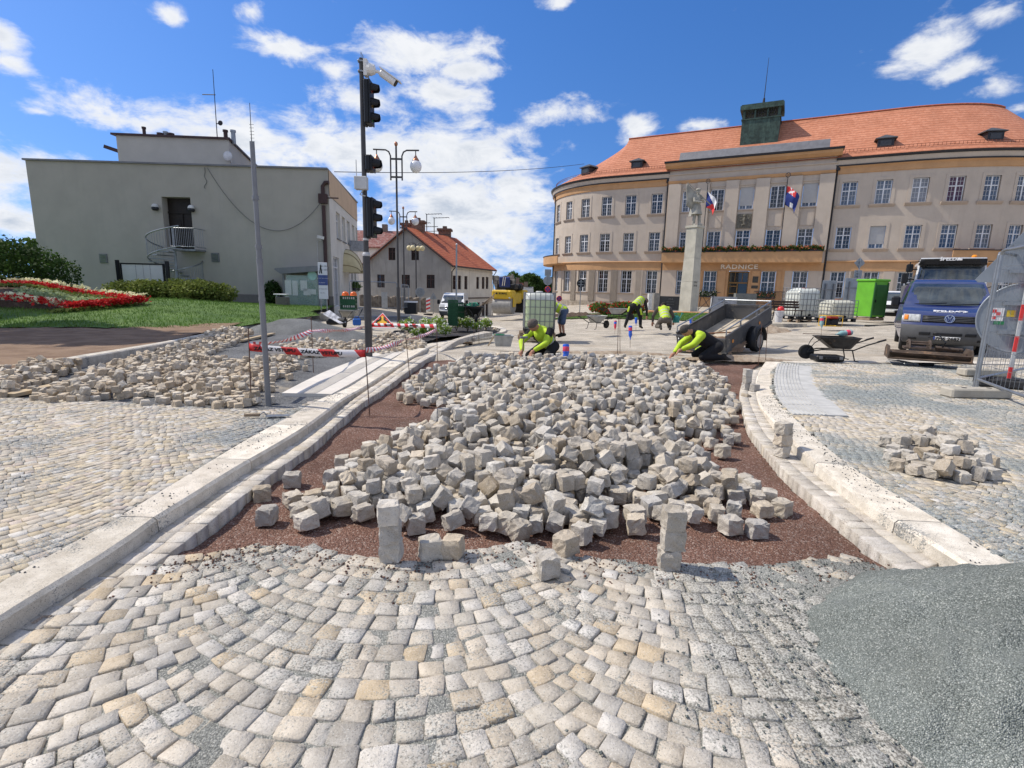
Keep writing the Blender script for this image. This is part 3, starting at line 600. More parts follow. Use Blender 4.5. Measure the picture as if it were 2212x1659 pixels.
def window(f,s,z0,z1,w,d,parent,L,fm,gm,trans=.64,bars=2,rows=(1,2),blind=None,bm=None,depth=.07,name='window'):
    """casement window: frame mesh, its pane a sub-part"""
    M=Matrix.Translation(-Vector(L))@f.M(s,d,z0); h=z1-z0; mb=MB(); mb.M=M; b=.06
    def bar(x0,x1,y0,y1,t=depth,o=0.): mb.box(((x0+x1)/2,o,(y0+y1)/2),(x1-x0,t,y1-y0))
    bar(-w/2,-w/2+b,0,h);bar(w/2-b,w/2,0,h);bar(-w/2+b,w/2-b,0,b);bar(-w/2+b,w/2-b,h-b,h)
    if bars==2: bar(-.05,.05,b,h-b,depth*1.1)
    zt=h*trans
    segs=[(b,h-b)]
    if trans<1:
        for x0,x1 in ((-w/2+b,-.06),(.06,w/2-b)) if bars==2 else ((-w/2+b,w/2-b),): bar(x0,x1,zt-.042,zt+.042,depth*.95)
        segs=[(b,zt-.05,rows[1]),(zt+.05,h-b,rows[0])]
        for x0,x1 in ((-w/2+b,-.06),(.06,w/2-b)) if bars==2 else ():
            for y0,y1,r in segs:
                bar((x0+x1)/2-.009,(x0+x1)/2+.009,y0,y1,.03)
                for k in range(1,r+1):
                    yy=y0+(y1-y0)*k/(r+1) if r>1 else y0+(y1-y0)*.5
                    bar(x0,(x0+x1)/2-.013,yy-.009,yy+.009,.028);bar((x0+x1)/2+.013,x1,yy-.009,yy+.009,.028)
    o=mb.build(name,fm,parent); mp=MB(); mp.M=M; mp.box((0,.035,h/2),(w-.06,.01,h-.06)); mp.build('pane',gm,o)
    if blind:
        q=MB(); q.M=M; n=int(h*(blind)/.06)
        for k in range(n): q.box((0,-.05,h-.03-k*.06),(w-.02,.012,.062),(.35,0,0))
        q.build('blind',bm,o)
    return o
M_PLAS=mat('pale_plaster',(.495,.425,.35),.9,.05,.9,.004,90,stain=((.40,.32,.25),.4))
M_ORA=mat('ochre_plaster',(.50,.295,.15),.9,.08,.9,.004,90,stain=((.43,.26,.13),.3))
M_WHITE=mat('white_window_frame',(.72,.73,.74),.45,.03,3)
M_DARK=mat('dark_sheet_metal',(.035,.035,.04),.45,.1,4,metal=.3)
M_GREYM=mat('grey_sheet_metal',(.19,.19,.20),.5,.12,2,metal=.3)
def glass(name,col,rough=.04,spec=.8,c2=None): return mat(name,col,rough,.0 if c2 is None else .1,.35,spec=spec,col2=c2)
M_GLASS=glass('dark_window_glass',(.012,.014,.017)); M_GLASS2=glass('sky_window_glass',(.035,.05,.085),c2=(.10,.14,.20)); M_GLASSR=glass('red_curtained_glass',(.09,.025,.03)); M_CURT=glass('curtained_glass',(.30,.31,.33),.2,.6,(.12,.13,.15))
M_BLIND=mat('grey_blind_slats',(.47,.48,.49),.6,.03,3)
M_RAIL=mat('rust_brown_rail',(.20,.075,.045),.6)
M_SILL=mat('sill_plaster',(.40,.33,.27),.85,.08,2)
M_STONE=mat('rubble_stone',(.26,.22,.17),.95,.35,3.2,.03,6,col2=(.42,.37,.30))
def tile_mat(name,c1,c2,pitch=.16,bumpd=.03,dark=.45,axis='z',streak=None):
    m=bpy.data.materials.new(name); m.use_nodes=True; g=NT(m.node_tree); bs=m.node_tree.nodes['Principled BSDF']; pos=g.n('ShaderNodeNewGeometry').outputs['Position']; sx=g.n('ShaderNodeSeparateXYZ',{0:pos})
    row=g.m('DIVIDE',sx.outputs[2],pitch); fr=g.m('FRACT',row); fl=g.m('FLOOR',row)
    cell=g.n('ShaderNodeTexWhiteNoise',{'Vector':g.vm('FLOOR',g.vm('MULTIPLY',g.n('ShaderNodeCombineXYZ',{0:g.m('ADD',sx.outputs[0],g.m('MULTIPLY',fl,.37)),1:sx.outputs[1],2:g.m('MULTIPLY',fl,1.)}).outputs[0],(5,5,1)))},noise_dimensions='3D').outputs['Value']
    base=g.mix(cell,c1,c2); base=g.mix(g.ramp(g.noise(pos,.5,4,.6),.35,.7,0,.35),base,tuple(x*.7 for x in c1))
    if streak: base=g.mix(g.ramp(g.noise(g.vm('MULTIPLY',pos,(1.5,1.5,.5)),2,5,.65),.45,.65,0,.8),base,streak)
    base=g.mix(g.ramp(fr,.22,.02,0,dark),base,tuple(x*.12 for x in c1))   # open joint under each course
    g.link(base,bs.inputs['Base Color']); bs.inputs['Roughness'].default_value=.8; bs.inputs['Specular IOR Level'].default_value=.2
    b=g.n('ShaderNodeBump',{'Strength':1.,'Distance':bumpd,'Height':g.m('SUBTRACT',1.,fr)}); g.link(b.outputs[0],bs.inputs['Normal']); return m
M_TILE=tile_mat('terracotta_tiles',(.45,.175,.098),(.55,.24,.145),.29,.05,.5); M_TILE2=tile_mat('old_terracotta_tiles',(.37,.10,.05),(.47,.155,.075),.2,.04,.7)
# ---------------------------------------------------------------- town hall
def town_hall():
    t0=Vector((23.46,55.18)); ph=R_(-27.5); N=1800; ds=.03; tab={}
    for sg in (1,-1):
        p=t0.copy();x=0;L=[]
        for i in range(N):
            m=x+ds/2; q=max(0,m-12.5) if sg>0 else max(0,m-14.3); h=ph+(R_(2*q+.1*q*q) if sg>0 else -min(q,27)/10.5)
            t=Vector((math.cos(h),math.sin(h))); L.append((p.copy(),t)); p=p+t*ds*sg; x+=ds
        tab[sg]=L
    def fn(s):
        k=abs(s)/ds; i=min(N-2,int(k)); a=tab[1 if s>=0 else -1]; f=min(1,k-i); return a[i][0].lerp(a[i+1][0],f),a[i][1].lerp(a[i+1][1],f).normalized()
    f=Fac(fn); L=f.pos(0,0,-.3)
    th=thing('town_hall','large pale town hall with ochre ground floor, orange tiled roof and curved wings','town hall',L)
    B=lambda: (lambda m:(setattr(m,'M',Matrix.Translation(-L)),m)[1])(MB())
    SL,SR=-7.85,7.5; wl=[-9.05,-11.95,-14.75,-17.55,-20.35,-23.3,-26.2]; wr=[8.82,11.5,14.2,16.85,19.5,22.1,24.8]; rb=[-5.62,-2.8,0,2.8,5.62]
    W=1.22; ho=[]
    for s in wl+wr: ho+=[(s-W/2,s+W/2,9.95,12.05),(s-W/2,s+W/2,5.95,7.97),(s-W/2,s+W/2,1.3,3.8)]
    mb=B(); mats=[M_PLAS,M_ORA,M_SILL,M_STONE,M_DARK]
    for a,b in ((-40,SL),(SR,28)):
        hs=[h for h in ho if a<h[0]<b]
        f.wall(mb,a,b,4.75,12.8,hs); f.wall(mb,a,b,.25,3.85,hs,rev=.3)
        mb.k=1; f.wall(mb,a,b,3.85,4.7,d=.04); f.band(mb,a,b,[(.04,4.70),(.16,4.72),(.16,4.80),(0,4.85)],caps=False)
        f.band(mb,a,b,[(0,12.78),(.10,12.82),(.14,13.25),(.30,13.42),(0,13.42)]); mb.k=0
        f.band(mb,a,b,[(0,13.55),(.30,13.55),(.42,13.95),(0,13.95)]); mb.k=3; f.band(mb,a,b,[(-.3,-2),(.06,-2),(.06,.24),(-.3,.25)]); mb.k=0
    # window surrounds and sills of the wings
    for s in wl+wr:
        if s<-24: continue
        for z0,z1 in ((9.95,12.05),(5.95,7.97)):
            for a,b,c,e in ((s-W/2-.26,s-W/2,z0,z1+.26),(s+W/2,s+W/2+.26,z0,z1+.26),(s-W/2,s+W/2,z1,z1+.26)):
                f.band(mb,a,b,[(0.002,c),(.035,c),(.035,e),(.002,e)])
            mb.k=2; f.band(mb,s-W/2-.38,s+W/2+.38,[(0,z0-.30),(.09,z0-.22),(.20,z0-.06),(.20,z0),(0,z0)]); mb.k=0
        mb.k=2; f.band(mb,s-W/2-.28,s+W/2+.28,[(0,1.12),(.08,1.16),(.16,1.24),(.16,1.3),(-.1,1.3)]); mb.k=0
        # ground floor piers step forward between the windows
        for q in (-1,1):
            c=s+q*1.4; f.band(mb,c-.38,c+.38,[(0,.26),(.10,.26),(.10,3.84),(0,3.84)])
    # central risalit
    dR=.35; hr=[]
    for s in rb: hr+=[(s-.66,s+.66,9.95,12.1),(s-.66,s+.66,5.95,7.9)]
    hg=[(s-.66,s+.66,1.3,3.8) for s in (-5.62,-2.8,2.8,5.62)]+[(-.98,.98,-.3,3.82)]
    f.wall(mb,SL,SR,4.6,14.4,hr,d=dR)
    mb.k=0; f.wall(mb,SL,-4.35,-.3,3.85,hg,d=dR,rev=.3); f.wall(mb,4.25,SR,-.3,3.85,hg,d=dR,rev=.3); mb.k=1; f.wall(mb,-4.35,4.25,-.3,3.85,hg,d=dR+.03,rev=.35); f.wall(mb,SL,SR,3.85,4.62,d=dR+.05)
    for s in (-2.8,2.8): # framed bays beside the door
        for q in (-1,1): f.band(mb,s+q*.98-.16,s+q*.98+.16,[(dR+.03,-.2),(dR+.12,-.2),(dR+.12,3.84),(dR+.03,3.84)])
    for a,b in ((-2.0,-1.25),(1.25,2.0)): f.band(mb,a,b,[(dR+.03,-.2),(dR+.2,-.2),(dR+.2,3.84),(dR+.03,3.84)])
    f.band(mb,SL,SR,[(dR,12.84),(dR+.12,12.88),(dR+.22,13.14),(dR,13.14)]); mb.k=0
    for a in (SL,SR):
        e=Vector(f.pos(a,0,0)); mb.add([f.pos(a,-.5,-.3),f.pos(a,dR,-.3),f.pos(a,dR,14.4),f.pos(a,-.5,14.4)],[(0,1,2,3)])
    for s in (-7.1,-4.21,-1.4,1.4,4.21,6.9):
        f.band(mb,s-.62,s+.62,[(dR,5.8),(dR+.24,5.8),(dR+.24,12.82),(dR,12.82)])
    for s in rb:
        if s: f.band(mb,s-.6,s+.6,[(dR,8.2),(dR+.05,8.2),(dR+.05,9.4),(dR,9.4)])
        mb.k=2; f.band(mb,s-.74,s+.74,[(dR,9.78),(dR+.10,9.82),(dR+.12,9.94),(dR,9.94)]); mb.k=0
        f.band(mb,s-.72,s+.72,[(dR,12.3),(dR+.08,12.3),(dR+.08,12.42),(dR,12.42)])
    for s in (-5,-1.7,1.7,5): f.band(mb,s-.7,s+.7,[(dR,14.0),(dR+.03,14.0),(dR+.03,14.2),(dR,14.2)])
    f.band(mb,SL-.1,SR+.1,[(dR,13.7),(dR+.12,13.75),(dR+.12,13.82),(dR,13.82)])
    mb.k=1; f.band(mb,SL-.35,SR+.35,[(dR-.3,14.36),(dR+.25,14.38),(dR+.62,14.62),(dR+.72,14.84),(dR-.3,14.84)]); mb.k=0
    mb.build('wall',mats,th)
    m=B()
    for a,b in ((-40,SL+.05),(SR-.05,28)): f.band(m,a,b,[(.0,13.425),(.34,13.43),(.36,13.54),(0,13.545)]); f.band(m,a,b,[(.1,13.96),(.52,13.97),(.60,14.16),(.1,14.16)])
    f.band(m,SL-.45,SR+.45,[(dR-.3,14.85),(dR+.80,14.86),(dR+.84,15.04),(dR-.3,15.05)]); m.build('gutter',M_DARK,th)
    m=B(); f.band(m,-6.9,6.75,[(dR-.2,15.06),(dR+.35,15.06),(dR-.15,16.0),(dR-.35,16.0)]); m.build('parapet_flashing',M_GREYM,th)
    m=B()
    for s,d in ((SL-.12,.14),(SR+.14,.14),(-24.6,.14)):
        m=B(); m.cyl(f.pos(s,d,-.2),f.pos(s,d,13.5),.075,n=8); m.box(f.pos(s,d+.02,13.3),(.34,.3,.4)); m.build('downpipe',M_DARK,th)
    # roof: eaves to ridge; the apse end closes to one point
    mb=B(); S=[-40+.4*i for i in range(0,171)]; K=9; rows=[]; ap=f.pos(-14.3,-6.0,19.65)
    for s in S:
        r=[]
        for k in range(K+1):
            t=k/K; e=f.pos(s,.55,14.15); q=ap if s<-14.3 else f.pos(s,-6.0,19.65)
            if s<-14.3: q=f.pos(-14.3,-6-min(4.0,(-14.3-s)*.25),19.65)
            p=e.lerp(q,t); p.z+=-.22*math.sin(math.pi*t)*(.5); r.append(p)
        rows.append(r)
    mb.loft(rows,cap=False,closed=False); rf=mb.build('roof',M_TILE,th,smooth=R_(40))
    mb=B(); mb.loft([[f.pos(s,-6.0,19.6),f.pos(s,-13,14.2)] for s in S if s>=-14.4],cap=False,closed=False); mb.build('roof',M_TILE,th)
    mb=B(); mb.tube([f.pos(s,-6.0,19.68) for s in S if s>=-14.4],.11,6); mb.build('ridge_tiles',M_TILE2,rf)
    for a,b in ((-33,SL-.2),(SR+.3,27.5)):
        mb=B(); n=int((b-a)/.3)
        for zz,dd in ((14.75,-.02),(14.95,-.06)): mb.tube([f.pos(a+(b-a)*i/60,dd,zz) for i in range(61)],.02,4)
        for i in range(n): s=a+i*.3; mb.box(f.pos(s,-.03,14.83),(.025,.025,.28))
        mb.build('snow_guard',M_RAIL,rf)
    # dormers
    for u,v in ((1267,367),(1377,358),(1911,318),(2145,306)):
        best=None
        for i in range(-330,270):
            s=i*.1; p=f.pos(s,-.75,15.25); a,b=proj(p); e=abs(a-u)
            if best is None or e<best[0]: best=(e,s)
        s=best[1]; M=Matrix.Translation(-L)@f.M(s,-.55,15.0); d=MB(); d.M=M
        d.box((0,.7,.35),(1.25,1.5,.75)); d.k=1; d.loft([[(-.85,-.18,.74),(.85,-.18,.74),(.85,1.9,.74),(-.85,1.9,.74)],[(-.85,-.18,.80),(.85,-.18,.80),(.85,1.9,.80),(-.85,1.9,.80)],[(-.06,.55,1.2),(.06,.55,1.2),(.06,2,1.2),(-.06,2,1.2)]]); o=d.build('dormer',[M_DARK,mat('dark_slate_sheet',(.07,.072,.075),.5)],rf)
        q=MB(); q.M=M; q.box((0,-.06,.36),(.85,.03,.45)); q.build('pane',mat('dull_dormer_glass',(.06,.065,.07),.2),o)
    # windows
    rg=random.Random(3)
    for s in wl[:6]+wr[:6]:
        for z0,z1 in ((9.95,12.05),(5.95,7.97),(1.3,3.8)):
            gm=M_GLASS if s<0 or z0<2 else rg.choice([M_GLASS2,M_CURT,M_GLASS2]); bl=None
            if s==16.85 and z0>9: gm=M_GLASSR
            if s==8.82 and z0<7: gm=M_GLASS
            if s==11.5 and 5<z0<7: bl=.82
            window(f,s,z0,z1,W-.06,-.17 if z0>2 else -.26,th,L,M_WHITE,gm,trans=.62,blind=bl,bm=M_BLIND)
    for s in rb:
        for z0,z1 in ((9.95,12.1),(5.95,7.9)):
            bl=.84 if z0>9 and abs(s) in(0,5.62) and s>=0 else None
            window(f,s,z0,z1,1.26,dR-.16,th,L,M_WHITE,M_GLASS if rg.random()<.7 else M_GLASS2,trans=.62 if abs(s)!=2.8 else .97,rows=(1,2) if abs(s)!=2.8 else (1,4),blind=bl,bm=M_BLIND)
    for s in (-5.62,-2.8,2.8,5.62): window(f,s,1.3,3.8,1.26,dR-.25,th,L,M_WHITE,M_GLASS,trans=.56)
    # door
    mb=B(); mb.M=mb.M@f.M(0,dR-.3,-.25); mw=mat('oak_door_wood',(.22,.12,.035),.5,.25,9)
    for x in (-.93,.93): mb.box((x,0,2.0),(.1,.12,4.0))
    for z in (2.85,3.98): mb.box((0,0,z),(1.76,.1,.14))
    for x in (-.35,.35): mb.box((x,.0,3.45),(.05,.06,.95))
    mb.box((-.86,-.02,1.4),(.06,.1,2.7)); mb.box((-.06,-.02,1.4),(.09,.1,2.7))
    for z in (.25,1.0,1.75,2.5): mb.box((-.46,-.01,z),(.74,.07,.09))
    dr=mb.build('door',mw,th); q=MB(); q.M=Matrix.Translation(-L)@f.M(0,dR-.42,-.25); q.box((0,0,2.0),(1.8,.02,3.9)); q.build('pane',M_GLASS,dr)
    mb=B(); mb.M=mb.M@f.M(0,dR-.36,-.25); mb.tube([(-.15,-.05,1.2),(-.15,-.1,1.25),(-.15,-.1,1.75),(-.15,-.05,1.8)],.018); mb.build('handle',mat('brass_handle',(.5,.34,.1),.3,metal=.8),dr)
    # balconies
    mb=B(); f.band(mb,SL+.05,SR-.25,[(dR+.02,4.58),(1.45,4.6),(1.5,4.66),(1.5,5.66),(1.4,5.66),(1.4,4.75),(dR+.02,4.75)]); mb.k=1; f.band(mb,SL+.02,SR-.22,[(1.36,5.66),(1.56,5.66),(1.56,5.76),(1.36,5.76)]); mb.build('balcony',[M_ORA,M_DARK],th)
    for a,b in ((-30,-20.6),(16.9,27.5)):
        mb=B(); f.band(mb,a,b,[(.03,4.58),(1.25,4.6),(1.3,4.66),(1.3,5.66),(1.2,5.66),(1.2,4.75),(.03,4.75)]); mb.k=1; f.band(mb,a-.02,b+.02,[(1.16,5.66),(1.36,5.66),(1.36,5.74),(1.16,5.74)]); mb.build('balcony',[M_ORA,M_DARK],th)
    text('RADNICE',.62,mat('cream_letters',(.72,.68,.60),.5),th,Matrix.Translation(-L)@f.M(-.05,dR+.08,4.22)@Matrix.Rotation(R_(90),4,'X'),ext=.03,bold=.014,spacing=1.12,sx=1.25)
    # plaques by the door, relief with a heraldic beast
    mb=B(); mb.M=mb.M@f.M(1.63,dR+.22,2.75); mb.box((0,0,.2),(.52,.05,.62)); mb.box((0,0,-.55),(.62,.05,.30)); mb.build('plaque',mat('dark_bronze',(.07,.065,.055),.45,.2,8,metal=.5),th)
    mb=B(); mb.M=mb.M@f.M(0,dR+.05,8.78); mr=mat('weathered_relief',(.14,.13,.105),.8,.35,7,.02,25)
    mb.box((0,0,0),(1.36,.1,1.42)); bt=lambda pts,r:mb.tube([(x,-.07,z) for x,z in pts],r,6)
    bt([(.05,.35),(-.02,.1),(.0,-.15),(.12,-.35)],[.15,.17,.13,.12]); mb.sph((.0,-.09,.5),.15); bt([(-.05,.25),(-.3,.32),(-.42,.42)],[.07,.06,.05]); bt([(-.05,.1),(-.32,.05),(-.45,.1)],[.07,.06,.05]); bt([(.05,-.3),(-.2,-.4),(-.15,-.58),(-.3,-.62)],[.1,.08,.06,.05]); bt([(.15,-.35),(.25,-.5),(.2,-.63)],[.1,.07,.05]); bt([(.2,-.3),(.4,-.1),(.35,.15),(.5,.35),(.38,.52)],[.05,.05,.05,.06,.05])
    mb.build('relief_panel',mr,th)
    # roof lantern
    bs=None
    s0=min((abs(proj(f.pos(s*.05,-2.7,17.0))[0]-1597),s*.05) for s in range(-80,160))[1]; s1=min((abs(proj(f.pos(s*.05,-2.7,17.0))[0]-1680),s*.05) for s in range(-80,200))[1]
    sc=(s0+s1)/2; hw=(s1-s0)/2; zb=zat(f.pos(sc,-2.9,0),291); zt=zat(f.pos(sc,-2.9,0),218); z1=zat(f.pos(sc,-2.9,0),256)
    M=Matrix.Translation(-L)@f.M(sc,-2.9,0); mc=mat('green_copper',(.035,.055,.045),.6,.3,2.2,.01,20,col2=(.065,.11,.09),metal=.2,stain=((.11,.18,.145),.7))
    mb=MB(); mb.M=M; D=hw*2*.9; mb.box((0,D/2,(zb-1.5+z1)/2),(hw*2,D,z1-zb+1.5)); mb.box((0,D/2,z1+.06),(hw*2+.16,D+.16,.12))
    zr=zt-.75
    for x in (-1,-.36,.36,1):
        for y in (.12,D-.12): mb.box((x*(hw-.14),y,(z1+zr)/2),(.26 if abs(x)==1 else .14,.24,zr-z1))
    for y in np.linspace(.3,D-.3,3): 
        for x in (-1,1): mb.box((x*(hw-.12),y,(z1+zr)/2),(.2,.14,zr-z1))
    mb.box((0,D/2,zr+.22),(hw*2+.5,D+.5,.44)); mb.box((0,D/2,zr+.5),(hw*2+.3,D+.3,.12)); mb.loft([[(-hw-.1,-.1,zr+.56),(hw+.1,-.1,zr+.56),(hw+.1,D+.1,zr+.56),(-hw-.1,D+.1,zr+.56)],[(-hw*.4,D*.3,zr+.8),(hw*.4,D*.3,zr+.8),(hw*.4,D*.7,zr+.8),(-hw*.4,D*.7,zr+.8)]])
    ln=mb.build('roof_lantern',mc,th)
    mb=MB(); mb.M=M
    for y in (.1,D-.1):
        for k in range(1,12): mb.box((-hw+2*hw*k/12,y,(z1+zr)/2),(.03,.03,zr-z1))
        for z in (.3,.65): mb.box((0,y,z1+(zr-z1)*z),(2*hw-.3,.025,.03))
    mb.build('window_grid',M_DARK,ln)
    mb=MB(); mb.M=M; mb.cyl((0,D/2,zr+.7),(0,D/2,zr+1.5),.16,.1); mb.cyl((0,D/2,zr+1.4),(.05,D/2,zr+5.4),.045,.02,6); mb.build('lightning_rod',M_DARK,ln)
    return f,th
TH,th_obj=town_hall()
# flag poles fixed to the facade, flags, flower boxes
def cloth_flag(name,W,H,mats,zones,drop,parent,seed):
    """hanging flag: grid draped from the pole; zones(u,v)->material index"""
    n,m=26,18; V=[];F=[];mi=[]
    for j in range(m+1):
        for i in range(n+1):
            u=i/n;v=j/m; x=W*u*(1-.38*u); z=-H*v-drop*u**1.25*W+.05*math.sin(u*9+v*2+seed); y=.12*math.sin(u*8+v*2.2+seed)*u+.05*math.sin(v*7+u*4)
            V.append((x*(1-.25*v*u),y,z*(1-.12*u)))
    for j in range(m):
        for i in range(n): F.append((j*(n+1)+i,j*(n+1)+i+1,(j+1)*(n+1)+i+1,(j+1)*(n+1)+i)); mi.append(zones((i+.5)/n,(j+.5)/m))
    o=npmesh(name,V,F,mats,mi,smooth=True,parent=parent); md=o.modifiers.new('thick','SOLIDIFY'); md.thickness=.008; return o
M_BLU=mat('flag_blue',(.025,.045,.20),.8,.1,3); M_RE=mat('flag_red',(.62,.05,.05),.8,.1,3); M_WH=mat('flag_white',(.75,.75,.75),.8,.05,3)
def flagpole(s,label,zones,mats,drop,seed,W,H,flab,ztop):
    M=TH.M(s,1.05,0); p=M.to_translation(); rz=math.atan2(M[1][0],M[0][0]); t=thing('flagpole',label,'flagpole',(p.x,p.y,6.3),rz,'flagpoles on the town hall front')
    mb=MB(); mb.cyl((0,0,-.2),(0,0,ztop-6.6),.045,.03,8); mb.build('pole',M_DARK,t)
    mb=MB(); mb.tube([(.2*math.cos(a),0,ztop-6.4+.2*math.sin(a)) for a in np.linspace(0,2*math.pi,18)[:-1]],.028,6,closed=True)
    for a in (0.5,2.2,4): mb.tube([(0,0,ztop-6.4),(.2*math.cos(a),0,ztop-6.4+.2*math.sin(a))],.022,5)
    mb.build('finial',M_DARK,t); mb=MB(); mb.box((0,.05,-.55),(.24,.26,1.0),bev=.03); mb.box((0,.45,4.2),(.06,.9,.12)); mb.cyl((0,0,-1.3),(0,0,-1.0),.05); mb.box((0,.4,-.4),(.05,.7,.06)); mb.build('bracket',M_DARK,t)
    fl=cloth_flag('flag',W,H,mats,zones,drop,None,seed); fl.location=(p.x,p.y,ztop-1.15); fl.rotation_euler[2]=rz-.12; tag(fl,flab,'flag')
flagpole(3.55,'dark flagpole between the right windows of the town hall, ring finial on top',lambda u,v:(2 if abs((u-.3)*1.3-(v-.17)*.6)<.035 or abs((u-.3)+(v-.17)*1.2)<.06 and .1<u<.48 else 1) if v<.36 and u<.62 else (2 if v>.72 and .25<u<.5 else 0),[M_BLU,M_RE,M_WH],.62,.4,1.9,1.75,'blue flag with a red upper corner hanging before the town hall',12.95)
flagpole(-3.75,'dark flagpole just behind the soldier statue, ring finial on top',lambda u,v:0 if u<.55*(1-abs(2*v-1)) else (2 if v<.5 else 1),[M_BLU,M_RE,M_WH],.75,2.,1.7,1.5,'white, red and blue flag hanging limp behind the soldier statue',12.9)
# ---------------------------------------------------------------- foliage helper
def leaf_mat(name,c1,c2):
    return blade_mat(name,c1,c2)
def leaves(mb_or_none,name,pts,size,seed,m,parent=None,up=.3,long=1.5):
    """many small leaf quads at the given points"""
    rg=np.random.RandomState(seed); P=np.asarray(pts,float); n=len(P); d=rg.normal(0,1,(n,3)); d[:,2]+=up; d/=np.linalg.norm(d,axis=1)[:,None]; r=rg.normal(0,1,(n,3)); a=np.cross(d,r); a/=np.linalg.norm(a,axis=1)[:,None]; b=np.cross(d,a)
    s=size*rg.uniform(.6,1.4,(n,1)); V=np.stack([P-a*s*.5*long,P-b*s*.45+d*s*.12,P+a*s*.5*long,P+b*s*.45+d*s*.12],1).reshape(-1,3); return npmesh(name,V,np.arange(4*n).reshape(-1,4),m,parent=parent)
def crown_pts(n,lobes,seed,shell=.72):
    """points in the outer part of a crown of many lobes: (x,y,z,rx,ry,rz)"""
    rg=np.random.RandomState(seed); L=np.array(lobes); w=(L[:,3]*L[:,4]*L[:,5])**.66; k=rg.choice(len(L),n,p=w/w.sum()); d=rg.normal(0,1,(n,3)); d/=np.linalg.norm(d,axis=1)[:,None]; r=shell+(1-shell)*rg.uniform(0,1,(n,1))**.5; r*=rg.uniform(.82,1.08,(n,1)); return L[k,:3]+d*r*L[k,3:]
def rlobes(n,R,seed,zs=1.,r=(.25,.45),fl=0.):
    rg=random.Random(seed); out=[]
    for _ in range(n):
        a=rg.uniform(0,6.28);e=rg.uniform(-.5,1);q=rg.uniform(.35,.8); k=rg.uniform(*r)
        z=max(fl,e*q*R[2]*zs); out.append((math.cos(a)*q*R[0]*math.sqrt(max(.1,1-e*e*.7)),math.sin(a)*q*R[1]*math.sqrt(max(.1,1-e*e*.7)),z,k*R[0],k*R[1],k*R[2]))
    return out
M_LEAFD=leaf_mat('dark_leaves',(.018,.045,.010),(.045,.085,.018)); M_LEAFM=leaf_mat('mid_leaves',(.04,.085,.015),(.09,.15,.03)); M_LEAFY=leaf_mat('yellow_green_leaves',(.08,.12,.02),(.17,.20,.045)); M_LEAFR=leaf_mat('rose_leaves',(.11,.19,.025),(.24,.34,.06))
M_BARK=mat('bark',(.10,.075,.05),.95,.3,6,.02,18)
M_FRED=leaf_mat('red_blossom',(.38,.012,.012),(.55,.03,.03)); M_FWHI=leaf_mat('white_blossom',(.62,.60,.50),(.75,.74,.66)); M_FORA=leaf_mat('orange_blossom',(.55,.10,.04),(.62,.22,.12)); M_FYEL=leaf_mat('cream_blossom',(.6,.6,.3),(.7,.68,.45))
fb_proto=None
for k,s in enumerate((-6.7,-4.5,-2.3,-.1,2.1,4.3,6.2)):
    M=TH.M(s,1.36,5.8); p=M.to_translation(); rz=math.atan2(M[1][0],M[0][0])
    if fb_proto is None:
        t=thing('flower_box','long box of red geraniums on the balcony parapet, above the lettering','flower box',(0,0,0),0,'flower boxes on the balcony'); mb=MB(); mb.box((0,0,.0),(2.1,.24,.22)); mb.build('box',M_DARK,t)
        rg=np.random.RandomState(4); q=np.stack([rg.uniform(-1.12,1.12,900),rg.normal(-.08,.14,900),.18+rg.normal(0,.10,900)],1); q[:,2]+=.08*np.sin(q[:,0]*5); leaves(None,'foliage',q,.11,3,M_LEAFD,t); q=np.stack([rg.uniform(-1.1,1.1,170),rg.normal(-.16,.12,170),.22+rg.normal(0,.11,170)],1); leaves(None,'blossom',q,.10,5,M_FORA,t); fb_proto=t; t.location=p; t.rotation_euler[2]=rz
    else: dup(fb_proto,p,rz,None)
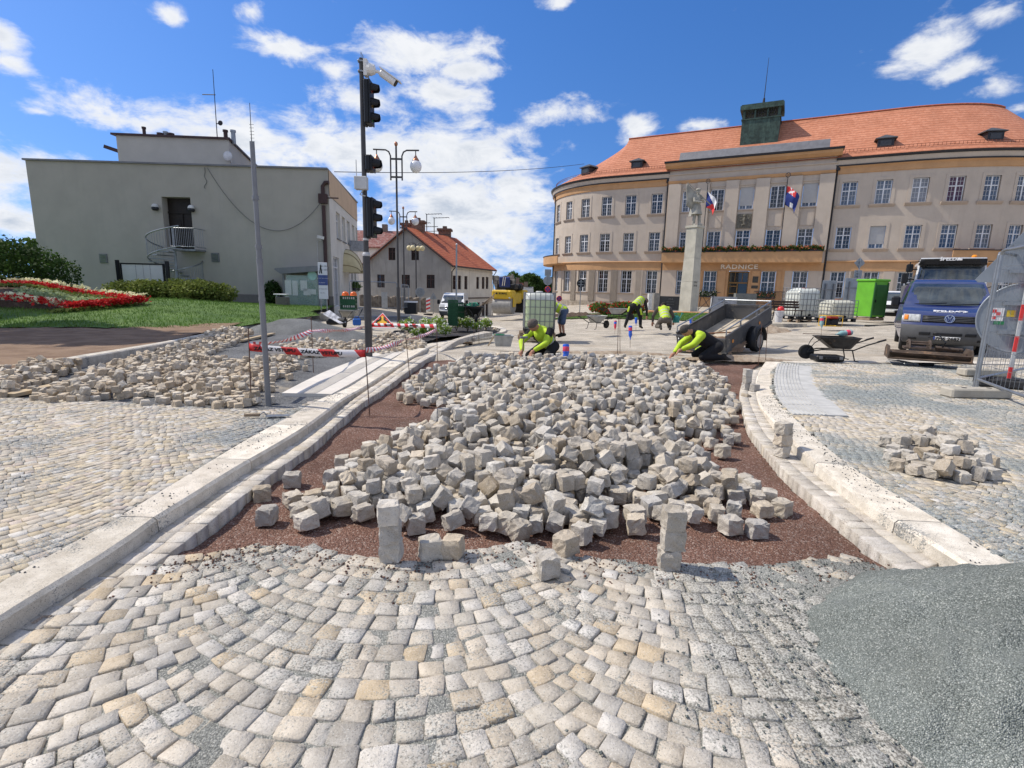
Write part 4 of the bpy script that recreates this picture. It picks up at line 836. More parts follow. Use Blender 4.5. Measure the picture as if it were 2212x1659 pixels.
# ---------------------------------------------------------------- left building
M_GWALL=mat('grey_render',(.405,.38,.33),.92,.05,.7,.006,120,stain=((.30,.29,.27),.2)); M_CREAM=mat('cream_render',(.66,.63,.56),.9,.06,1.,.004,100,stain=((.50,.46,.40),.25)); M_PEACH=mat('peach_render',(.60,.44,.29),.9,.05,1.); M_PLINTH=mat('grey_plinth',(.20,.185,.17),.9,.1,2,.004,60); M_BROWN=mat('brown_pipe',(.055,.03,.028),.5,.1,3); M_GALV=mat('galvanised_steel',(.30,.32,.34),.42,.14,5,metal=.75); M_STEEL=mat('grey_painted_steel',(.20,.205,.215),.45,.08,4,metal=.2)
def left_building():
    A=far(720,669,29.55); A.z=0; Bp=Vector((-26.95,29.85,0)); L=Vector((A.x,A.y,0))
    t=thing('corner_building','windowless grey rendered building with outside spiral stair and peach band along its roof','building',L)
    B=lambda: (lambda m:(setattr(m,'M',Matrix.Translation(-L)),m)[1])(MB())
    fr=Fac((Bp.x,Bp.y),(A.x,A.y)); zA=zat(A,366.5); zB=zat(Bp,346); C=far(776,640,40.7); sd=Fac((A.x,A.y),(C.x,C.y)); W=fr.L
    sx=lambda u:min((abs(proj(fr.pos(s*.05,0,3))[0]-u),s*.05) for s in range(int(W/.05)))[1]
    top=lambda s:zB+(zA-zB)*s/W
    d0,d1=sx(359),sx(421); pd=fr.pos((d0+d1)/2,0,0); zd0=zat(pd,539); zd1=zat(pd,425.5)
    mb=B(); fr.wall(mb,0,W,.75,min(zA,zB)-.02,[(d0,d1,zd0,zd1)],rev=.55)
    mb.add([fr.pos(0,0,min(zA,zB)-.02),fr.pos(W,0,min(zA,zB)-.02),fr.pos(W,0,zA),fr.pos(0,0,zB)],[(0,1,2,3)])
    mb.add([fr.pos(0,0,-1),fr.pos(0,-11,-1),fr.pos(0,-11,zB),fr.pos(0,0,zB)],[(0,1,2,3)])
    mb.k=3; fr.band(mb,-.04,W+.04,[(-.1,-1.),(.05,-1.),(.05,.72),(0,.75)]); mb.k=1
    Ls=sd.L; ws=[]
    for u0,u1,v0,v1 in ((726.5,735,456,514),(739,746,463,520),(750,756,472,525),(760.5,766,480,529),(768.5,773.5,487,533)):
        g=lambda u:min((abs(proj(sd.pos(s*.02,0,5))[0]-u),s*.02) for s in range(int(Ls/.02)))[1]; ws.append((g(u0),g(u1)))
    zz0=zat(sd.pos(ws[0][0],0,0),514); zz1=zat(sd.pos(ws[0][0],0,0),456); hs=[(a,b,zz0,zz1) for a,b in ws]+[(.55,2.6,.1,3.0),(7.6,8.5,1.2,2.7),(9.2,10.1,1.2,2.7)]
    sd.wall(mb,0,Ls,-1,zA-1.35,hs,rev=.22); mb.k=2; sd.wall(mb,0,Ls,zA-1.35,zA,d=.03); mb.k=1
    mb.add([fr.pos(0,-11,-1),sd.pos(Ls,0,-1),sd.pos(Ls,0,zA),fr.pos(0,-11,zB)],[(0,1,2,3)])
    mb.build('wall',[M_GWALL,M_CREAM,M_PEACH,M_PLINTH],t)
    mb=B(); mb.plate([fr.pos(-.1,.1,zB),fr.pos(W,.1,zA),sd.pos(Ls,.1,zA),fr.pos(-.1,-11.1,zB)],.09); mb.build('roof',M_GREYM,t)
    for a,b in ws: 
        window(sd,(a+b)/2,zz0,zz1,b-a,-.18,t,L,M_WHITE,M_GLASS,trans=.7,bars=1)
        m=B(); sd.band(m,a-.06,b+.06,[(-.05,zz0-.07),(.07,zz0-.07),(.07,zz0-.01),(-.05,zz0-.01)]); m.build('sill',M_GREYM,t)
    for a,b,c,e in hs[5:]: window(sd,(a+b)/2,c,e,b-a,-.15,t,L,M_WHITE if a<1 else M_DARK,M_GLASS,trans=.8,bars=2 if a<1 else 1)
    # dark door with landing
    mb=B(); M=fr.M((d0+d1)/2,-.5,zd0); mb.M=mb.M@M; w=d1-d0;h=zd1-zd0; md=mat('dark_brown_door',(.022,.017,.014),.5,.2,5)
    mb.box((0,0,h*.36),(w,.06,h*.72)); mb.box((0,.0,h*.86),(w,.05,h*.27)); mb.box((0,-.05,h*.725),(w,.08,.1))
    for x in (-.3,.3): 
        for z in (.15,.42): mb.box((x*w*.75,-.045,h*z+.2),(w*.3,.03,h*.2))
    mb.box((.0,-.05,h*.36),(.06,.06,h*.7)); mb.build('door',md,t)
    # downpipe with hopper
    mb=B(); q=sd.pos(.0,.0,0); x=A.x-.28; y=A.y-.14; mb.cyl((x,y,.05),(x,y,zA-1.9),.10); mb.box((x,y-.02,zA-1.55),(.42,.3,.5)); mb.tube([(x,y,zA-1.3),(x,y,zA-.9),(x+.15,y,zA-.7),(x+.35,y,zA-.7)],.11); mb.box((x+.55,y,zA-1.5),(.6,.06,.06)); mb.build('downpipe',M_BROWN,t)
    # lamps, vents, cameras, cables on the front
    for u,v in ((349,447),(425,450)):
        s=sx(u); z=zat(fr.pos(s,.1,0),v); mb=B(); p=fr.pos(s,.16,z); mb.sph(p,.17,12,8); mb.k=1; mb.lathe([(.17,-.02),(.175,-.12),(.12,-.2)],p,12); mb.box(fr.pos(s,.05,z+.05),(.12,.1,.12)); mb.build('wall_lamp',[mat('lamp_white',(.6,.6,.58),.3),M_DARK],t)
    for u,v in ((222.5,558),(464,556)):
        s=sx(u); z=zat(fr.pos(s,.1,0),v); mb=B(); mb.M=mb.M@fr.M(s,.02,z); mb.box((0,0,0),(.44,.05,.5)); mb.k=1
        for k in range(6): mb.box((0,-.035,-.2+.08*k),(.36,.03,.05),(.5,0,0))
        mb.build('wall_vent',[M_STEEL,M_GALV],t)
    s=sx(699); z=zat(fr.pos(s,.1,0),518); mb=B(); p=fr.pos(s,0,z); mb.cyl(p+Vector((0,-.05,0)),p+Vector((0,-.35,.05)),.03); mb.box(p+Vector((.05,-.42,.1)),(.36,.18,.16),(0,.2,.3)); mb.tube([p,p+Vector((-.3,-.02,-.1)),p+Vector((-.3,-.02,-2.5))],.015,5); mb.build('wall_camera',mat('camera_white',(.55,.55,.53),.5),t)
    mb=B(); a=fr.pos(sx(462),.03,zat(fr.pos(sx(462),0,0),362)); b=fr.pos(sx(712),.06,zat(fr.pos(sx(712),0,0),420)); pts=[a.lerp(b,k/24)+Vector((0,-.03,-2.6*(1-(2*k/24-1)**2))) for k in range(25)]; mb.tube(pts,.018,5)
    s=sx(457); z=zat(fr.pos(s,0,0),362); mb.tube([fr.pos(s+.1*math.sin(k*.6)*(k/20),.04,z-1.1*k/20) for k in range(21)],.018,5); mb.build('cable',mat('grey_cable',(.18,.18,.17),.7),t)
    # set-back upper storey
    U0=far(256,345,33.6);U1=far(497,352,33.6);U0.z=U1.z=0; uf=Fac((U0.x,U0.y),(U1.x,U1.y)); zu0=zat(U0,292); zu1=zat(U1,302); U2=far(567,350,42); U2.z=0; us=Fac((U1.x,U1.y),(U2.x,U2.y)); zu2=zat(U2,352)
    mb=B(); mb.add([uf.pos(0,0,5),uf.pos(uf.L,0,5),uf.pos(uf.L,0,zu1),uf.pos(0,0,zu0)],[(0,1,2,3)]); mb.add([us.pos(0,0,5),us.pos(us.L,0,5),us.pos(us.L,0,zu1-.3),us.pos(0,0,zu1)],[(0,1,2,3)]); mb.add([uf.pos(0,0,5),uf.pos(0,-8,5),uf.pos(0,-8,zu0),uf.pos(0,0,zu0)],[(0,1,2,3)]); mb.add([uf.pos(0,-8,5),us.pos(us.L,0,5),us.pos(us.L,0,zu1-.3),uf.pos(0,-8,zu0)],[(0,1,2,3)]); mb.build('upper_storey',mat('beige_render',(.46,.44,.39),.92,.05,.8,.004,100),t)
    mb=B(); mb.plate([uf.pos(-.25,.15,zu0),uf.pos(uf.L+.15,.15,zu1),us.pos(us.L+.2,.15,zu1-.3),uf.pos(-.25,-8,zu0)],.12); mb.box(uf.pos(-.45,-.6,zat(U0,321)),(.9,1.2,.22),(0,.3,0)); mb.build('upper_roof',M_BROWN,t)
    for u,hh,r,k in ((313,.55,.10,0),(347,.2,.16,0),(358,.3,.12,1),(371,.2,.16,0),(489,.75,.13,0),(504,.75,.14,1)):
        s=min((abs(proj(uf.pos(q*.05,-.6,zu0))[0]-u),q*.05) for q in range(-20,int(uf.L/.05)+40))[1]; m=B(); p=uf.pos(s,-.6,zu0+.05 if u<400 else zu1-.1); m.cyl(p,p+Vector((0,0,hh)),r); m.cyl(p+Vector((0,0,hh-.02)),p+Vector((0,0,hh+.1)),r*1.3); m.build('roof_vent',[M_BROWN,M_GALV][k],t)
    for u,v0,v1 in ((469,297,160),(544,322,228)):
        q=far(u,v0,36); q2=far(u-5,v1,36); m=B(); m.cyl((q.x,q.y,q.z-1.2),(q.x+.05,q.y,q2.z),.035,.02,6)
        if u<500: m.cyl((q.x-.8,q.y,q2.z-1.6),(q.x+.1,q.y,q2.z-1.6),.03,n=6); m.cyl((q.x,q.y,q.z+.9),(q.x+.22,q.y,q.z+.9),.03); m.sph((q.x+.3,q.y,q.z+.95),.17,10,6,(1,.4,1))
        else:
            for k in range(6): m.box((q.x+.08,q.y,q.z+.5+.22*k),(.3,.02,.02))
        m.build('antenna',M_DARK,t)
    m=B(); q=far(492,337,33.3); m.sph(q,.3,12,6,(1,.45,1)); m.cyl(q,q+Vector((0,.4,-.3)),.04); m.build('satellite_dish',mat('dish_white',(.6,.6,.6),.4),t)
    # awning, door sign
    m=B(); M=sd.M(5.3,0,2.2); m.M=m.M@M; ring=[[(1.3*math.cos(a)*1.,-1.1*math.sin(b),1.5*math.sin(a)*math.cos(b)) for a in np.linspace(0,math.pi,13)] for b in np.linspace(0,1.45,6)]
    m.loft(ring,cap=False,closed=False); m.build('awning',mat('cream_awning',(.55,.47,.28),.8,.05,3),t)
    m=B(); m.M=m.M@M
    for a in np.linspace(.3,math.pi-.3,5): m.tube([(1.31*math.cos(a),-1.11*math.sin(b),1.52*math.sin(a)*math.cos(b)) for b in np.linspace(0,1.45,7)],.02,5)
    m.build('awning_ribs',mat('awning_rib',(.22,.16,.08),.7),t)
    m=B(); m.M=m.M@sd.M(7.5,.5,4.1); m.box((0,0,0),(.5,1.0,.7)); m.box((0,.4,.0),(.05,.5,.05)); m.build('sign_box',mat('grey_sign_box',(.33,.34,.36),.5,.2,8),t)
    for s in (8.05,9.65): m=B(); m.M=m.M@sd.M(s,.15,1.1); m.box((0,0,0),(.8,.25,.2)); o=m.build('window_box',M_DARK,t); rg=np.random.RandomState(3); q=np.stack([rg.uniform(-.4,.4,160),rg.normal(0,.12,160),.25+rg.normal(0,.14,160)],1); mm=sd.M(s,.15,1.1); q=[tuple(mm@Vector(w)-L) for w in q]; leaves(None,'foliage',q,.12,4,M_LEAFM,o)
    # spiral stair of galvanised steel
    uc=far(381,580,28.55); zb=.55; zt=zd0-.02; R=1.26; st=thing('spiral_stair','galvanised steel spiral stair climbing to the dark door','stair',(uc.x,uc.y,zb)); cx=0
    m=MB(); m.cyl((0,0,0),(0,0,zt-zb+1.1),.07,n=12); m.build('centre_post',M_GALV,st)
    n=15; a0=R_(-100); a1=a0+R_(415); H=zt-zb; m=MB()
    for k in range(n):
        a=a0+(a1-a0)*k/n; b=a+(a1-a0)/n*1.12; z=H*(k+1)/n-.02; m.plate([(.05*math.cos(a),.05*math.sin(a),z),(R*math.cos(a),R*math.sin(a),z),(R*math.cos(b),R*math.sin(b),z),(.05*math.cos(b),.05*math.sin(b),z)],-.04)
    m.build('steps',M_GALV,st); m=MB(); hel=lambda r,dz:[(r*math.cos(a0+(a1-a0)*k/60),r*math.sin(a0+(a1-a0)*k/60),H*k/60+dz) for k in range(61)]
    m.tube(hel(R,1.15),.04,6); m.tube(hel(R,.12),.032,6); m.build('handrail',M_GALV,st); m=MB()
    for k in range(0,61): p=hel(R,0)[k]; m.cyl((p[0],p[1],p[2]+.1),(p[0],p[1],p[2]+1.15),.011,n=5)
    m.build('balusters',M_GALV,st)
    m=MB(); lx0,lx1=-.1,1.35; y0=-.35;y1=fr.pos(d1,0,0).y-uc.y-.02; m.box(((lx0+lx1)/2,(y0+y1)/2,H-.05),(lx1-lx0,y1-y0,.09)); m.build('landing',M_GALV,st); m=MB()
    P=[(lx0+.15,y0,0),(lx1,y0,0),(lx1,y1,0)]
    for dz in (.12,1.1): m.tube([Vector(p)+Vector((0,0,H+dz)) for p in P],.022,6)
    for k in range(14): x=lx0+.15+(lx1-lx0-.15)*k/13; m.cyl((x,y0,H+.1),(x,y0,H+1.1),.011,n=5)
    for k in range(5): y=y0+(y1-y0)*k/5; m.cyl((lx1,y,H+.1),(lx1,y,H+1.1),.011,n=5)
    m.build('landing_rail',M_GALV,st)
left_building()
# ---------------------------------------------------------------- gabled house, barn, far roofs
def house():
    C=far(974,640,48); E=far(1063,640,57.5); C.z=E.z=0; dv=(E-C).normalized(); nv=Vector((-dv.y,dv.x,0)); Wd=9.2; G=C+nv*Wd; L=Vector((C.x,C.y,-1.3)); Ln=(E-C).length
    t=thing('gabled_house','old house with grey gable, cream long side and red tiled roof','house',L); ze=zat(C,570); mid=C+nv*Wd/2; zr=zat(mid,494.5)
    B=lambda: (lambda m:(setattr(m,'M',Matrix.Translation(-L)),m)[1])(MB())
    gf=Fac((G.x,G.y),(C.x,C.y)); sf=Fac((C.x,C.y),(E.x,E.y)); gx=lambda u,z=2:min((abs(proj(gf.pos(s*.05,0,z))[0]-u),s*.05) for s in range(int(Wd/.05)+1))[1]; fx=lambda u:min((abs(proj(sf.pos(s*.05,0,2))[0]-u),s*.05) for s in range(int(Ln/.05)+1))[1]
    H=[]
    for u0,u1,v0,v1 in ((814.5,831,593,621),(868,885,593.5,621.5),(921,939,593.5,622.5),(840,855,535,562),(889.5,905,535,562)):
        a,b=gx(u0),gx(u1); p=gf.pos((a+b)/2,0,0); H.append((a,b,zat(p,v1),zat(p,v0)))
    mb=B(); gf.wall(mb,0,Wd,-2,ze,H[:3],rev=.15)
    hu=H[3:]; zu=max(h[3] for h in hu); sa=(zu-ze+.15)/(zr-ze)*Wd/2
    S=sorted([0,sa,Wd-sa]+[x for h in hu for x in h[:2]]+[Wd/2,Wd]); rz=lambda s:ze+(zr-ze)*(1-abs(s-Wd/2)/(Wd/2))
    for a,b in zip(S,S[1:]):
        hh=[h for h in hu if h[0]<(a+b)/2<h[1]]
        if hh: h=hh[0]; mb.add([gf.pos(a,0,ze),gf.pos(b,0,ze),gf.pos(b,0,h[2]),gf.pos(a,0,h[2])],[(0,1,2,3)]); mb.add([gf.pos(a,0,h[3]),gf.pos(b,0,h[3]),gf.pos(b,0,rz(b)),gf.pos(a,0,rz(a))],[(0,1,2,3)])
        else: mb.add([gf.pos(a,0,ze),gf.pos(b,0,ze),gf.pos(b,0,max(rz(b),ze+1e-3)),gf.pos(a,0,max(rz(a),ze+1e-3))],[(0,1,2,3)])
    mb.k=1; SH=[]
    for u0,u1,v0,v1 in ((978,984,595,625),(989.5,995,595,625),(1003.5,1010,596,625),(1029,1034,598,624),(1041,1046,598,624),(1049.5,1053.5,598,624)):
        a,b=fx(u0),fx(u1); b=max(b,a+.75); p=sf.pos(a,0,0); SH.append((a,b,zat(p,v1),zat(p,v0)))
    for u0,u1 in ((1006,1010),(1031,1034.5),(1042,1046),(1050,1054)):
        a=fx(u0); SH.append((a,a+.75,SH[0][2]-2.9,SH[0][2]-1.3))
    sf.wall(mb,0,Ln,-2.5,ze,SH,rev=.18); sf.band(mb,0,Ln,[(0,ze-.55),(.06,ze-.5),(.06,ze-.42),(0,ze-.4)]); sf.band(mb,0,Ln,[(0,ze-.2),(.15,ze-.15),(.2,ze),(0,ze)]); zc=SH[0][2]-.9; mb.k=2; sf.band(mb,0,Ln,[(0,zc),(.1,zc+.02),(.1,zc+.1),(0,zc+.12)]); mb.k=1
    for k in range(6): sf.band(mb,0,Ln,[(0,zc-.35-k*.34),(.03,zc-.35-k*.34),(.03,zc-.09-k*.34),(0,zc-.09-k*.34)],ex=()) if 0 else None
    mb.k=1; mb.add([gf.pos(0,-Ln,-2),gf.pos(Wd,-Ln,-2),gf.pos(Wd,-Ln,ze),gf.pos(Wd/2,-Ln,zr),gf.pos(0,-Ln,ze)],[(0,1,2,3,4)])
    mb.build('wall',[mat('grey_gable_render',(.33,.32,.30),.95,.10,.8,.008,50,stain=((.20,.19,.18),.6)),mat('stained_cream_render',(.70,.65,.55),.92,.08,.8,.004,60,stain=((.42,.34,.26),.6)),M_BROWN],t)
    rf=B(); ov=.35
    for sgn in (1,-1):
        e0=gf.pos(Wd/2+sgn*(Wd/2+.4),.3,ze-.25); e1=gf.pos(Wd/2+sgn*(Wd/2+.4),-Ln-.2,ze-.25); r0_=gf.pos(Wd/2,.3,zr+.06); r1_=gf.pos(Wd/2,-Ln-.2,zr+.06); rf.plate([e0,e1,r1_,r0_] if sgn>0 else [e0,r0_,r1_,e1],.12)
    ro=rf.build('roof',M_TILE2,t)
    m=B(); 
    for sgn in (1,-1): m.tube([gf.pos(Wd/2+sgn*(Wd/2+.42),.32,ze-.28),gf.pos(Wd/2,.32,zr+.04)],.09,6)
    m.build('verge_board',M_BROWN,ro); m=B(); m.tube([sf.pos(-.2,.45,ze-.22),sf.pos(Ln,.45,ze-.22)],.07,6); m.tube([sf.pos(.0,.45,ze-.3),sf.pos(.0,.1,ze-.7),sf.pos(.0,.1,-2)],.05,6); m.tube([sf.pos(Ln,.45,ze-.3),sf.pos(Ln,.1,ze-.8),sf.pos(Ln,.1,-2)],.05,6); m.build('gutter',M_DARK,ro)
    for h in H: window(gf,(h[0]+h[1])/2,h[2],h[3],h[1]-h[0],-.1,t,L,M_BROWN,M_GLASS,trans=.66,bars=2,rows=(0,0))
    for h in SH: window(sf,(h[0]+h[1])/2,h[2],h[3],h[1]-h[0],-.12,t,L,M_BROWN,M_GLASS,trans=.66,bars=2,rows=(0,0))
    mk=mat('brick_chimney',(.19,.12,.09),.9,.3,5,.02,14)
    for u,v0,v1,w,dd in ((879,530,493,.9,48.5),(902,524,497,1.0,51),(900,570,511,1.15,0),(956,560,502,1.25,0)):
        if dd: p=far(u,v0,dd+4)
        else: p=far(*((904,533,51) if u==900 else (961,523,57)))
        z1=zat(p,{879:485,902:488,900:480,956:497}[u]); m=B(); m.box((p.x,p.y,(p.z-2+z1)/2),(w,w,z1-p.z+2)); m.box((p.x,p.y,z1+.0),(w*1.25,w*1.25,.22)); m.box((p.x,p.y,z1+.2),(w*.35,w*.35,.4)); m.build('chimney',mk,ro)
    for u,v0,v1 in ((922,520,462),(938,520,470)):
        p=far(u,v0,53); z1=zat(p,v1); m=B(); m.cyl(p,(p.x,p.y,z1),.045,n=6)
        for k,(dz,l,o) in enumerate(((0,1.6,.9),(-.9,1.2,-.3),(-1.7,2.2,.6),(-2.3,1.4,-.5))):
            m.box((p.x+o*.8,p.y,z1+dz),(l,.04,.05),(0,-.06,0))
            for q in range(6): m.box((p.x+o*.8-l/2+l*q/5,p.y,z1+dz),(.03,.5,.03))
        m.build('antenna',M_DARK,ro)
house()
def far_house(label,u0,u1,v0,v1,vb,d,rm,wm,cat='house',slope=3.,name='distant_house'):
    """a low house seen over others: ridge along the picture, roof between v0 (ridge) and v1 (eaves)"""
    a=far(u0,v1,d);b=far(u1,v1,d); zr=far((u0+u1)/2,v0,d+slope).z; L=Vector(((a.x+b.x)/2,a.y,min(a.z,b.z)-5)); t=thing(name,label,cat,L); B=lambda: (lambda m:(setattr(m,'M',Matrix.Translation(-L)),m)[1])(MB()); z=min(a.z,b.z)
    m=B(); m.prism([(a.y-.0,-9),(a.y+2*slope,-9),(a.y+2*slope,z),(a.y+slope,zr-.1),(a.y,z)],a.x+.15,b.x-.15,'x'); m.build('wall',wm,t)
    m=B(); m.plate([(a.x-.2,a.y-.3,z-.2),(b.x+.2,a.y-.3,z-.2),(b.x+.2,a.y+slope,zr),(a.x-.2,a.y+slope,zr)],.15); m.plate([(a.x-.2,a.y+2*slope+.3,z-.2),(a.x-.2,a.y+slope,zr),(b.x+.2,a.y+slope,zr),(b.x+.2,a.y+2*slope+.3,z-.2)],.15); m.build('roof',rm,t)
    m=B(); m.box((a.x*.35+b.x*.65,a.y+slope*1.0,zr+.3),(.6,.6,1.2)); m.build('chimney',mat('dull_chimney',(.2,.16,.13),.9),t)
far_house('pale house with mottled dark red roof between the grey gable and the corner building',740,862,501,531,680,62,tile_mat('mottled_roof',(.20,.07,.06),(.30,.14,.12),.3,.03,.5,streak=(.34,.24,.22)),M_CREAM)
far_house('low house with red roof below the dark trees',1108,1168,628,648,690,88,M_TILE2,M_GWALL); far_house('distant cottage with brick red roof beyond the barn, under the trees',1098,1128,612,632,690,82,tile_mat('dull_red_roof',(.22,.08,.05),(.3,.13,.09),.3),M_CREAM)
far_house('distant grey roofed shed beside the red roofs',1112,1150,621,636,690,80,tile_mat('grey_far_roof',(.16,.17,.18),(.22,.23,.24),.3),M_GWALL)
def barn():
    a=far(1066,668,64); L=Vector((a.x,a.y,-2)); t=thing('old_barn','old barn with steep sagging dark tiled roof and whitewashed gable','barn',L); P=[far(u,v,d) for u,v,d in ((1063,594,66),(1108,592,66),(1128,652,60),(1079,656,60))]
    m=MB(); m.M=Matrix.Translation(-L); n=10; rows=[]
    for k in range(n+1):
        t2=k/n; a1=P[3].lerp(P[0],t2); b1=P[2].lerp(P[1],t2); rows.append([a1.lerp(b1,q/8)+Vector((0,0,-.22*math.sin(math.pi*q/8)+.06*math.sin(q*2.1+k))) for q in range(9)])
    m.loft(rows,cap=False,closed=False); o=m.build('roof',tile_mat('dark_barn_tiles',(.045,.04,.035),(.085,.075,.065),.34,.07,.8,streak=(.13,.12,.10)),t); o.modifiers.new('thick','SOLIDIFY').thickness=.2
    m=MB(); m.M=Matrix.Translation(-L); q=far(1061,600,66); e=far(1078,656,60.2); b0=far(1066,690,62); m.plate([(e.x,e.y,-4),(e.x,e.y,e.z),(q.x,q.y,q.z-.3),(q.x-1.5,q.y+2,q.z-2.5),(q.x-1.5,q.y+2,-4)],.3); m.plate([(P[3].x,P[3].y,-4),(P[2].x,P[2].y,-4),(P[2].x,P[2].y,P[2].z-.2),(P[3].x,P[3].y,P[3].z-.2)],-.3); m.build('wall',mat('whitewash',(.62,.60,.57),.9,.06,1.5),t)
    c=far(1091,630,61.5); m=MB(); m.M=Matrix.Translation(-L); m.box((c.x,c.y+.4,c.z+.3),(.8,.8,1.6)); m.build('chimney',mat('pale_chimney',(.36,.34,.31),.9,.2,4),t)
barn()
# ---------------------------------------------------------------- trees
def tree(label,p,H,lobes,n,size,m,seed,group=None,tr=.25,name='tree'):
    t=thing(name,label,'tree',p,0,group); mb=MB(); rg=random.Random(seed)
    mb.tube([(0,0,-.5),(.1,0,H*.3),(-.05,.05,H*.6),(.05,0,H*.92)],[tr,tr*.8,tr*.5,tr*.1],8)
    for k in range(9):
        a=rg.uniform(0,6.28); z=H*rg.uniform(.3,.7); l=lobes[k%len(lobes)]; mb.tube([(0,0,z),(l[0]*.5,l[1]*.5,(z+l[2])/2+.2),(l[0],l[1],l[2])],[tr*.4,tr*.25,tr*.06],6)
    mb.build('trunk',M_BARK,t); leaves(None,'crown',crown_pts(n,lobes,seed),size,seed,m,t); return t
def mk_lobes(R,H0,n,seed,r=(.3,.5)):
    return [(a,b,c+H0,d,e,f) for a,b,c,d,e,f in rlobes(n,R,seed,1.,r)]
TG='distant trees behind the town roofs'
for k,(u,v,d,R,H,lab,mm) in enumerate(((1122,640,95,(3.4,3.4,2.6),5.6,'mid green round tree beyond the red roofs, left of the dark conifer',M_LEAFM),(1139,640,92,(2.6,2.6,3.4),6.2,'dark pointed evergreen tree above the distant red roofs',M_LEAFD),(1163,640,94,(4.2,4.2,3.0),5.2,'broad dark tree beside the town hall corner',M_LEAFD),(1178,640,98,(4.0,4.0,2.6),4.2,'low dark tree half hidden by the town hall corner',M_LEAFM))):
    p=far(u,v,d); p.z=-3; zt=zat(p,{0:586,1:582,2:592,3:600}[k]); hh=zt+3; L=mk_lobes(R,hh-R[2]*1.05,16,k+20); tree(lab,p,hh,L,5200,.34,mm,k+5,TG)
p=far(70,530,46); p.z=0; tree('green tree top showing over the low wall beyond the corner building',p,zat(p,503),mk_lobes((2.0,2.0,1.8),zat(p,503)-2,10,4),2600,.2,M_LEAFM,9)
p=far(-30,530,44); p.z=0; tree('green tree behind the dark shrub, only its top in view',p,zat(p,512),mk_lobes((2.4,2.2,1.8),zat(p,512)-2,10,5),2600,.2,M_LEAFM,10)
# tree outside the picture on the left: its shade falls on the soil strip
tree('leafy tree left of the soil strip, seen by its shade',Vector((-17.9,13.2,.2)),11.3,mk_lobes((3.5,3.2,2.6),8.4,15,33,(.28,.42)),2600,.42,M_LEAFM,31,tr=.3)
tree('second leafy tree left of the flower bed, seen by its shade',Vector((-23.5,17.5,.2)),10.6,mk_lobes((3.2,3.0,2.4),7.8,13,37,(.28,.42)),2400,.42,M_LEAFM,35,tr=.3)
def shrub(label,p,lobes,n,size,m,seed,name='shrub',cat='shrub',stems=6):
    t=thing(name,label,cat,p); mb=MB(); rg=random.Random(seed)
    for k in range(stems):
        l=lobes[k%len(lobes)]; mb.tube([(l[0]*.3,l[1]*.3,-.1),(l[0]*.7,l[1]*.7,l[2]*.6),(l[0],l[1],l[2])],[.04,.03,.015],5)
    mb.build('stem',M_BARK,t); leaves(None,'foliage',crown_pts(n,lobes,seed,.55),size,seed,m,t); return t
p=at(48,640,0,LAWN); p=far(40,630,21); p.z=LAWN(p.x,p.y); zt=zat(p,512)-p.z
shrub('big dark green shrub behind the flower carpet',p,[(-2.6,0,1.5,1.5,1.2,1.35),(-1.2,0,1.55,1.3,1.2,zt-1.5),(0,-.1,1.2,1.2,1.1,1.15),(1.0,0,1.0,1.0,.9,1.0),(1.7,.1,.8,.75,.8,.85),(.5,-.5,.6,1.2,.9,.7),(-1.5,-.6,.7,1.4,.9,.8),(-3.5,0,1.2,1.2,1,1.3)],15000,.085,M_LEAFD,7)
c=far(370,655,22.5); p=Vector((c.x,c.y,LAWN(c.x,c.y))); lb=[(x,rnd.uniform(-.35,.35),.38+rnd.uniform(-.08,.1),.72,.7,.46) for x in np.linspace(-2.0,2.0,11)]
shrub('long low rounded yellow green hedge in front of the notice board',p,lb,14000,.075,M_LEAFY,8,name='hedge',cat='hedge',stems=11)
# ---------------------------------------------------------------- loose setts: every stone is dropped on the heap and settles in the lowest of several trial poses
PA=[(618,1125),(640,1095),(690,1050),(720,1005),(760,985),(800,960),(850,930),(910,905),(960,870),(1005,852),(930,845),(870,835),(860,815),(905,790),(960,775),(1000,762),(1060,750),(1130,747),(1300,764),(1480,767),(1560,792),(1590,830),(1590,900),(1585,932),(1630,955),(1640,965),(1560,968),(1500,970),(1490,990),(1560,1030),(1640,1070),(1690,1095),(1640,1140),(1560,1140),(1490,1145),(1440,1120),(1400,1145),(1330,1160),(1230,1165),(1140,1168),(1040,1160),(950,1160),(880,1155),(800,1140),(720,1128)]
PB=[(65,860),(110,830),(170,805),(250,775),(330,760),(400,735),(450,722),(520,712),(550,720),(480,745),(440,770),(520,775),(600,765),(650,760),(640,790),(600,815),(560,850),(530,868),(470,870),(400,870),(330,866),(300,850),(250,850),(200,860),(130,860)]
PC=[(-40,868),(-40,820),(70,797),(150,787),(165,800),(100,830),(40,855)]
PD=[(600,745),(680,735),(760,742),(860,728),(900,735),(925,748),(860,755),(780,765),(700,765),(620,765)]
PE=[(1897,1030),(1905,965),(1960,952),(2040,955),(2110,975),(2120,1000),(2170,1030),(2180,1044),(2120,1040),(2020,1050),(1930,1040)]
SZ=[(1,1,1),(1.08,.95,.92),(.92,1.02,.86),(1.12,1.0,.98),(.9,.9,1.0),(1.05,.88,1.1)]; BS=[.106,.086,.094]
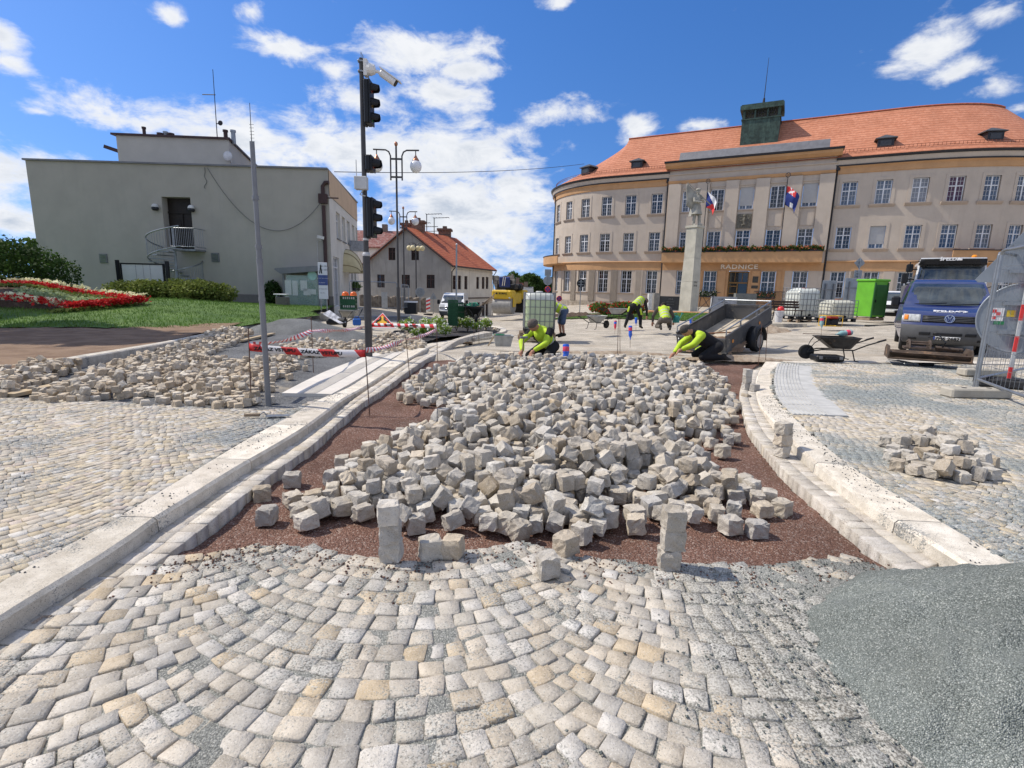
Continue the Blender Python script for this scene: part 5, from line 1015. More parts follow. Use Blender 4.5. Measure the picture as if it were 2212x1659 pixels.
def heap_up():
    from mathutils.bvhtree import BVHTree
    CS=.015; out=[]
    for g,poly,z0,layers,seed,inner in ((0,PA,-.06,1.62,1,.9),(1,PB,.055,1.05,2,.5),(1,PC,.055,1.3,3,.4),(1,PD,.03,.75,4,.4),(2,PE,.082,.85,5,.3)):
        size=BS[g]; rg=np.random.RandomState(seed)
        P=[tuple(at(u,v,z0+(.22*sst(1000,820,v) if seed==1 else .08 if seed in(2,4) else 0))[:2]) for u,v in poly]; P=[(x,min(y,10.6+.1*x if seed==1 else 14.5)) for x,y in P]
        a=np.array(P); ar=.5*abs(sum(P[i-1][0]*P[i][1]-P[i][0]*P[i-1][1] for i in range(len(P)))); n=int(ar*layers/(size*size*1.25)); X=rg.uniform(a[:,0].min(),a[:,0].max(),n*14);Y=rg.uniform(a[:,1].min(),a[:,1].max(),n*14); m=np.full(len(X),9.)
        for i in range(len(P)):
            p=np.array(P[i-1]);q=np.array(P[i]); dx,dy=q-p; t=np.clip(((X-p[0])*dx+(Y-p[1])*dy)/(dx*dx+dy*dy+1e-9),0,1); m=np.minimum(m,np.hypot(X-p[0]-t*dx,Y-p[1]-t*dy))
        ok=inpoly(X,Y,P)&(m>size*.55)&(rg.rand(len(X))<np.minimum(1,.22+m/inner)*(1+1.2*fbm(X*.9,Y*.9,3,seed))); X=X[ok][:n];Y=Y[ok][:n]
        mn=np.array([X.min()-.5,Y.min()-.5]); nx=int((X.max()+.5-mn[0])/CS)+1; ny=int((Y.max()+.5-mn[1])/CS)+1; H=np.zeros((ny,nx))
        shapes=[]   # a stock of turned blocks: lower and upper surface sampled on the grid
        for k in range(260):
            v=k%6; d=np.array([size*q for q in SZ[v]]); fl=k%5<2; E=(rg.normal(0,.10),rg.normal(0,.10),rg.uniform(0,6.28)) if fl else (rg.normal(0,.55),rg.normal(0,.55),rg.uniform(0,6.28))
            if k>=220: E=(0,0,rg.uniform(0,6.28))
            Rm=np.array(Euler(E).to_matrix()); h=d/2; ext=np.abs(Rm)@h; N=int(max(ext[0],ext[1])/CS)+1; gg=np.arange(-N,N+1)*CS; gx,gy=np.meshgrid(gg,gg); o=np.stack([gx,gy,0*gx],-1)@Rm; dz=np.array([0,0,1.])@Rm; lo=np.full(gx.shape,-9.);hi=np.full(gx.shape,9.)
            for c in range(3):
                if abs(dz[c])<1e-6: lo=np.where(np.abs(o[...,c])>h[c],9,lo); continue
                s=(-h[c]-o[...,c])/dz[c];e=(h[c]-o[...,c])/dz[c]; lo=np.maximum(lo,np.minimum(s,e));hi=np.minimum(hi,np.maximum(s,e))
            mk=lo<hi; shapes.append((v,E,N,np.nonzero(mk),lo[mk],hi[mk]))
        for x0,y0 in zip(X,Y):
            best=None; i0=int((x0-mn[0])/CS);j0=int((y0-mn[1])/CS); low=H[j0-4:j0+5,i0-4:i0+5].max()<.01
            for c in range(20):
                x=x0+rg.normal(0,.075);y=y0+rg.normal(0,.075); v,E,N,mk,lo,hi=shapes[rg.randint(220,260) if low and c<16 else rg.randint(0,220)]; i=int((x-mn[0])/CS);j=int((y-mn[1])/CS)
                if i-N<0 or j-N<0 or i+N+1>nx or j+N+1>ny: continue
                W=H[j-N:j+N+1,i-N:i+N+1][mk]; gap=W-lo; k=int(len(gap)*.84); zc=np.partition(gap,k)[k]; sc=zc-.05*np.mean(gap>zc-.03)
                if best is None or sc<best[0]: best=(sc,x,y,zc,v,E,N,mk,hi,i,j)
            if best is None: continue
            _,x,y,zc,v,E,N,mk,hi,i,j=best; W=H[j-N:j+N+1,i-N:i+N+1]; W[mk]=np.maximum(W[mk],zc+hi); out.append((g,v,x,y,zc+z0)+tuple(E))
    # which stones can be seen at all (also from a step to either side), largest in view first
    V=[];Fc=[];QF=((0,3,2,1),(4,5,6,7),(0,1,5,4),(1,2,6,5),(2,3,7,6),(3,0,4,7))
    for r in out:
        d=[BS[r[0]]*q/2 for q in SZ[r[1]]]; M=Matrix.Translation(r[2:5])@Euler(r[5:8]).to_matrix().to_4x4(); o=len(V); V+=[M@Vector((a*d[0],b*d[1],c*d[2])) for c in(-1,1) for a,b in((-1,-1),(1,-1),(1,1),(-1,1))]; Fc+=[tuple(i+o for i in f) for f in QF]
    bv=BVHTree.FromPolygons(V,Fc); c1=np.zeros(len(out));c2=c1.copy()
    for off in (-1.2,0,1.2):
        for v in np.arange(690,1260,3.):
            for u in np.arange(-30,2240,3.):
                h=bv.ray_cast(Vector((off,0,1.4)),Vector(ray(u,v)),40)[2]
                if h is not None: c2[h//6]+=1; c1[h//6]+=off==0
    R=[out[i] for i in np.argsort(-c1,kind='stable') if c2[i]>0]
    return R
def sett_block(d,seed,n=4,rough=.075):
    """a rough hewn stone block: worn edges, bulging faces"""
    rg=np.random.RandomState(seed); V={};L=[];F=[]
    def vid(i,j,k):
        q=(i,j,k)
        if q not in V: V[q]=len(L); L.append([2*i/n-1,2*j/n-1,2*k/n-1])
        return V[q]
    for a in range(3):
        b,c=(a+1)%3,(a+2)%3
        for e in (0,n):
            for i in range(n):
                for j in range(n):
                    q=[]
                    for u,v in((i,j),(i+1,j),(i+1,j+1),(i,j+1)):
                        p=[0,0,0];p[a]=e;p[b]=u;p[c]=v;q.append(vid(*p))
                    F.append(q if e else q[::-1])
    L=np.array(L,float); L=np.sign(L)*np.abs(L)**.80
    ln=np.sum(np.abs(L)**15,1,keepdims=True)**(1/15); L=L/ln*np.minimum(ln,1.0)
    taper=1-.10*rg.uniform(0,1)*(L[:,2:3]*.5+.5); L[:,:2]*=taper; L+=rg.uniform(-.06,.06,3)*L[:,[1,2,0]]
    L+=rg.normal(0,rough,L.shape)*.8; return L*np.array(d)/2,np.array(F)
SB={}
def sett_mesh(g,v,w,m):
    if (g,v,w) not in SB:
        V,F=sett_block([BS[g]*q for q in SZ[v]],v*7+w*31+g); me=bpy.data.meshes.new('sett'); me.from_pydata(V.tolist(),[],F.tolist()); me.materials.append(m); SB[g,v,w]=(me,V,F)
    return SB[g,v,w]
def pile_setts():
    A_=heap_up(); G=[r[0] for r in A_];Vv=[r[1] for r in A_];A=[r[2:] for r in A_]; rg=random.Random(5); cnt=[0,0,0]; rest=[[],[]]; lim=(215,285,90)
    for g,v,a in zip(G,Vv,A):
        w=rg.randint(0,2); m=M_LOOSEB if g==1 else M_LOOSE; me,V,F=sett_mesh(g,v,w,m)
        if cnt[g]<lim[g]:
            o=bpy.data.objects.new(('granite_sett','beige_sett','paving_sett')[g],me); COL.objects.link(o); o.location=a[:3]; o.rotation_euler=a[3:]; o.scale=(rg.uniform(.86,1.12),rg.uniform(.86,1.12),rg.uniform(.86,1.12))
            tag(o,('granite sett lying loose in the big pile on the red gravel','small beige sett lying loose in the piles left of the pale ramp','sett in the little heap on the gritty right paving')[g],'sett',('granite setts of the big pile','beige setts of the left piles','setts of the little heap')[g]); cnt[g]+=1
        else:
            Mx=np.array(Euler(a[3:]).to_matrix()); rest[1 if g==1 else 0].append(((V*np.array([rg.uniform(.84,1.12) for q in range(3)]))@Mx.T+a[:3],F))
    for k,nm,m in ((0,'sett_pile',M_LOOSE),(1,'beige_sett_pile',M_LOOSEB)):
        V=[];F=[];o=0
        for v,f in rest[k]: V.append(v);F.append(f+o);o+=len(v)
        q=npmesh(nm,np.concatenate(V),np.concatenate(F),m); q['kind']='stuff'
pile_setts()
def sett(p,label,rz=0,v=0,w=0,g=0,group=None,tilt=(0,0)):
    o=bpy.data.objects.new('granite_sett',sett_mesh(g,v,w,M_LOOSE)[0]); COL.objects.link(o); o.location=(p[0],p[1],p[2]+BS[g]*SZ[v][2]/2); o.rotation_euler=(tilt[0],tilt[1],rz); return tag(o,label,'sett',group)
def stack(u,v,z,n,where,rot,seed):
    p=at(u,v,z); rg=random.Random(seed); h=0
    for k in range(n):
        vv=rg.choice((0,3,5)); sett((p[0]+rg.uniform(-.008,.008),p[1]+rg.uniform(-.008,.008),p[2]+h),('lowest','middle' if n>2 else 'upper','topmost')[k]+' granite sett of the '+where,rot+rg.uniform(-.15,.15),vv,k%3); h+=BS[0]*SZ[vv][2]*.985
stack(845,1208,.0,3,'leaning left stack on the paving edge',.12,1); stack(1445,1224,0,3,'upright right stack on the paving edge',.05,2); stack(1686,985,0,3,'stack on the right gutter beside the kerb',.3,3); stack(1612,842,0,3,'far stack at the right rim of the pile',.1,4); stack(1029,857,-.08,2,'two high stack behind the red gravel patch',.25,6)
for u,v,z,l,r in ((578,1130,-.08,'single upright granite sett nearest the left gutter, on the red gravel',.05),(567,1080,-.08,'single dark granite sett touching the left gutter edge',.5),(632,1050,-.08,'single pale grey sett on the red gravel, uphill of the dark one',.2),(950,903,-.08,'lone pale sett in the middle of the bare red gravel',.3),(930,1202,0,'beige sett standing on the paving edge, right of the leaning stack',.4),(978,1200,0,'grey sett beside the beige one on the paving edge',-.2),(1222,1193,.0,'big clean grey sett resting on the paving edge at the foot of the pile',.7),(1576,1150,-.08,'dark grey sett at the right foot of the pile',.3),(1633,1157,-.08,'lone pale sett on the red gravel at the right foot of the pile',.15),(1687,1112,-.08,'grey sett farthest right on the red gravel',.6),(1629,845,0,'sett lying on the right gutter beside the far stack',.3),(1025,737,.13,'pale sett on the kerb behind the rose bed',.2),(1183,1240,.0,'yellowish sett half set at the paving edge',.3),(1560,985,-.06,'flat pale sett lying on red gravel right of the pile',.5)):
    sett(at(u,v,z),l,r,rnd.choice((0,1,3)),rnd.randint(0,2))
# ---------------------------------------------------------------- street furniture
M_POLE=mat('dark_grey_pole',(.075,.072,.072),.5,.12,3,metal=.3); M_BLACK=mat('black_plastic',(.012,.013,.015),.45,.1,4); M_GLOBE=mat('white_globe',(.78,.78,.80),.15,.02,2,spec=.6); M_GLOBEY=mat('cream_globe',(.66,.57,.33),.25,.05,2); M_COPPER=mat('copper_cap',(.45,.20,.12),.3,.1,5,metal=.8); M_RUST=mat('rusty_rod',(.10,.055,.04),.9,.3,20); M_CONC=mat('concrete_block',(.40,.37,.31),.9,.12,5,.004,60)
def vert(u,v0,v1,z=0.,fn=None):
    p=at(u,v0,z,fn); return p,zat(p,v1)-p.z
def bare_pole():
    p,h=vert(580,872,306,.08); t=thing('bare_pole','tall bare galvanised pole standing alone behind the left paving','pole',p); m=MB(); m.cyl((0,0,-.2),(0,0,1.55),.030,n=14); m.cyl((0,0,1.5),(0,0,h*.62),.026,n=14); m.build('lower_tube',M_STEEL,t,smooth=R_(40)); m=MB(); m.cyl((0,0,h*.6),(0,0,h),.0235,n=14)
    m.build('upper_tube',M_STEEL,t,smooth=R_(40))
    for z in (1.55,h*.62,h*.42,h*.8): m=MB(); m.cyl((0,0,z-.02),(0,0,z+.02),.034,n=14); m.build('joint_ring',M_STEEL,t)
bare_pole()
def traffic_light():
    p,h=vert(797,767,126,.1); t=thing('traffic_light_pole','dark traffic light pole with black signal heads and a white camera on top','traffic light',p); Z=lambda v:zat(p,v)-p.z
    m=MB(); zc=Z(552); m.cyl((0,0,-.1),(0,0,zc),.066,n=16); m.cyl((0,0,zc-.02),(0,0,h),.047,.037,n=16); m.build('pole',M_POLE,t,smooth=R_(40)); m=MB(); m.lathe([(.069,0),(.071,.03),(.052,.07),(.04,.07)],(0,0,zc-.01),16); m.cyl((0,0,Z(517)-.02),(0,0,Z(517)+.02),.052,n=14); m.build('collar',mat('pale_collar',(.5,.5,.5),.4),t)
    for v0,v1,n in ((175,270,3),(337,371,1),(428,513,3)):
        z0,z1=Z(v1),Z(v0); H=z1-z0; m=MB(); m.box((.105,0,(z0+z1)/2),(.10,.27,H),bev=.02); m.box((.055,0,(z0+z1)/2),(.04,.12,H*1.06)); m.box((.16,0,(z0+z1)/2),(.025,.29,H*1.01),bev=.01); hd=m.build('signal_head',M_BLACK,t)
        for k in range(n):
            zz=z1-H*(k+.5)/n; m=MB(); r=H/n*.40; rings=[]
            for x,f in ((.165,1.),(.30 if n>1 else .31,.74)):
                rings.append([(x-(.0 if x<.2 else .04*max(0,-math.sin(a))),r*f*math.cos(a),zz-.06*(x-.165)+r*f*math.sin(a)) for a in np.linspace(R_(-35),R_(215),16)])
            m.loft(rings,cap=False,closed=False); o=m.build('visor',M_BLACK,hd); o.modifiers.new('th','SOLIDIFY').thickness=.008
            m=MB(); m.lathe([(r*.92,.168),(r*.7,.18),(.001,.188)],(0,0,zz),16,'x'); m.build('lens',mat('dark_lens',((.10,.01,.01),(.10,.06,.01),(.01,.07,.03))[k%3],.2),hd)
    m=MB(); z0,z1=Z(413),Z(385); m.box((-.02,-.13,(z0+z1)/2),(.22,.14,z1-z0),bev=.01); m.box((0,-.06,(z0+z1)/2),(.1,.06,.1)); m.cyl((-.10,-.13,z1),(-.10,-.13,z1+.28),.008,n=5); m.tube([(0,-.1,z0),(-.05,-.12,z0-.08),(.04,-.1,z0-.1)],.012,5); m.build('control_box',mat('light_grey_box',(.50,.51,.50),.5),t)
    mw=mat('camera_white_plastic',(.72,.71,.68),.4,.03); m=MB(); zc=Z(147); m.box((.08,0,zc),(.06,.13,.26)); m.lathe([(.01,.0),(.09,.0),(.10,.05),(.075,.12),(.01,.14)],(.11,0,zc-.02),14,'x'); m.tube([(.2,0,zc-.05),(.29,0,zc-.05),(.32,0,zc-.08)],.028); m.M=Matrix.Translation((.33,0,zc-.06))@Euler((0,R_(33),0)).to_matrix().to_4x4(); m.lathe([(.05,0),(.062,.02),(.062,.30),(.055,.31)],(0,0,0),14,'x'); m.box((.17,0,.055),(.42,.13,.015)); cm=m.build('camera',mw,t); m=MB(); m.M=Matrix.Translation((.33,0,zc-.06))@Euler((0,R_(33),0)).to_matrix().to_4x4(); m.cyl((.29,0,0),(.318,0,0),.058,n=14); m.build('lens',M_BLACK,cm)
    m=MB()
    for z in (zc+.10,zc-.06): m.cyl((0,0,z-.012),(0,0,z+.012),.058,n=12); m.sph((-.035,-.05,z),.018,8,6)
    m.tube([(0,0,h),(0,0,h+.1),(.03,0,h+.04),(.04,0,h-.06)],.008,5); m.tube([(.12,0,zc-.12),(.13,0,zc-.3),(.12,0,zc-.5)],.01,5); m.build('clamp',M_GALV,t)
traffic_light()
def globe_lamp(p,h,label,S=1.,pole=.055,group=None):
    t=thing('globe_lamp',label,'street lamp',p,0,group); m=MB(); m.cyl((0,0,-.2),(0,0,1.6*S),pole*1.45,n=12); m.cyl((0,0,1.55*S),(0,0,h),pole,pole*.8,n=12); m.build('pole',M_POLE,t,smooth=R_(40)); m=MB(); m.sph((0,0,h+.09*S),.075*S,10,8,(1,1,1.3)); m.build('finial',M_COPPER,t)
    for s in (-1,1):
        m=MB(); x=.24*S*s; m.tube([(x,0,h-1.35*S),(x,0,h-.55*S),(x,0,h-.38*S),(x+.07*S*s,0,h-.22*S),(x+.2*S*s,0,h-.15*S),(x+.72*S*s,0,h-.14*S)],.032*S,8); m.build('arm',M_POLE,t); gx=.84*S*s; m=MB(); m.cyl((gx-.02*S*s,0,h-.14*S),(gx-.02*S*s,0,h-.36*S),.02*S); m.build('hanger',M_POLE,t); m=MB(); m.lathe([(.03*S,.0),(.06*S,-.06*S),(.14*S,-.19*S),(.15*S,-.22*S),(.02,-.22*S)],(gx-.02*S*s,0,h-.34*S),14); m.build('shade_cap',M_COPPER,t,smooth=R_(40)); m=MB(); m.sph((gx-.02*S*s,0,h-.78*S),.245*S,18,12,(1,1,1.08)); m.build('globe',M_GLOBE,t,smooth=True)
    m=MB()
    for z in (h-.5*S,h-1.22*S): m.box((0,0,z),(.5*S,.05*S,.07*S))
    m.build('cross_bar',M_POLE,t); return t
p,h=vert(861.5,700,316,0); globe_lamp(p,h,'tall twin globe street lamp behind the traffic light pole, the nearer one',S=h/7.4)
p,h=vert(874,675,452,0); globe_lamp(p,h,'smaller twin globe street lamp farther off, in front of the grey gable',S=h/7.0)
def multi_lamp():
    p,h=vert(899.5,672,527,0); t=thing('four_globe_lamp','thin lamp post with four cream globes in front of the grey gable','street lamp',p); m=MB(); m.cyl((0,0,-.2),(0,0,h),.07,.05,n=10); m.build('pole',M_POLE,t); S=h/5.4
    for k,(x,y) in enumerate(((-.58,0),(-.2,-.3),(.16,.3),(.58,0))):
        m=MB(); m.tube([(0,0,h-.05),(x*.5,y*.5,h+.1),(x,y,h+.05),(x,y,h-.12)],.025,6); m.build('arm',M_POLE,t); m=MB(); m.sph((x,y,h-.36),.235,16,10); m.build('globe',M_GLOBEY,t,smooth=True)
multi_lamp()
for u0,v0,u1,v1,x,lab in ((1018.5,668,1018.5,572,1,'single cream globe on a thin post before the cream house side'),(1108,660,1108,603,1,'distant single cream globe lamp in front of the old barn')):
    p,h=vert(u0,v0,v1,0); t=thing('single_globe_lamp',lab,'street lamp',p); m=MB(); m.cyl((0,0,-.3),(0,0,h),.06,n=8); m.tube([(0,0,h-.1),(.2,0,h-.05),(.48,0,h-.1)],.03,6); m.build('pole',M_POLE,t); m=MB(); m.sph((.48,0,h-.45),.27 if u0<1050 else .22,14,10); m.build('globe',M_GLOBEY,t,smooth=True)
p,h=vert(985.5,697,528); t=thing('steel_post','slim galvanised post rising from behind the rose bed','post',p); m=MB(); m.cyl((0,0,-.2),(0,0,h),.055,.05,n=10); m.build('tube',M_GALV,t); m=MB(); m.lathe([(.06,0),(.06,.05),(.02,.09)],(0,0,h-.02),10); m.build('cap',mat('white_cap',(.6,.6,.6),.4),t)
# signs seen from behind
M_SBACK=mat('grey_sign_back',(.27,.30,.33),.5,.1,4,metal=.3)
def sign(u,vb,vc,r,shape,label,m=None,d=None,face=0.,plates=(),name='road_sign'):
    p=at(u,vb); Zc=(np.array(p)-CAM)@F_; R=r*Zc/FPX; zc=zat(p,vc)-p.z; t=thing(name,label,'road sign',p,face); q=MB(); q.cyl((0,0,-.1),(0,0,zc+R*.9),.035,n=8); q.build('post',M_GALV,t); m=m or M_SBACK
    def plate(z,R,shape):
        q=MB(); y=-.05 if shape!='tri' else -.06
        if shape=='disc': q.cyl((0,.04,z),(0,.055,z),R,n=28); q.tube([(R*math.cos(a),.045,z+R*math.sin(a)) for a in np.linspace(0,6.283,29)[:-1]],.015,5,closed=True)
        elif shape=='tri': q.prism([(-R,z-R*.6),(R,z-R*.6),(0,z+R*1.1)],.04,.055)
        elif shape=='diamond': q.prism([(-R,z),(0,z-R),(R,z),(0,z+R)],.04,.055)
        elif shape=='square': q.box((0,.05,z),(2*R,.015,2*R))
        o=q.build('plate',m,t); q=MB()
        for dz in (-R*.35,R*.35): q.box((0,.0,z+dz),(R*1.3 if shape!='tri' else R*.7,.04,.05))
        q.build('bracket',M_GALV,t)
    plate(zc,R,shape)
    for vv,rr,sh in plates: plate(zat(p,vv)-p.z,rr*Zc/FPX,sh)
sign(907.5,676,631,9.8,'disc','round road sign seen from behind, left of the white van, larger one'); sign(950,672,623,6.6,'disc','small round road sign seen from behind, above the white van'); sign(936,678,641,8,'tri','triangular road sign seen from behind, left of the white van')
sign(1019.5,672,637.5,5.5,'disc','black backed round sign on the post before the cream house',M_BLACK); sign(1090,676,634,9,'disc','pale round sign back above the road roller',mat('pale_sign_back',(.42,.43,.42),.5)); sign(1181,672,606,9.5,'disc','round sign back below a square one, at the town hall corner',plates=((589,7,'square'),)); sign(1252,676,612,8.5,'disc','black round sign turned away, in front of the left town hall wing',M_BLACK)
sign(1026,668,652,6,'disc','low grey sign back half hidden behind the black barrow')
sign(1840.5,690,568,11.5,'diamond','diamond shaped sign back above the two big grey sign boards',plates=((592,8,'square'),)); 
def nostop(u,vb,v,r,lab):
    p=at(u,vb); Zc=(np.array(p)-CAM)@F_; R=r*Zc/FPX; z=zat(p,v)-p.z; t=thing('no_stopping_sign',lab,'road sign',p); q=MB(); q.cyl((0,0,0),(0,0,z),.03); q.build('post',M_GALV,t); q=MB(); q.cyl((0,-.05,z),(0,-.06,z),R,n=24); o=q.build('plate',mat('sign_blue',(.02,.05,.22),.4),t); q=MB(); q.tube([(R*.9*math.cos(a),-.065,z+R*.9*math.sin(a)) for a in np.linspace(0,6.283,25)[:-1]],R*.12,6,closed=True)
    for s in (1,-1): q.box((0,-.068,z),(R*1.7,.012,R*.16),(0,s*.785,0))
    q.build('red_cross',mat('sign_red',(.5,.03,.03),.4),t)
nostop(1180.5,700,625,6.3,'round blue no stopping sign with red rim at the left town hall corner'); nostop(1206,690,645,6.,'round blue and red sign low behind the bending worker')
def board(u0,u1,v0,v1,vb,d,lab,yaw):
    a=far(u0,v1,d);b=far(u1,v1,d); w=(b-a).length; p=at((u0+u1)/2,vb); t=thing('sign_board',lab,'sign board',(p.x,p.y,p.z),yaw); k=(np.array(p)-CAM)@F_/d; w*=k; z0=zat(p,v1)-p.z;z1=zat(p,v0)-p.z; m=MB(); m.box((0,0,(z0+z1)/2),(w,.03,z1-z0),bev=.012); m.build('panel',M_SBACK,t); m=MB(); m.box((0,-.03,(z0*.3+z1*.7)),(w*.9,.04,.07)); m.box((0,-.03,(z0*.75+z1*.25)),(w*.9,.04,.07))
    for x in (-.28,.28): m.box((x*w,-.055,(z0+z1)/2),(.07,.05,(z1-z0)*.8))
    m.build('stiffener',M_STEEL,t); m=MB()
    for x in (-.3,.3): m.cyl((x*w,-.1,-.1),(x*w,-.1,z0+.3),.035)
    m.build('leg',M_STEEL,t)
board(1764,1799,606,672,693,25.5,'big grey sign board from behind, the one nearer the entrance',.2); board(1814,1858,601,672,690,25,'big grey sign board from behind, the one beside the green booth',.05)
# beacon, guide posts
p=at(925,681); t=thing('warning_beacon','upright red and white striped warning panel left of the white van','beacon',p); m=MB(); hgt=zat(p,645)-p.z
for k in range(7): m.k=k%2; m.prism([(-.16,hgt*.2+hgt*.8*k/7),(.16,hgt*.2+hgt*.8*k/7+.12),(.16,hgt*.2+hgt*.8*(k+1)/7+.12),(-.16,hgt*.2+hgt*.8*(k+1)/7)],-.02,.02)
m.build('panel',[mat('beacon_white',(.75,.75,.75),.5),M_RE],t); m=MB(); m.box((0,0,.06),(.7,.3,.12)); m.build('base',M_BLACK,t)
# ---------------------------------------------------------------- iron rods, barrier tape, bottles
ROD={}
def rod(key,ub,vb,ut,vt,z,label,r=.006):
    p=at(ub,vb,z); Zc=(np.array(p)-CAM)@F_; q=far(ut,vt,Zc*1.0); t=bpy.data.objects.new('iron_rod',None); bpy.data.objects.remove(t); m=MB(); m.cyl((0,0,-.1),q-p,max(r,.0045),n=6); o=m.build('iron_rod',M_RUST); o.location=p; tag(o,label,'iron rod'); ROD[key]=(p,q); return p,q
for a in ((1,542,862,536.5,709,.09,'iron rod left of the tall bare pole, end of the lettered tape'),(2,677,801,672,686,.08,'iron rod between bare pole and traffic light'),(3,799,893,789,752,-.05,'iron rod in the red gravel in front of the traffic light, tape tied to it'),(4,886.5,816,876.5,727,-.02,'leaning iron rod beside the low end of the ramp'),(5,945,772,943,693,.0,'iron rod at the kerb bend, far end of the upper tape'),(6,804,742,804,692,.05,'iron rod behind the traffic light pole'),(7,1024,747,1024,699,.0,'iron rod right of the rose bed'),(8,1035,744,1034,703,.0,'second iron rod close by the rose bed rim'),(9,1334,770,1336,683,0,'left one of two thin rods crossing on the pale road'),(10,1340,768,1339,684,0,'right one of two thin rods crossing on the pale road'),(11,1639,782,1646,698,0,'thin rod behind the trailer wheel, left one'),(12,1654,780,1658,706,0,'thin rod behind the trailer wheel, right one'),(13,1223,800,1222.7,745,-.03,'rod carrying the large blue bottle at the pile edge'),(14,1361.5,752,1361.7,706,0,'rod carrying the blue bottle on the pale road'),(15,1328,722,1329.5,694,0,'short rod carrying the red bottle near the wheelbarrows'),(16,1774.5,727,1775.5,686,0,'rod carrying the clear bottle before the white tanks'),(17,1374,716,1374,686,0,'rod with a blue bottle behind the bending worker'),(18,1492,712,1492,688,0,'rod with a blue bottle left of the trailer')): rod(*a)
M_BOTB=mat('blue_bottle',(.02,.12,.62),.25,.1,8,spec=.6); M_BOTR=mat('red_bottle',(.70,.05,.10),.3,.1,8,spec=.6); M_BOTC=mat('clear_bottle',(.25,.42,.42),.2,.1,8,spec=.6)
def bottle(key,f0,f1,label,m1,m2,s=1.,at_=None,axis=None):
    if at_ is None: p,q=ROD[key]; a=p.lerp(q,f0); b=p.lerp(q,f1)
    else: a,b=at_
    H=(b-a).length; t=thing('plastic_bottle',label,'bottle',a); d=(b-a).normalized(); R=Vector((0,0,1)).rotation_difference(d); t.rotation_euler=R.to_euler(); k=H
    m=MB(); m.lathe([(.012,-.02),(.014,k*.04),(.018,k*.08),(.045*s,k*.28),(.047*s,k*.42),(.04*s,k*.5),(.047*s,k*.56),(.047*s,k*.62)],(0,0,0),12); m.build('bottle_body',m1,t,smooth=R_(50)); m=MB(); m.lathe([(.047*s,k*.62),(.049*s,k*.64),(.049*s,k*.84),(.047*s,k*.86)],(0,0,0),12); m.build('wrapper',m2,t,smooth=R_(50)); m=MB(); m.lathe([(.047*s,k*.86),(.049*s,k*.93),(.04*s,k*1.)],(0,0,0),12); m.build('bottom',m1,t,smooth=R_(50))
bottle(13,.28,1.03,'large blue bottle with a red wrapper upside down on a rod at the pile',M_BOTB,M_BOTR,1.25); bottle(14,.42,1.05,'blue bottle with red band upside down on a rod on the pale road',M_BOTB,M_BOTR,1.2); bottle(15,.35,1.05,'bright red bottle upside down on a rod near the wheelbarrows',M_BOTR,M_BOTB,1.2); bottle(16,.45,1.05,'clear bottle with red top on a rod before the white tanks',M_BOTC,M_BOTR,1.4); bottle(17,.5,1.0,'blue bottle between the legs of the bending worker',M_BOTB,M_BOTB,1.2); bottle(18,.45,1.,'blue bottle on a rod left of the trailer',M_BOTB,M_BOTB,1.2)
def tape_mat(name,per,ang,red=(.58,.025,.025),white=(.72,.70,.70)):
    m=bpy.data.materials.new(name); m.use_nodes=True; g=NT(m.node_tree); bs=m.node_tree.nodes['Principled BSDF']; uv=g.n('ShaderNodeUVMap').outputs[0]; sx=g.n('ShaderNodeSeparateXYZ',{0:uv}); f=g.m('FRACT',g.m('ADD',g.m('DIVIDE',sx.outputs[0],per),g.m('MULTIPLY',sx.outputs[1],ang)))
    g.link(g.mix(g.ramp(f,.44,.46),red,white),bs.inputs['Base Color']); bs.inputs['Roughness'].default_value=.4; return m
M_TAPE=tape_mat('red_white_tape',.42,.16); M_TAPEN=tape_mat('narrow_red_white_tape',.14,.4)
def tape(pts,w,m,label,txt=None,twist=0.,sag=0.):
    P=[];n=26
    for a,b in zip(pts,pts[1:]):
        for k in range(n+1 if b is pts[-1] else n): f=k/n; q=a.lerp(b,f); q.z-=sag*4*f*(1-f); P.append(q)
    t=thing('barrier_tape',label,'barrier tape',pts[0]); L0=Vector(pts[0]); V=[];D=0;ds=[0]
    for a,b in zip(P,P[1:]): D+=(b-a).length; ds.append(D)
    for i,q in enumerate(P):
        d=(P[min(i+1,len(P)-1)]-P[max(0,i-1)]).normalized(); a=twist*math.sin(ds[i]*2.1)*1.2; up=Vector((0,0,1)); up=(up-d*up.dot(d)).normalized(); sd=d.cross(up); v=up*math.cos(a)+sd*math.sin(a); V+= [q-L0-v*w/2,q-L0+v*w/2]
    F=[(2*i,2*i+2,2*i+3,2*i+1) for i in range(len(P)-1)]; o=npmesh('band',V,F,m,parent=t); uvl=o.data.uv_layers.new(name='UVMap'); 
    for pl in o.data.polygons:
        for li in pl.loop_indices: vi=o.data.loops[li].vertex_index; uvl.data[li].uv=(ds[vi//2],vi%2)
    o.modifiers.new('th','SOLIDIFY').thickness=.002
    if txt:
        for f,s in txt:
            q=pts[0].lerp(pts[1],f); d=(pts[1]-pts[0]).normalized(); q.z-=sag*4*f*(1-f); nrm=d.cross(Vector((0,0,1))).normalized(); up=nrm.cross(d); Mx=Matrix(((d.x,up.x,nrm.x,q.x-L0.x+nrm.x*.004),(d.y,up.y,nrm.y,q.y-L0.y+nrm.y*.004),(d.z,up.z,nrm.z,q.z-L0.z+nrm.z*.004),(0,0,0,1))); text(s,w*.62,M_BLACK,t,Mx,ext=.001,bold=.002,sx=1.25)
rp_=lambda k,v:(lambda p,q:min((abs(proj(p.lerp(q,f/60))[1]-v),p.lerp(q,f/60)) for f in range(-6,70))[1] if False else min([(abs(proj(p.lerp(q,f/60))[1]-v),f) for f in range(-6,70)]))(*ROD[k])
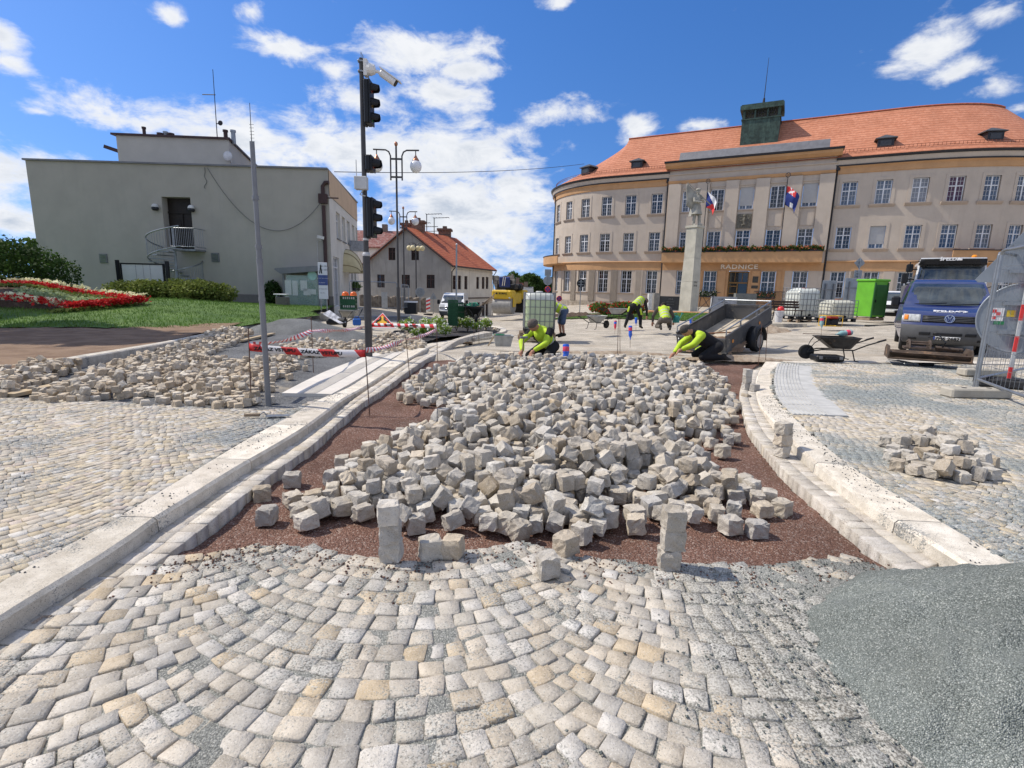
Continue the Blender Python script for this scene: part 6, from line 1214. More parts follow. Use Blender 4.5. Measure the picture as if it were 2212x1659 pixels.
rpt=lambda k,v:ROD[k][0].lerp(ROD[k][1],rp_(k,v)[1]/60)
tape([rpt(1,750),rpt(3,764)],.085,M_TAPE,'red and white barrier tape lettered in black, stretched low in front of the bare pole',[(.22,'ZÁKAZ VSTUPU'),(.62,'ZÁKAZ VSTUPU')],sag=.02)
tape([rpt(1,744),rpt(2,715),rpt(6,702)],.07,M_TAPEN,'twisted red and white tape sloping up behind the bare pole',twist=.9,sag=.05)
tape([rpt(6,701),rpt(5,705)],.08,M_TAPE,'red and white tape stretched level in front of the roses',[(.3,'ZÁKAZ VSTUPU'),(.7,'ZÁKAZ VSTUPU')]); tape([rpt(5,711),rpt(4,733),rpt(3,757)],.06,M_TAPEN,'twisted red and white tape running down from the roses to the ramp',twist=.9,sag=.03)
# ---------------------------------------------------------------- vehicles
M_TYRE=mat('tyre_rubber',(.018,.018,.018),.85,.2,15); M_RIM=mat('steel_rim',(.22,.22,.23),.4,.15,6,metal=.7); M_CHROME=mat('chrome',(.62,.63,.65),.15,.03,4,metal=1.); M_WIND=mat('windscreen_glass',(.018,.024,.026),.05,.25,1.2,spec=.9,col2=(.07,.085,.09)); M_LIGHT=mat('headlight_glass',(.42,.43,.42),.12,.25,14,spec=.8); M_AMB=mat('amber_lens',(.7,.22,.02),.3,.05)
class Car:
    """body swept over a side profile (y back, z up) with width w(z); pt() finds points of its skin for the parts"""
    def __init__(c,prof,wz,bulge,label,cat,loc,rz,name,body,S=1.,group=None):
        c.P=prof; c.wz=wz; c.b=bulge; c.t=thing(name,label,cat,loc,rz,group,S); n=len(prof); T=[-1,-.97,-.92,-.84,-.72,-.56,-.38,-.19,0,.19,.38,.56,.72,.84,.92,.97,1]; c.T=T; m=MB(); rings=[[c.pt(t,k) for k in range(n)] for t in T]; vs=[p for r in rings for p in r]; fs=[]
        for i in range(len(T)-1):
            for k in range(n): fs.append((i*n+k,(i+1)*n+k,(i+1)*n+(k+1)%n,i*n+(k+1)%n))
        fs+=[tuple(range(n)),tuple(range(len(vs)-1,len(vs)-1-n,-1))]; m.add(vs,fs); c.body=m.build('body',body,c.t,smooth=R_(35))
        for pl in c.body.data.polygons:
            if len(body if isinstance(body,list) else [1])>1 and pl.center.z<c.zsplit and pl.center.y<c.ysplit: pl.material_index=1
    zsplit=-9;ysplit=9
    def w(c,z): return float(np.interp(z,[q[0] for q in c.wz],[q[1] for q in c.wz]))
    def pt(c,t,k,o=0.):
        k0=int(math.floor(k)); f=k-k0; n=len(c.P); a=c.P[k0%n];b=c.P[(k0+1)%n]; y=a[0]*(1-f)+b[0]*f; z=a[1]*(1-f)+b[1]*f; ny,nz=-(b[1]-a[1]),(b[0]-a[0]); l=math.hypot(ny,nz) or 1
        return Vector((t*c.w(z),y+c.b(y,z)*abs(t)**2.4+ny/l*o,z+nz/l*o))
    def panel(c,name,t0,t1,k0,k1,m,o=.006,n=8,parent=None,th=.012,kn=4):
        b=MB(); R=[[c.pt(t0+(t1-t0)*i/n,k0+(k1-k0)*j/kn,o) for j in range(kn+1)] for i in range(n+1)]; b.loft(R,cap=False,closed=False); ob=b.build(name,m,parent or c.t,smooth=R_(30),fix=False); q=ob.modifiers.new('th','SOLIDIFY'); q.thickness=th; q.offset=0; return ob
    def side(c,name,pts,s,m,o=.008):
        b=MB(); b.plate([(s*(c.w(z)+o),y,z) for y,z in pts],.004*s); return b.build(name,m,c.t)
    def wheel(c,x,y,r,wd=.2):
        b=MB(); b.lathe([(r*.62,-wd/2),(r*.9,-wd/2),(r,-wd*.32),(r,wd*.32),(r*.9,wd/2),(r*.62,wd/2)],(x,y,r),24,'x'); wh=b.build('wheel',M_TYRE,c.t,smooth=R_(40)); b=MB(); b.lathe([(r*.66,-wd*.53),(r*.5,-wd*.515),(r*.2,-wd*.55),(.01,-wd*.55),(.01,wd*.55),(r*.2,wd*.55),(r*.5,wd*.515),(r*.66,wd*.53)],(x,y,r),18,'x'); b.build('rim',M_RIM,wh)
    def mirror(c,s,y,z,m,sz=(.20,.14,.27),arm=.2):
        b=MB(); x=s*(c.w(z)+arm); b.box((x,y,z),sz,bev=.04); b.tube([(s*c.w(z),y+.15,z-.05),(x,y+.02,z-.05)],.025,6); b.build('mirror',m,c.t)
def text_on(c,s,size,mt,t,k,o=.012,sx=1.,bold=.0,tilt=0.,name='lettering'):
    p=c.pt(t,k,o); q=c.pt(t,k+.05,o); u=(q-p).normalized(); x=Vector((1,0,0)); n=x.cross(u); text(s,size,mt,c.t,Matrix(((1,u.x,n.x,p.x),(0,u.y,n.y,p.y),(0,u.z,n.z,p.z),(0,0,0,1))),ext=.003,sx=sx,bold=bold,name=name)
M_NAVY=mat('navy_car_paint',(.016,.028,.115),.28,.08,.7,spec=.6,coat=.7,spots=((.06,.07,.12),9,.72)); M_GPLAST=mat('grey_bumper_plastic',(.085,.087,.09),.6,.12,5); M_WPAINT=mat('white_car_paint',(.72,.73,.73),.3,.04,1,spec=.5,coat=.5); M_SILVER=mat('silver_car_paint',(.50,.53,.57),.3,.03,1,metal=.4,coat=.5)
def blue_van():
    p=at(2038,768,.0); p.z+=.0; rz=math.atan2(p.x,p.y)*-1+.10
    Car.zsplit=.74; Car.ysplit=1.5
    c=Car([(.12,.27),(.03,.33),(-.02,.45),(-.03,.60),(.0,.74),(.05,.80),(.10,.95),(.22,1.04),(.50,1.13),(.88,1.20),(1.62,1.83),(1.85,1.93),(2.6,1.97),(4.7,1.94),(4.88,1.75),(4.9,.6),(4.84,.27)],[(.27,.86),(.45,.94),(.8,.955),(1.1,.95),(1.25,.93),(1.85,.77),(1.97,.66)],lambda y,z:.20*max(0,1-y/.9) if y<.9 else .10,'dark blue delivery van with grey bumper, parked facing the site','van',p,rz,'delivery_van',[M_NAVY,M_GPLAST],S=1.03)
    Car.zsplit=-9
    c.panel('windscreen',-.93,.93,9.06,9.96,M_WIND,n=16,o=.014); g=c.panel('grille',-.56,.56,5.1,6.35,M_BLACK,o=.004,kn=3)
    for k in (5.3,5.55,5.8,6.05): c.panel('slat',-.55,.55,k,k+.09,M_GPLAST,o=.016,parent=g,kn=1)
    for s in (-1,1): h=c.panel('headlight',s*.60,s*.97,5.1,6.5,M_LIGHT,o=.012); c.panel('indicator',s*.86,s*.95,5.35,6.2,M_AMB,o=.02,parent=h,n=3); c.mirror(s,1.15,1.32,M_BLACK); c.side('side_window',[(1.25,1.25),(2.15,1.27),(2.15,1.72),(1.62,1.72)],s,M_WIND); c.wheel(s*.80,.95,.33); c.wheel(s*.80,3.9,.33)
    c.panel('air_intake',-.30,.30,2.35,2.75,M_BLACK,o=.006)
    for s in (-1,1): c.panel('air_intake',s*.36,s*.60,2.3,2.8,M_BLACK,o=.006); c.panel('fog_light',s*.66,s*.84,1.3,1.75,M_BLACK,o=.006,n=4)
    pl=c.panel('number_plate',-.28,.28,1.55,2.15,mat('plate_white',(.72,.72,.70),.4,.03),o=.022); c.panel('blue_strip',-.28,-.25,1.56,2.14,mat('plate_blue',(.02,.06,.35),.4,.02),o=.03,parent=pl,n=2); text_on(c,'7H5 2682',.115,M_BLACK,.012,1.84,.034,sx=1.03,bold=.004)
    p0=c.pt(0,5.72,.03); b=MB(); M=Matrix.Translation(p0)@Euler((R_(-15),0,0)).to_matrix().to_4x4(); b.M=M; ring=lambda r,w:b.tube([(r*math.cos(a),0,r*math.sin(a)) for a in np.linspace(0,6.283,29)[:-1]],w,6,closed=True)
    ring(.095,.011)
    for P in ([(-.045,.078),(-.012,.005),(.0,.03),(.012,.005),(.045,.078)],[(-.082,.035),(-.042,-.075),(.0,.0),(.042,-.075),(.082,.035)]): b.tube([(x,-.008,z) for x,z in P],.0095,5)
    b.build('badge',M_CHROME,c.t); b=MB(); b.M=M; b.cyl((0,.012,0),(0,.0,0),.095,n=24); b.build('badge_disc',M_NAVY,c.t)
    wt=mat('white_lettering',(.78,.78,.78),.5,.02); text_on(c,'ŠPELDA',.125,wt,-.06,7.55,.012,sx=1.25,bold=.004); text_on(c,'STAVEBNÍ FIRMA',.034,wt,-.08,7.22,.012,sx=1.5); b=MB(); q=c.pt(.30,7.5,.014); u=(c.pt(.3,7.6,.014)-q).normalized(); b.tube([q+Vector((-.10,0,0))+u*.045,q+Vector((.02,0,0))+u*.045,q+Vector((.07,0,0)),q+Vector((.02,0,0))-u*.045,q+Vector((-.02,0,0))-u*.045],.014,5); b.build('lettering',wt,c.t)
    b=MB()
    for s,t0 in ((-1,-.75),(-1,.05)): a=c.pt(t0,9.08,.02); b.tube([a,c.pt(t0+.4,9.10,.03),c.pt(t0+.72,9.14,.03)],.012,5)
    b.build('wiper',M_BLACK,c.t); c.panel('sticker',-.90,-.84,9.12,9.2,mat('green_sticker',(.2,.55,.42),.5),o=.012,n=2); c.panel('paper',.55,.75,9.07,9.15,mat('paper_white',(.7,.72,.70),.6),o=.012,n=2)
blue_van()
def truck():
    q=far(2052,610,21.5); z0=.35; p=Vector((q.x,q.y,z0)); rz=-math.atan2(p.x,p.y)+.12; zt=zat(p,563)-z0
    c=Car([(.1,.5),(0,.7),(-.02,1.35),(.05,1.62),(.28,2.5),(.10,2.58),(.12,2.78),(.5,zt-.02),(1.9,zt-.08),(1.95,.5)],[(.5,1.2),(1.6,1.2),(2.5,1.12),(3.1,1.0)],lambda y,z:.12 if y<.9 else 0,'white truck cab with black sun visor and amber beacon, behind the blue van','truck',p,rz,'tipper_truck',[M_WPAINT],S=1.)
    c.panel('windscreen',-.94,.94,3.04,3.97,M_WIND,n=10); c.panel('sun_visor',-.99,.99,3.98,7.2,M_BLACK,o=.05,th=.05); text_on(c,'ŠPELDA',.17,mat('visor_lettering',(.78,.78,.78),.5,.02),-.10,5.6,.085,sx=1.2,bold=.004); b=MB(); q=c.pt(.18,5.5,.09); b.box(q,(.16,.02,.07),bev=.01); b.build('lettering',mat('visor_mark',(.7,.7,.7),.5),c.t)
    b=MB(); b.cyl((-1.12,-.18,1.72),(1.12,-.18,1.72),.03); b.cyl((-1.0,-.18,1.35),(1.0,-.18,1.35),.022)
    for x in np.linspace(-1,1,14): b.cyl((x,-.17,1.35),(x,-.17,1.7),.012,n=5)
    b.build('bull_bar',M_CHROME,c.t)
    for s in (-1,1): c.mirror(s,.1,2.35,M_BLACK if s<0 else M_WPAINT,(.24,.16,.34),.28); c.mirror(s,.15,1.92,M_BLACK if s<0 else M_WPAINT,(.22,.14,.44),.36); b=MB(); b.tube([(s*1.1,.1,2.62),(s*1.42,.0,2.6),(s*1.5,.05,1.7),(s*1.2,.1,1.55)],.022,6); b.build('mirror_arm',M_BLACK,c.t); c.side('side_window',[(.45,1.75),(1.5,1.75),(1.5,2.45),(.6,2.45)],s,M_WIND); c.wheel(s*1.0,1.2,.5,.3); c.wheel(s*1.0,4.6,.5,.3)
    b=MB(); b.box((0,4.3,1.25),(2.4,4.2,.9)); b.box((0,4.0,.75),(1.0,5.5,.3)); b.build('tipper_body',mat('truck_bed_grey',(.12,.12,.12),.6,.2,3),c.t); b=MB(); b.lathe([(.11,0),(.11,.1),(.09,.24),(.05,.28)],(.72,.6,zt-.02),12); b.build('beacon',mat('beacon_amber',(.9,.30,.02),.2,.02),c.t)
    b=MB(); b.box((.55,1.2,2.25),(.85,.03,.35)); b.build('paper',mat('cab_paper',(.5,.55,.5),.6),c.t)
truck()
def white_van():
    p=at(974,688); q=far(974,688,38.5); p=Vector((q.x,q.y,T(q.x,q.y))); zt=zat(p,632.5)-p.z; S=zt/2.05; rz=-.02
    Car.zsplit=.62; Car.ysplit=1.4
    c=Car([(.1,.25),(0,.35),(-.02,.6),(.02,.66),(.06,.95),(.3,1.08),(.75,1.2),(1.5,1.85),(1.75,1.98),(2.6,2.04),(5.0,2.0),(5.1,.4),(5,.25)],[(.25,.9),(.6,.98),(1.1,.98),(1.25,.95),(1.9,.84),(2.05,.76)],lambda y,z:.16*max(0,1-y/.9) if y<.9 else .08,'white delivery van facing us at the far end of the road','van',p,rz,'delivery_van',[M_WPAINT,M_GPLAST],S=S); Car.zsplit=-9
    c.panel('windscreen',-.94,.94,6.05,6.97,M_WIND,n=8); g=c.panel('grille',-.5,.5,3.25,3.95,M_BLACK,kn=2)
    for k in (3.4,3.62,3.82): c.panel('slat',-.5,.5,k,k+.06,M_CHROME,o=.015,parent=g,kn=1)
    for s in (-1,1): c.panel('headlight',s*.58,s*.97,3.5,5.2,M_LIGHT,o=.012); c.mirror(s,.95,1.3,M_BLACK,(.22,.14,.36)); c.wheel(s*.82,.95,.33); c.wheel(s*.82,4,.33)
    c.panel('number_plate',-.27,.27,1.35,1.75,mat('plate_white2',(.7,.7,.68),.4,.03),o=.02); text_on(c,'ŠPELDA',.10,mat('dark_lettering',(.08,.08,.1),.5,.02),-.05,5.4,.012,sx=1.3)
white_van()
def suv():
    p=at(1919,694); q=far(1919,694,27.2); p=Vector((q.x,q.y,T(q.x,q.y)+.12)); rz=-math.atan2(p.x,p.y)-.12
    c=Car([(.15,.25),(0,.35),(-.02,.6),(.02,.82),(.15,.92),(.9,1.02),(1.55,1.52),(1.8,1.58),(3.6,1.56),(4.2,1.0),(4.25,.4),(4.1,.25)],[(.25,.82),(.6,.9),(1.0,.88),(1.55,.68)],lambda y,z:.22*max(0,1-y/1.) if y<1. else .05,'white off road car half hidden by the green booth','car',p,rz,'parked_car',[M_WPAINT])
    c.panel('windscreen',-.9,.9,5.05,5.95,M_WIND); c.panel('grille',-.55,.55,2.2,3.2,M_BLACK); c.panel('bumper',-.98,.98,.2,1.9,M_BLACK,o=.02); c.panel('number_plate',-.25,.25,1.4,1.9,mat('plate_white3',(.7,.7,.68),.4),o=.05)
    for s in (-1,1): c.panel('headlight',s*.6,s*.97,2.5,3.6,mat('dark_headlight',(.09,.09,.1),.2,.2,8),o=.014); c.mirror(s,1.2,1.02,M_BLACK,(.2,.12,.16),.12); c.side('side_window',[(1.3,1.05),(3.5,1.05),(3.3,1.45),(1.75,1.48)],s,M_WIND); c.wheel(s*.8,.8,.36); c.wheel(s*.8,3.4,.36); b=MB(); b.tube([(s*.62,1.8,1.6),(s*.62,2,1.66),(s*.62,3.3,1.65),(s*.62,3.5,1.58)],.025,6); b.build('roof_rail',M_BLACK,c.t)
suv()
def silver_car():
    q=far(1232,672,44); p=Vector((q.x-.6,q.y,T(q.x,q.y)+.0)); rz=R_(118); zt=zat(p,643)-p.z
    c=Car([(.15,.2),(0,.35),(0,.6),(.2,.78),(1.1,.92),(1.85,1.36),(2.2,1.42),(3.2,1.38),(4.0,.98),(4.35,.92),(4.4,.4),(4.3,.2)],[(.2,.80),(.6,.88),(.95,.86),(1.4,.6)],lambda y,z:.2*max(0,1-y/1.) if y<1. else .05,'silver car parked at the left town hall wing, behind the bending worker','car',p,rz,'parked_car',[M_SILVER],S=max(.9,min(1.3,zt/1.42)))
    c.panel('windscreen',-.9,.9,4.05,4.95,M_WIND)
    for s in (-1,1): c.panel('headlight',s*.6,s*.95,2.2,2.9,M_LIGHT); c.side('side_window',[(1.35,.98),(3.6,1.0),(3.1,1.3),(1.95,1.3)],s,M_WIND); c.wheel(s*.78,.85,.32); c.wheel(s*.78,3.45,.32); c.mirror(s,1.5,1.0,M_SILVER,(.18,.12,.14),.1)
silver_car()
def roller():
    q=far(1088,678,36.5); p=Vector((q.x,q.y,zat(q,678))); my=mat('yellow_machine_paint',(.62,.40,.03),.4,.08,3,spots=((.25,.17,.05),7,.68)); t=thing('road_roller','yellow tandem road roller with grey steel drum','road roller',p,-.35); m=MB(); m.lathe([(.55,-.72),(.6,-.7),(.6,.7),(.55,.72),(.1,.72)],(0,0,.6),28,'x'); m.build('drum',mat('steel_drum',(.34,.33,.31),.6,.12,5,metal=.4),t,smooth=R_(40)); m=MB(); m.lathe([(.55,-.72),(.6,-.7),(.6,.7),(.55,.72),(.1,.72)],(0,2.6,.6),28,'x'); m.build('drum',M_TYRE,t,smooth=R_(40))
    m=MB(); m.box((0,-.05,1.35),(1.5,1.0,.62),bev=.1); m.box((.0,1.3,1.1),(1.3,1.4,.8),bev=.1); m.box((0,2.6,1.35),(1.5,1.1,.7),bev=.12)
    for s in (-1,1): m.box((s*.78,0,.85),(.08,.5,.7),bev=.03); m.box((s*.78,2.6,.85),(.08,.5,.7),bev=.03)
    m.build('body',my,t); m=MB(); m.box((0,.65,1.9),(1.35,.75,.35),bev=.05); m.box((-.2,1.25,2.15),(.6,.5,.5),bev=.08); m.box((0,2.0,1.9),(1.3,.9,.5),bev=.15); m.tube([(.2,.75,2.0),(.2,.6,2.35),(.05,.6,2.5)],.04,6)
    for x in (-.62,.62): m.tube([(x,.25,1.7),(x,.3,2.3),(x,.6,2.35),(x,.7,1.8)],.03,6)
    m.build('driver_platform',M_BLACK,t); m=MB(); m.box((-.05,.2,2.2),(.8,.14,.75),(.15,0,0),bev=.05); m.k=1; m.box((-.15,.10,2.25),(.05,.02,.6),(.15,.2,0)); m.box((.0,.10,2.25),(.05,.02,.6),(.15,.2,0)); m.build('seat',[mat('blue_cloth',(.03,.05,.18),.8,.2,6),M_WH],t)
    text('BOMAG',.17,M_BLACK,t,Matrix.Translation((.12,-.56,1.42))@Matrix.Rotation(R_(90),4,'X'),bold=.006); m=MB(); m.cyl((-.34,-.57,1.42),(-.34,-.55,1.42),.07,n=6); m.build('emblem',M_BLACK,t); m=MB()
    for s in (-1,1): m.box((s*.62,-.56,1.13),(.14,.04,.1),bev=.02)
    m.build('headlight',M_LIGHT,t)
roller()
def trailer():
    x,y,z,h,tl,W,L,H=4.985,13.59,-.12,-.808,.258,1.347,2.86,.50; ms=mat('galvanised_dusty_sheet',(.115,.115,.115),.55,.25,2.2,.002,40,metal=.4,spots=((.26,.23,.19),3,.60)); mf=mat('dusty_plywood_floor',(.46,.40,.31),.9,.2,3)
    t=thing('tipping_trailer','tipped grey box trailer with soil inside, its tailgate end on the ground','trailer',(x,y,z)); t.rotation_euler=(Euler((0,0,h)).to_matrix()@Euler((tl,0,0)).to_matrix()).to_euler()
    m=MB(); m.box((0,L/2,.04),(W,L,.05)); m.build('floor',mf,t); 
    for s in (-1,1): m=MB(); m.box((s*W/2,L/2,H/2+.02),(.03,L,H-.06)); m.box((s*(W/2+.01),L/2,H-.02),(.05,L,.05)); m.box((s*(W/2+.012),L/2,.03),(.05,L,.07)); m.build('side_board',ms,t)
    m=MB(); m.box((0,L,H/2),(W-.04,.03,H)); m.box((0,L,H),(W,.05,.05)); m.build('front_board',ms,t); m=MB(); m.box((0,-.02,H/2-.1),(W,.03,H+.06)); m.box((0,-.045,.02),(W+.06,.05,.1)); m.box((0,-.045,H-.1),(W,.03,.05)); m.build('tailgate',ms,t)
    for s in (-1,1): m=MB(); m.tube([(s*W/2,.02,H),(s*W/2,.04,H+.15),(s*W/2,L,H+.15)],.018,6); m.build('rail',M_GALV,t); m=MB(); [m.box((s*W/2,L*k,H+.06),(.03,.04,.16)) for k in (.3,.65,.98)]; m.build('rail_post',M_GALV,t)
    m=MB(); m.tube([(-W/2,L,H+.15),(W/2,L,H+.15)],.018,6); m.build('rail',M_GALV,t)
    m=MB(); m.box((-W/2+.08,-.06,.25),(.04,.03,.22),bev=.01); m.box((W/2-.15,-.06,.2),(.05,.03,.3),bev=.01); m.build('latch',M_GALV,t); m=MB()
    for s in (-1,1): m.box((s*(W/2-.2),-.07,-.12),(.28,.05,.12),bev=.02)
    m.build('tail_light',mat('dull_red_lens',(.25,.03,.03),.4),t); m=MB(); m.box((0,-.05,-.14),(W+.2,.05,.18)); m.build('light_bar',ms,t); m=MB()
    for s in (-1,1):
        for f in (.12,.70): m.cyl((s*(W/2+.02),L*f,.26),(s*(W/2+.03),L*f,.26),.045,n=14)
    m.build('reflector',mat('orange_reflector',(.75,.28,.05),.3),t)
    ay=1.42; r=.30
    for s in (-1,1):
        wx=s*(W/2+.17); m=MB(); wz=-.06; m.lathe([(r*.58,-.09),(r*.9,-.09),(r,-.05),(r,.05),(r*.9,.09),(r*.58,.09)],(wx,ay,wz),26,'x'); wh=m.build('wheel',M_TYRE,t,smooth=R_(40)); m=MB(); m.lathe([(r*.62,-.098),(r*.55,-.092),(r*.38,-.105),(r*.15,-.097),(.01,-.097),(.01,.097),(r*.15,.097),(r*.38,.105),(r*.55,.092),(r*.62,.098)],(wx,ay,wz),20,'x'); m.build('rim',M_RIM,wh); m=MB(); rg=[[(wx-s*.12+d,ay-.40*math.cos(a),wz+.02+.40*math.sin(a)) for a in np.linspace(R_(-18),R_(150),18)] for d in (-.02,.24) ]; m.loft([[(wx+d,ay+.39*math.cos(a),wz+.39*math.sin(a)) for a in np.linspace(R_(-15),R_(195),18)] for d in (-.13,.13)],cap=False,closed=False); o=m.build('mudguard',M_BLACK,t,smooth=R_(40)); o.modifiers.new('th','SOLIDIFY').thickness=.015
    m=MB(); m.cyl((-W/2-.1,ay,-.06),(W/2+.1,ay,-.06),.035); m.tube([(-.35,L-.3,-.05),(0,L+1.1,-.02)],.04,6); m.tube([(.35,L-.3,-.05),(0,L+1.1,-.02)],.04,6); m.cyl((0,L+.9,.0),(0,L+.9,-.55),.03); m.build('drawbar',M_GALV,t)
    Mw=Matrix.Translation((x,y,z))@t.rotation_euler.to_matrix().to_4x4(); o=heap('soil_heap','brown soil lying in the tipped trailer',Mw@Vector((.05,.55,.04)),.55,.45,.22,M_SOIL,.04,31,amp=.12,fr=6); o.rotation_euler=t.rotation_euler
    for k,(a,b,l) in enumerate((((-.35,.15,.42),(.5,1.6,.12),'long wooden handle leaning across the tipped trailer'),((-.1,.3,.18),(.62,.9,.16),'shorter tool handle lying on the soil in the trailer'),((-.5,.9,.08),(.1,2.3,.08),'wooden lath lying on the trailer floor'))):
        m=MB(); A=Mw@Vector(a);B=Mw@Vector(b); m.cyl((0,0,0),B-A,.018,n=8); o=m.build('wooden_pole',mat('brown_wood_handle',(.36,.17,.08) if k<2 else (.5,.42,.3),.6,.15,9),None); o.location=A; tag(o,l,'tool')
trailer()
# ---------------------------------------------------------------- site things
M_WOOD=mat('weathered_wood',(.27,.20,.135),.85,.2,6); M_PLANK=mat('fresh_plank',(.46,.36,.23),.8,.15,6); M_GREENP=mat('green_crate_plastic',(.02,.085,.035),.5,.15,6)
M_IBC=mat('milky_tank_plastic',(.60,.62,.56),.35,.05,2,spec=.4); M_IBCG=mat('greenish_filled_tank',(.46,.54,.34),.35,.06,2,spec=.4); M_IBCY=mat('yellowed_tank_plastic',(.55,.54,.44),.4,.08,2)
def pallet(p,rz,label,group=None,S=1.,w=1.2,d=1.0,mm=None):
    t=thing('pallet',label,'pallet',p,rz,group); m=MB()
    for k in range(6): m.box((0,-d/2+.06+(d-.12)*k/5,.135),(w,.11,.02))
    m.build('top_boards',mm or M_WOOD,t); m=MB()
    for x in (-1,0,1):
        for y in (-1,0,1): m.box((x*(w/2-.06),y*(d/2-.06),.065),(.12,.12,.09))
    m.build('blocks',mm or M_WOOD,t); m=MB()
    for y in (-1,0,1): m.box((0,y*(d/2-.06),.01),(w,.11,.02))
    m.build('skids',mm or M_WOOD,t); return t
def ibc(p,rz,label,m2,bulge=.03,w=1.0,d=1.2,h=1.0,crush=0.,fill=None,base=True):
    t=thing('water_tank',label,'water tank',p,rz); zb=.14 if base else 0; m=MB(); rings=[]
    n=28
    for z,f in ((zb+.01,.92),(zb+.05,.985),(zb+.25,1.),(zb+h*.5,1.+bulge*.5),(zb+h*.80,1.),(zb+h*.93,.97-crush*.2),(zb+h*.985,.86-crush*.5),(zb+h,.55)):
        rings.append([((abs(math.cos(a))**.35)*math.copysign(1,math.cos(a))*(w/2-.02)*f+crush*.05*math.sin(a*5+z*4),(abs(math.sin(a))**.35)*math.copysign(1,math.sin(a))*(d/2-.02)*f,z-crush*.18*(z>zb+.6)*(.5+.5*math.sin(a*3+1))) for a in np.linspace(0,6.2832,n+1)[:-1]])
    m.loft(rings)
    if fill: m.k=0
    b=m.build('tank',m2,t,smooth=R_(50))
    if fill:
        for pl in b.data.polygons:
            if pl.center.z>zb+h*fill: pl.material_index=1
    m=MB(); m.lathe([(.12,0),(.12,.05),(.10,.07),(.01,.07)],(0,0,zb+h-.02-crush*.1),14); m.build('lid',mat('tank_lid',(.45,.12,.09) if crush else (.5,.5,.47),.5),t); m=MB(); r=.011
    def ring(z): m.tube([(-w/2,-d/2,z),(w/2,-d/2,z),(w/2,d/2,z),(-w/2,d/2,z)],r,5,closed=True)
    for k in range(6): ring(zb+.02+h*.98*k/5)
    for i in range(7):
        for s in (-1,1): m.cyl((-w/2+w*i/6,s*d/2,zb),(-w/2+w*i/6,s*d/2,zb+h),r,n=5); m.cyl((s*w/2,-d/2+d*i/6,zb),(s*w/2,-d/2+d*i/6,zb+h),r,n=5)
    m.build('cage',M_STEEL,t)
    if base:
        m=MB(); [m.box((x*(w/2-.07),y*(d/2-.07),.065),(.14,.14,.13)) for x in (-1,0,1) for y in (-1,0,1)]; m.box((0,0,.135),(w,d,.02)); m.box((0,0,.01),(w,d,.015)); m.build('skid_base',M_BLACK,t)
    m=MB(); m.cyl((0,-d/2+.02,zb+.08),(0,-d/2-.05,zb+.08),.05); m.build('tap',M_BLACK,t); return t
q=far(1158,735,17.8); p=Vector((q.x,q.y,zat(q,735))); pallet(p,.05,'lower wooden pallet under the greenish tank',w=1.22); pallet(p+Vector((.02,.02,.146)),.02,'upper wooden pallet under the greenish tank',w=1.2); zt=zat(q,632)-p.z-.292-.14
ibc(p+Vector((.06,0,.292)),.03,'caged tank full of greenish water standing on stacked pallets behind the kneeling man',[M_IBCG,M_IBC],h=zt,fill=.8)
q=far(1727,692,24.6); p=Vector((q.x,q.y,zat(q,696))); pallet(p,.25,'wooden pallet under the dented white tank',w=1.3,d=1.2); zt=zat(q,622)-p.z-.146-.14; ibc(p+Vector((0,0,.146)),.25,'dented white caged tank raised on a pallet, left of the two by the green booth',M_IBC,crush=.35,w=1.25,d=1.1,h=zt)
q=far(1803,692,22.6); p=Vector((q.x,q.y,zat(q,694))); zt=zat(q,648)-p.z-.14; ibc(p,.2,'low yellowish caged tank with sagging top in front of the sign boards',M_IBCY,crush=.3,w=1.2,d=1.0,h=zt)
# booth
q=far(1874,692,26); p=Vector((q.x,q.y,zat(q,691))); H=zat(q,604.5)-p.z; mg=mat('bright_green_panel',(.13,.40,.03),.5,.08,2); mdg=mat('dark_green_panel',(.03,.115,.03),.5,.1,2); t=thing('toilet_booth','bright green portable toilet booth beside the sign boards','portable toilet',p,R_(-72)); t.scale=(.84,.84,1); m=MB(); m.box((0,0,H/2+.05),(1.1,1.1,H-.25),bev=.02); m.build('shell',mg,t); m=MB(); m.box((.0,0,H-.03),(1.22,1.22,.12),bev=.03); m.build('roof',mg,t); m=MB(); m.box((0,0,.06),(1.1,1.15,.12)); m.build('base',M_WOOD,t); m=MB(); m.box((.565,0,H/2),(.03,.95,H-.5)); m.box((.585,.0,H*.7),(.02,.75,.5)); m.box((.585,0,H*.35),(.02,.75,.6)); m.build('door',mdg,t); m=MB(); m.box((.57,-.5,H/2),(.05,.09,H-.3)); m.box((.57,.5,H/2),(.05,.09,H-.3)); m.build('door_frame',mdg,t); m=MB(); m.box((.6,-.36,H*.48),(.04,.05,.14)); m.build('handle',M_BLACK,t)
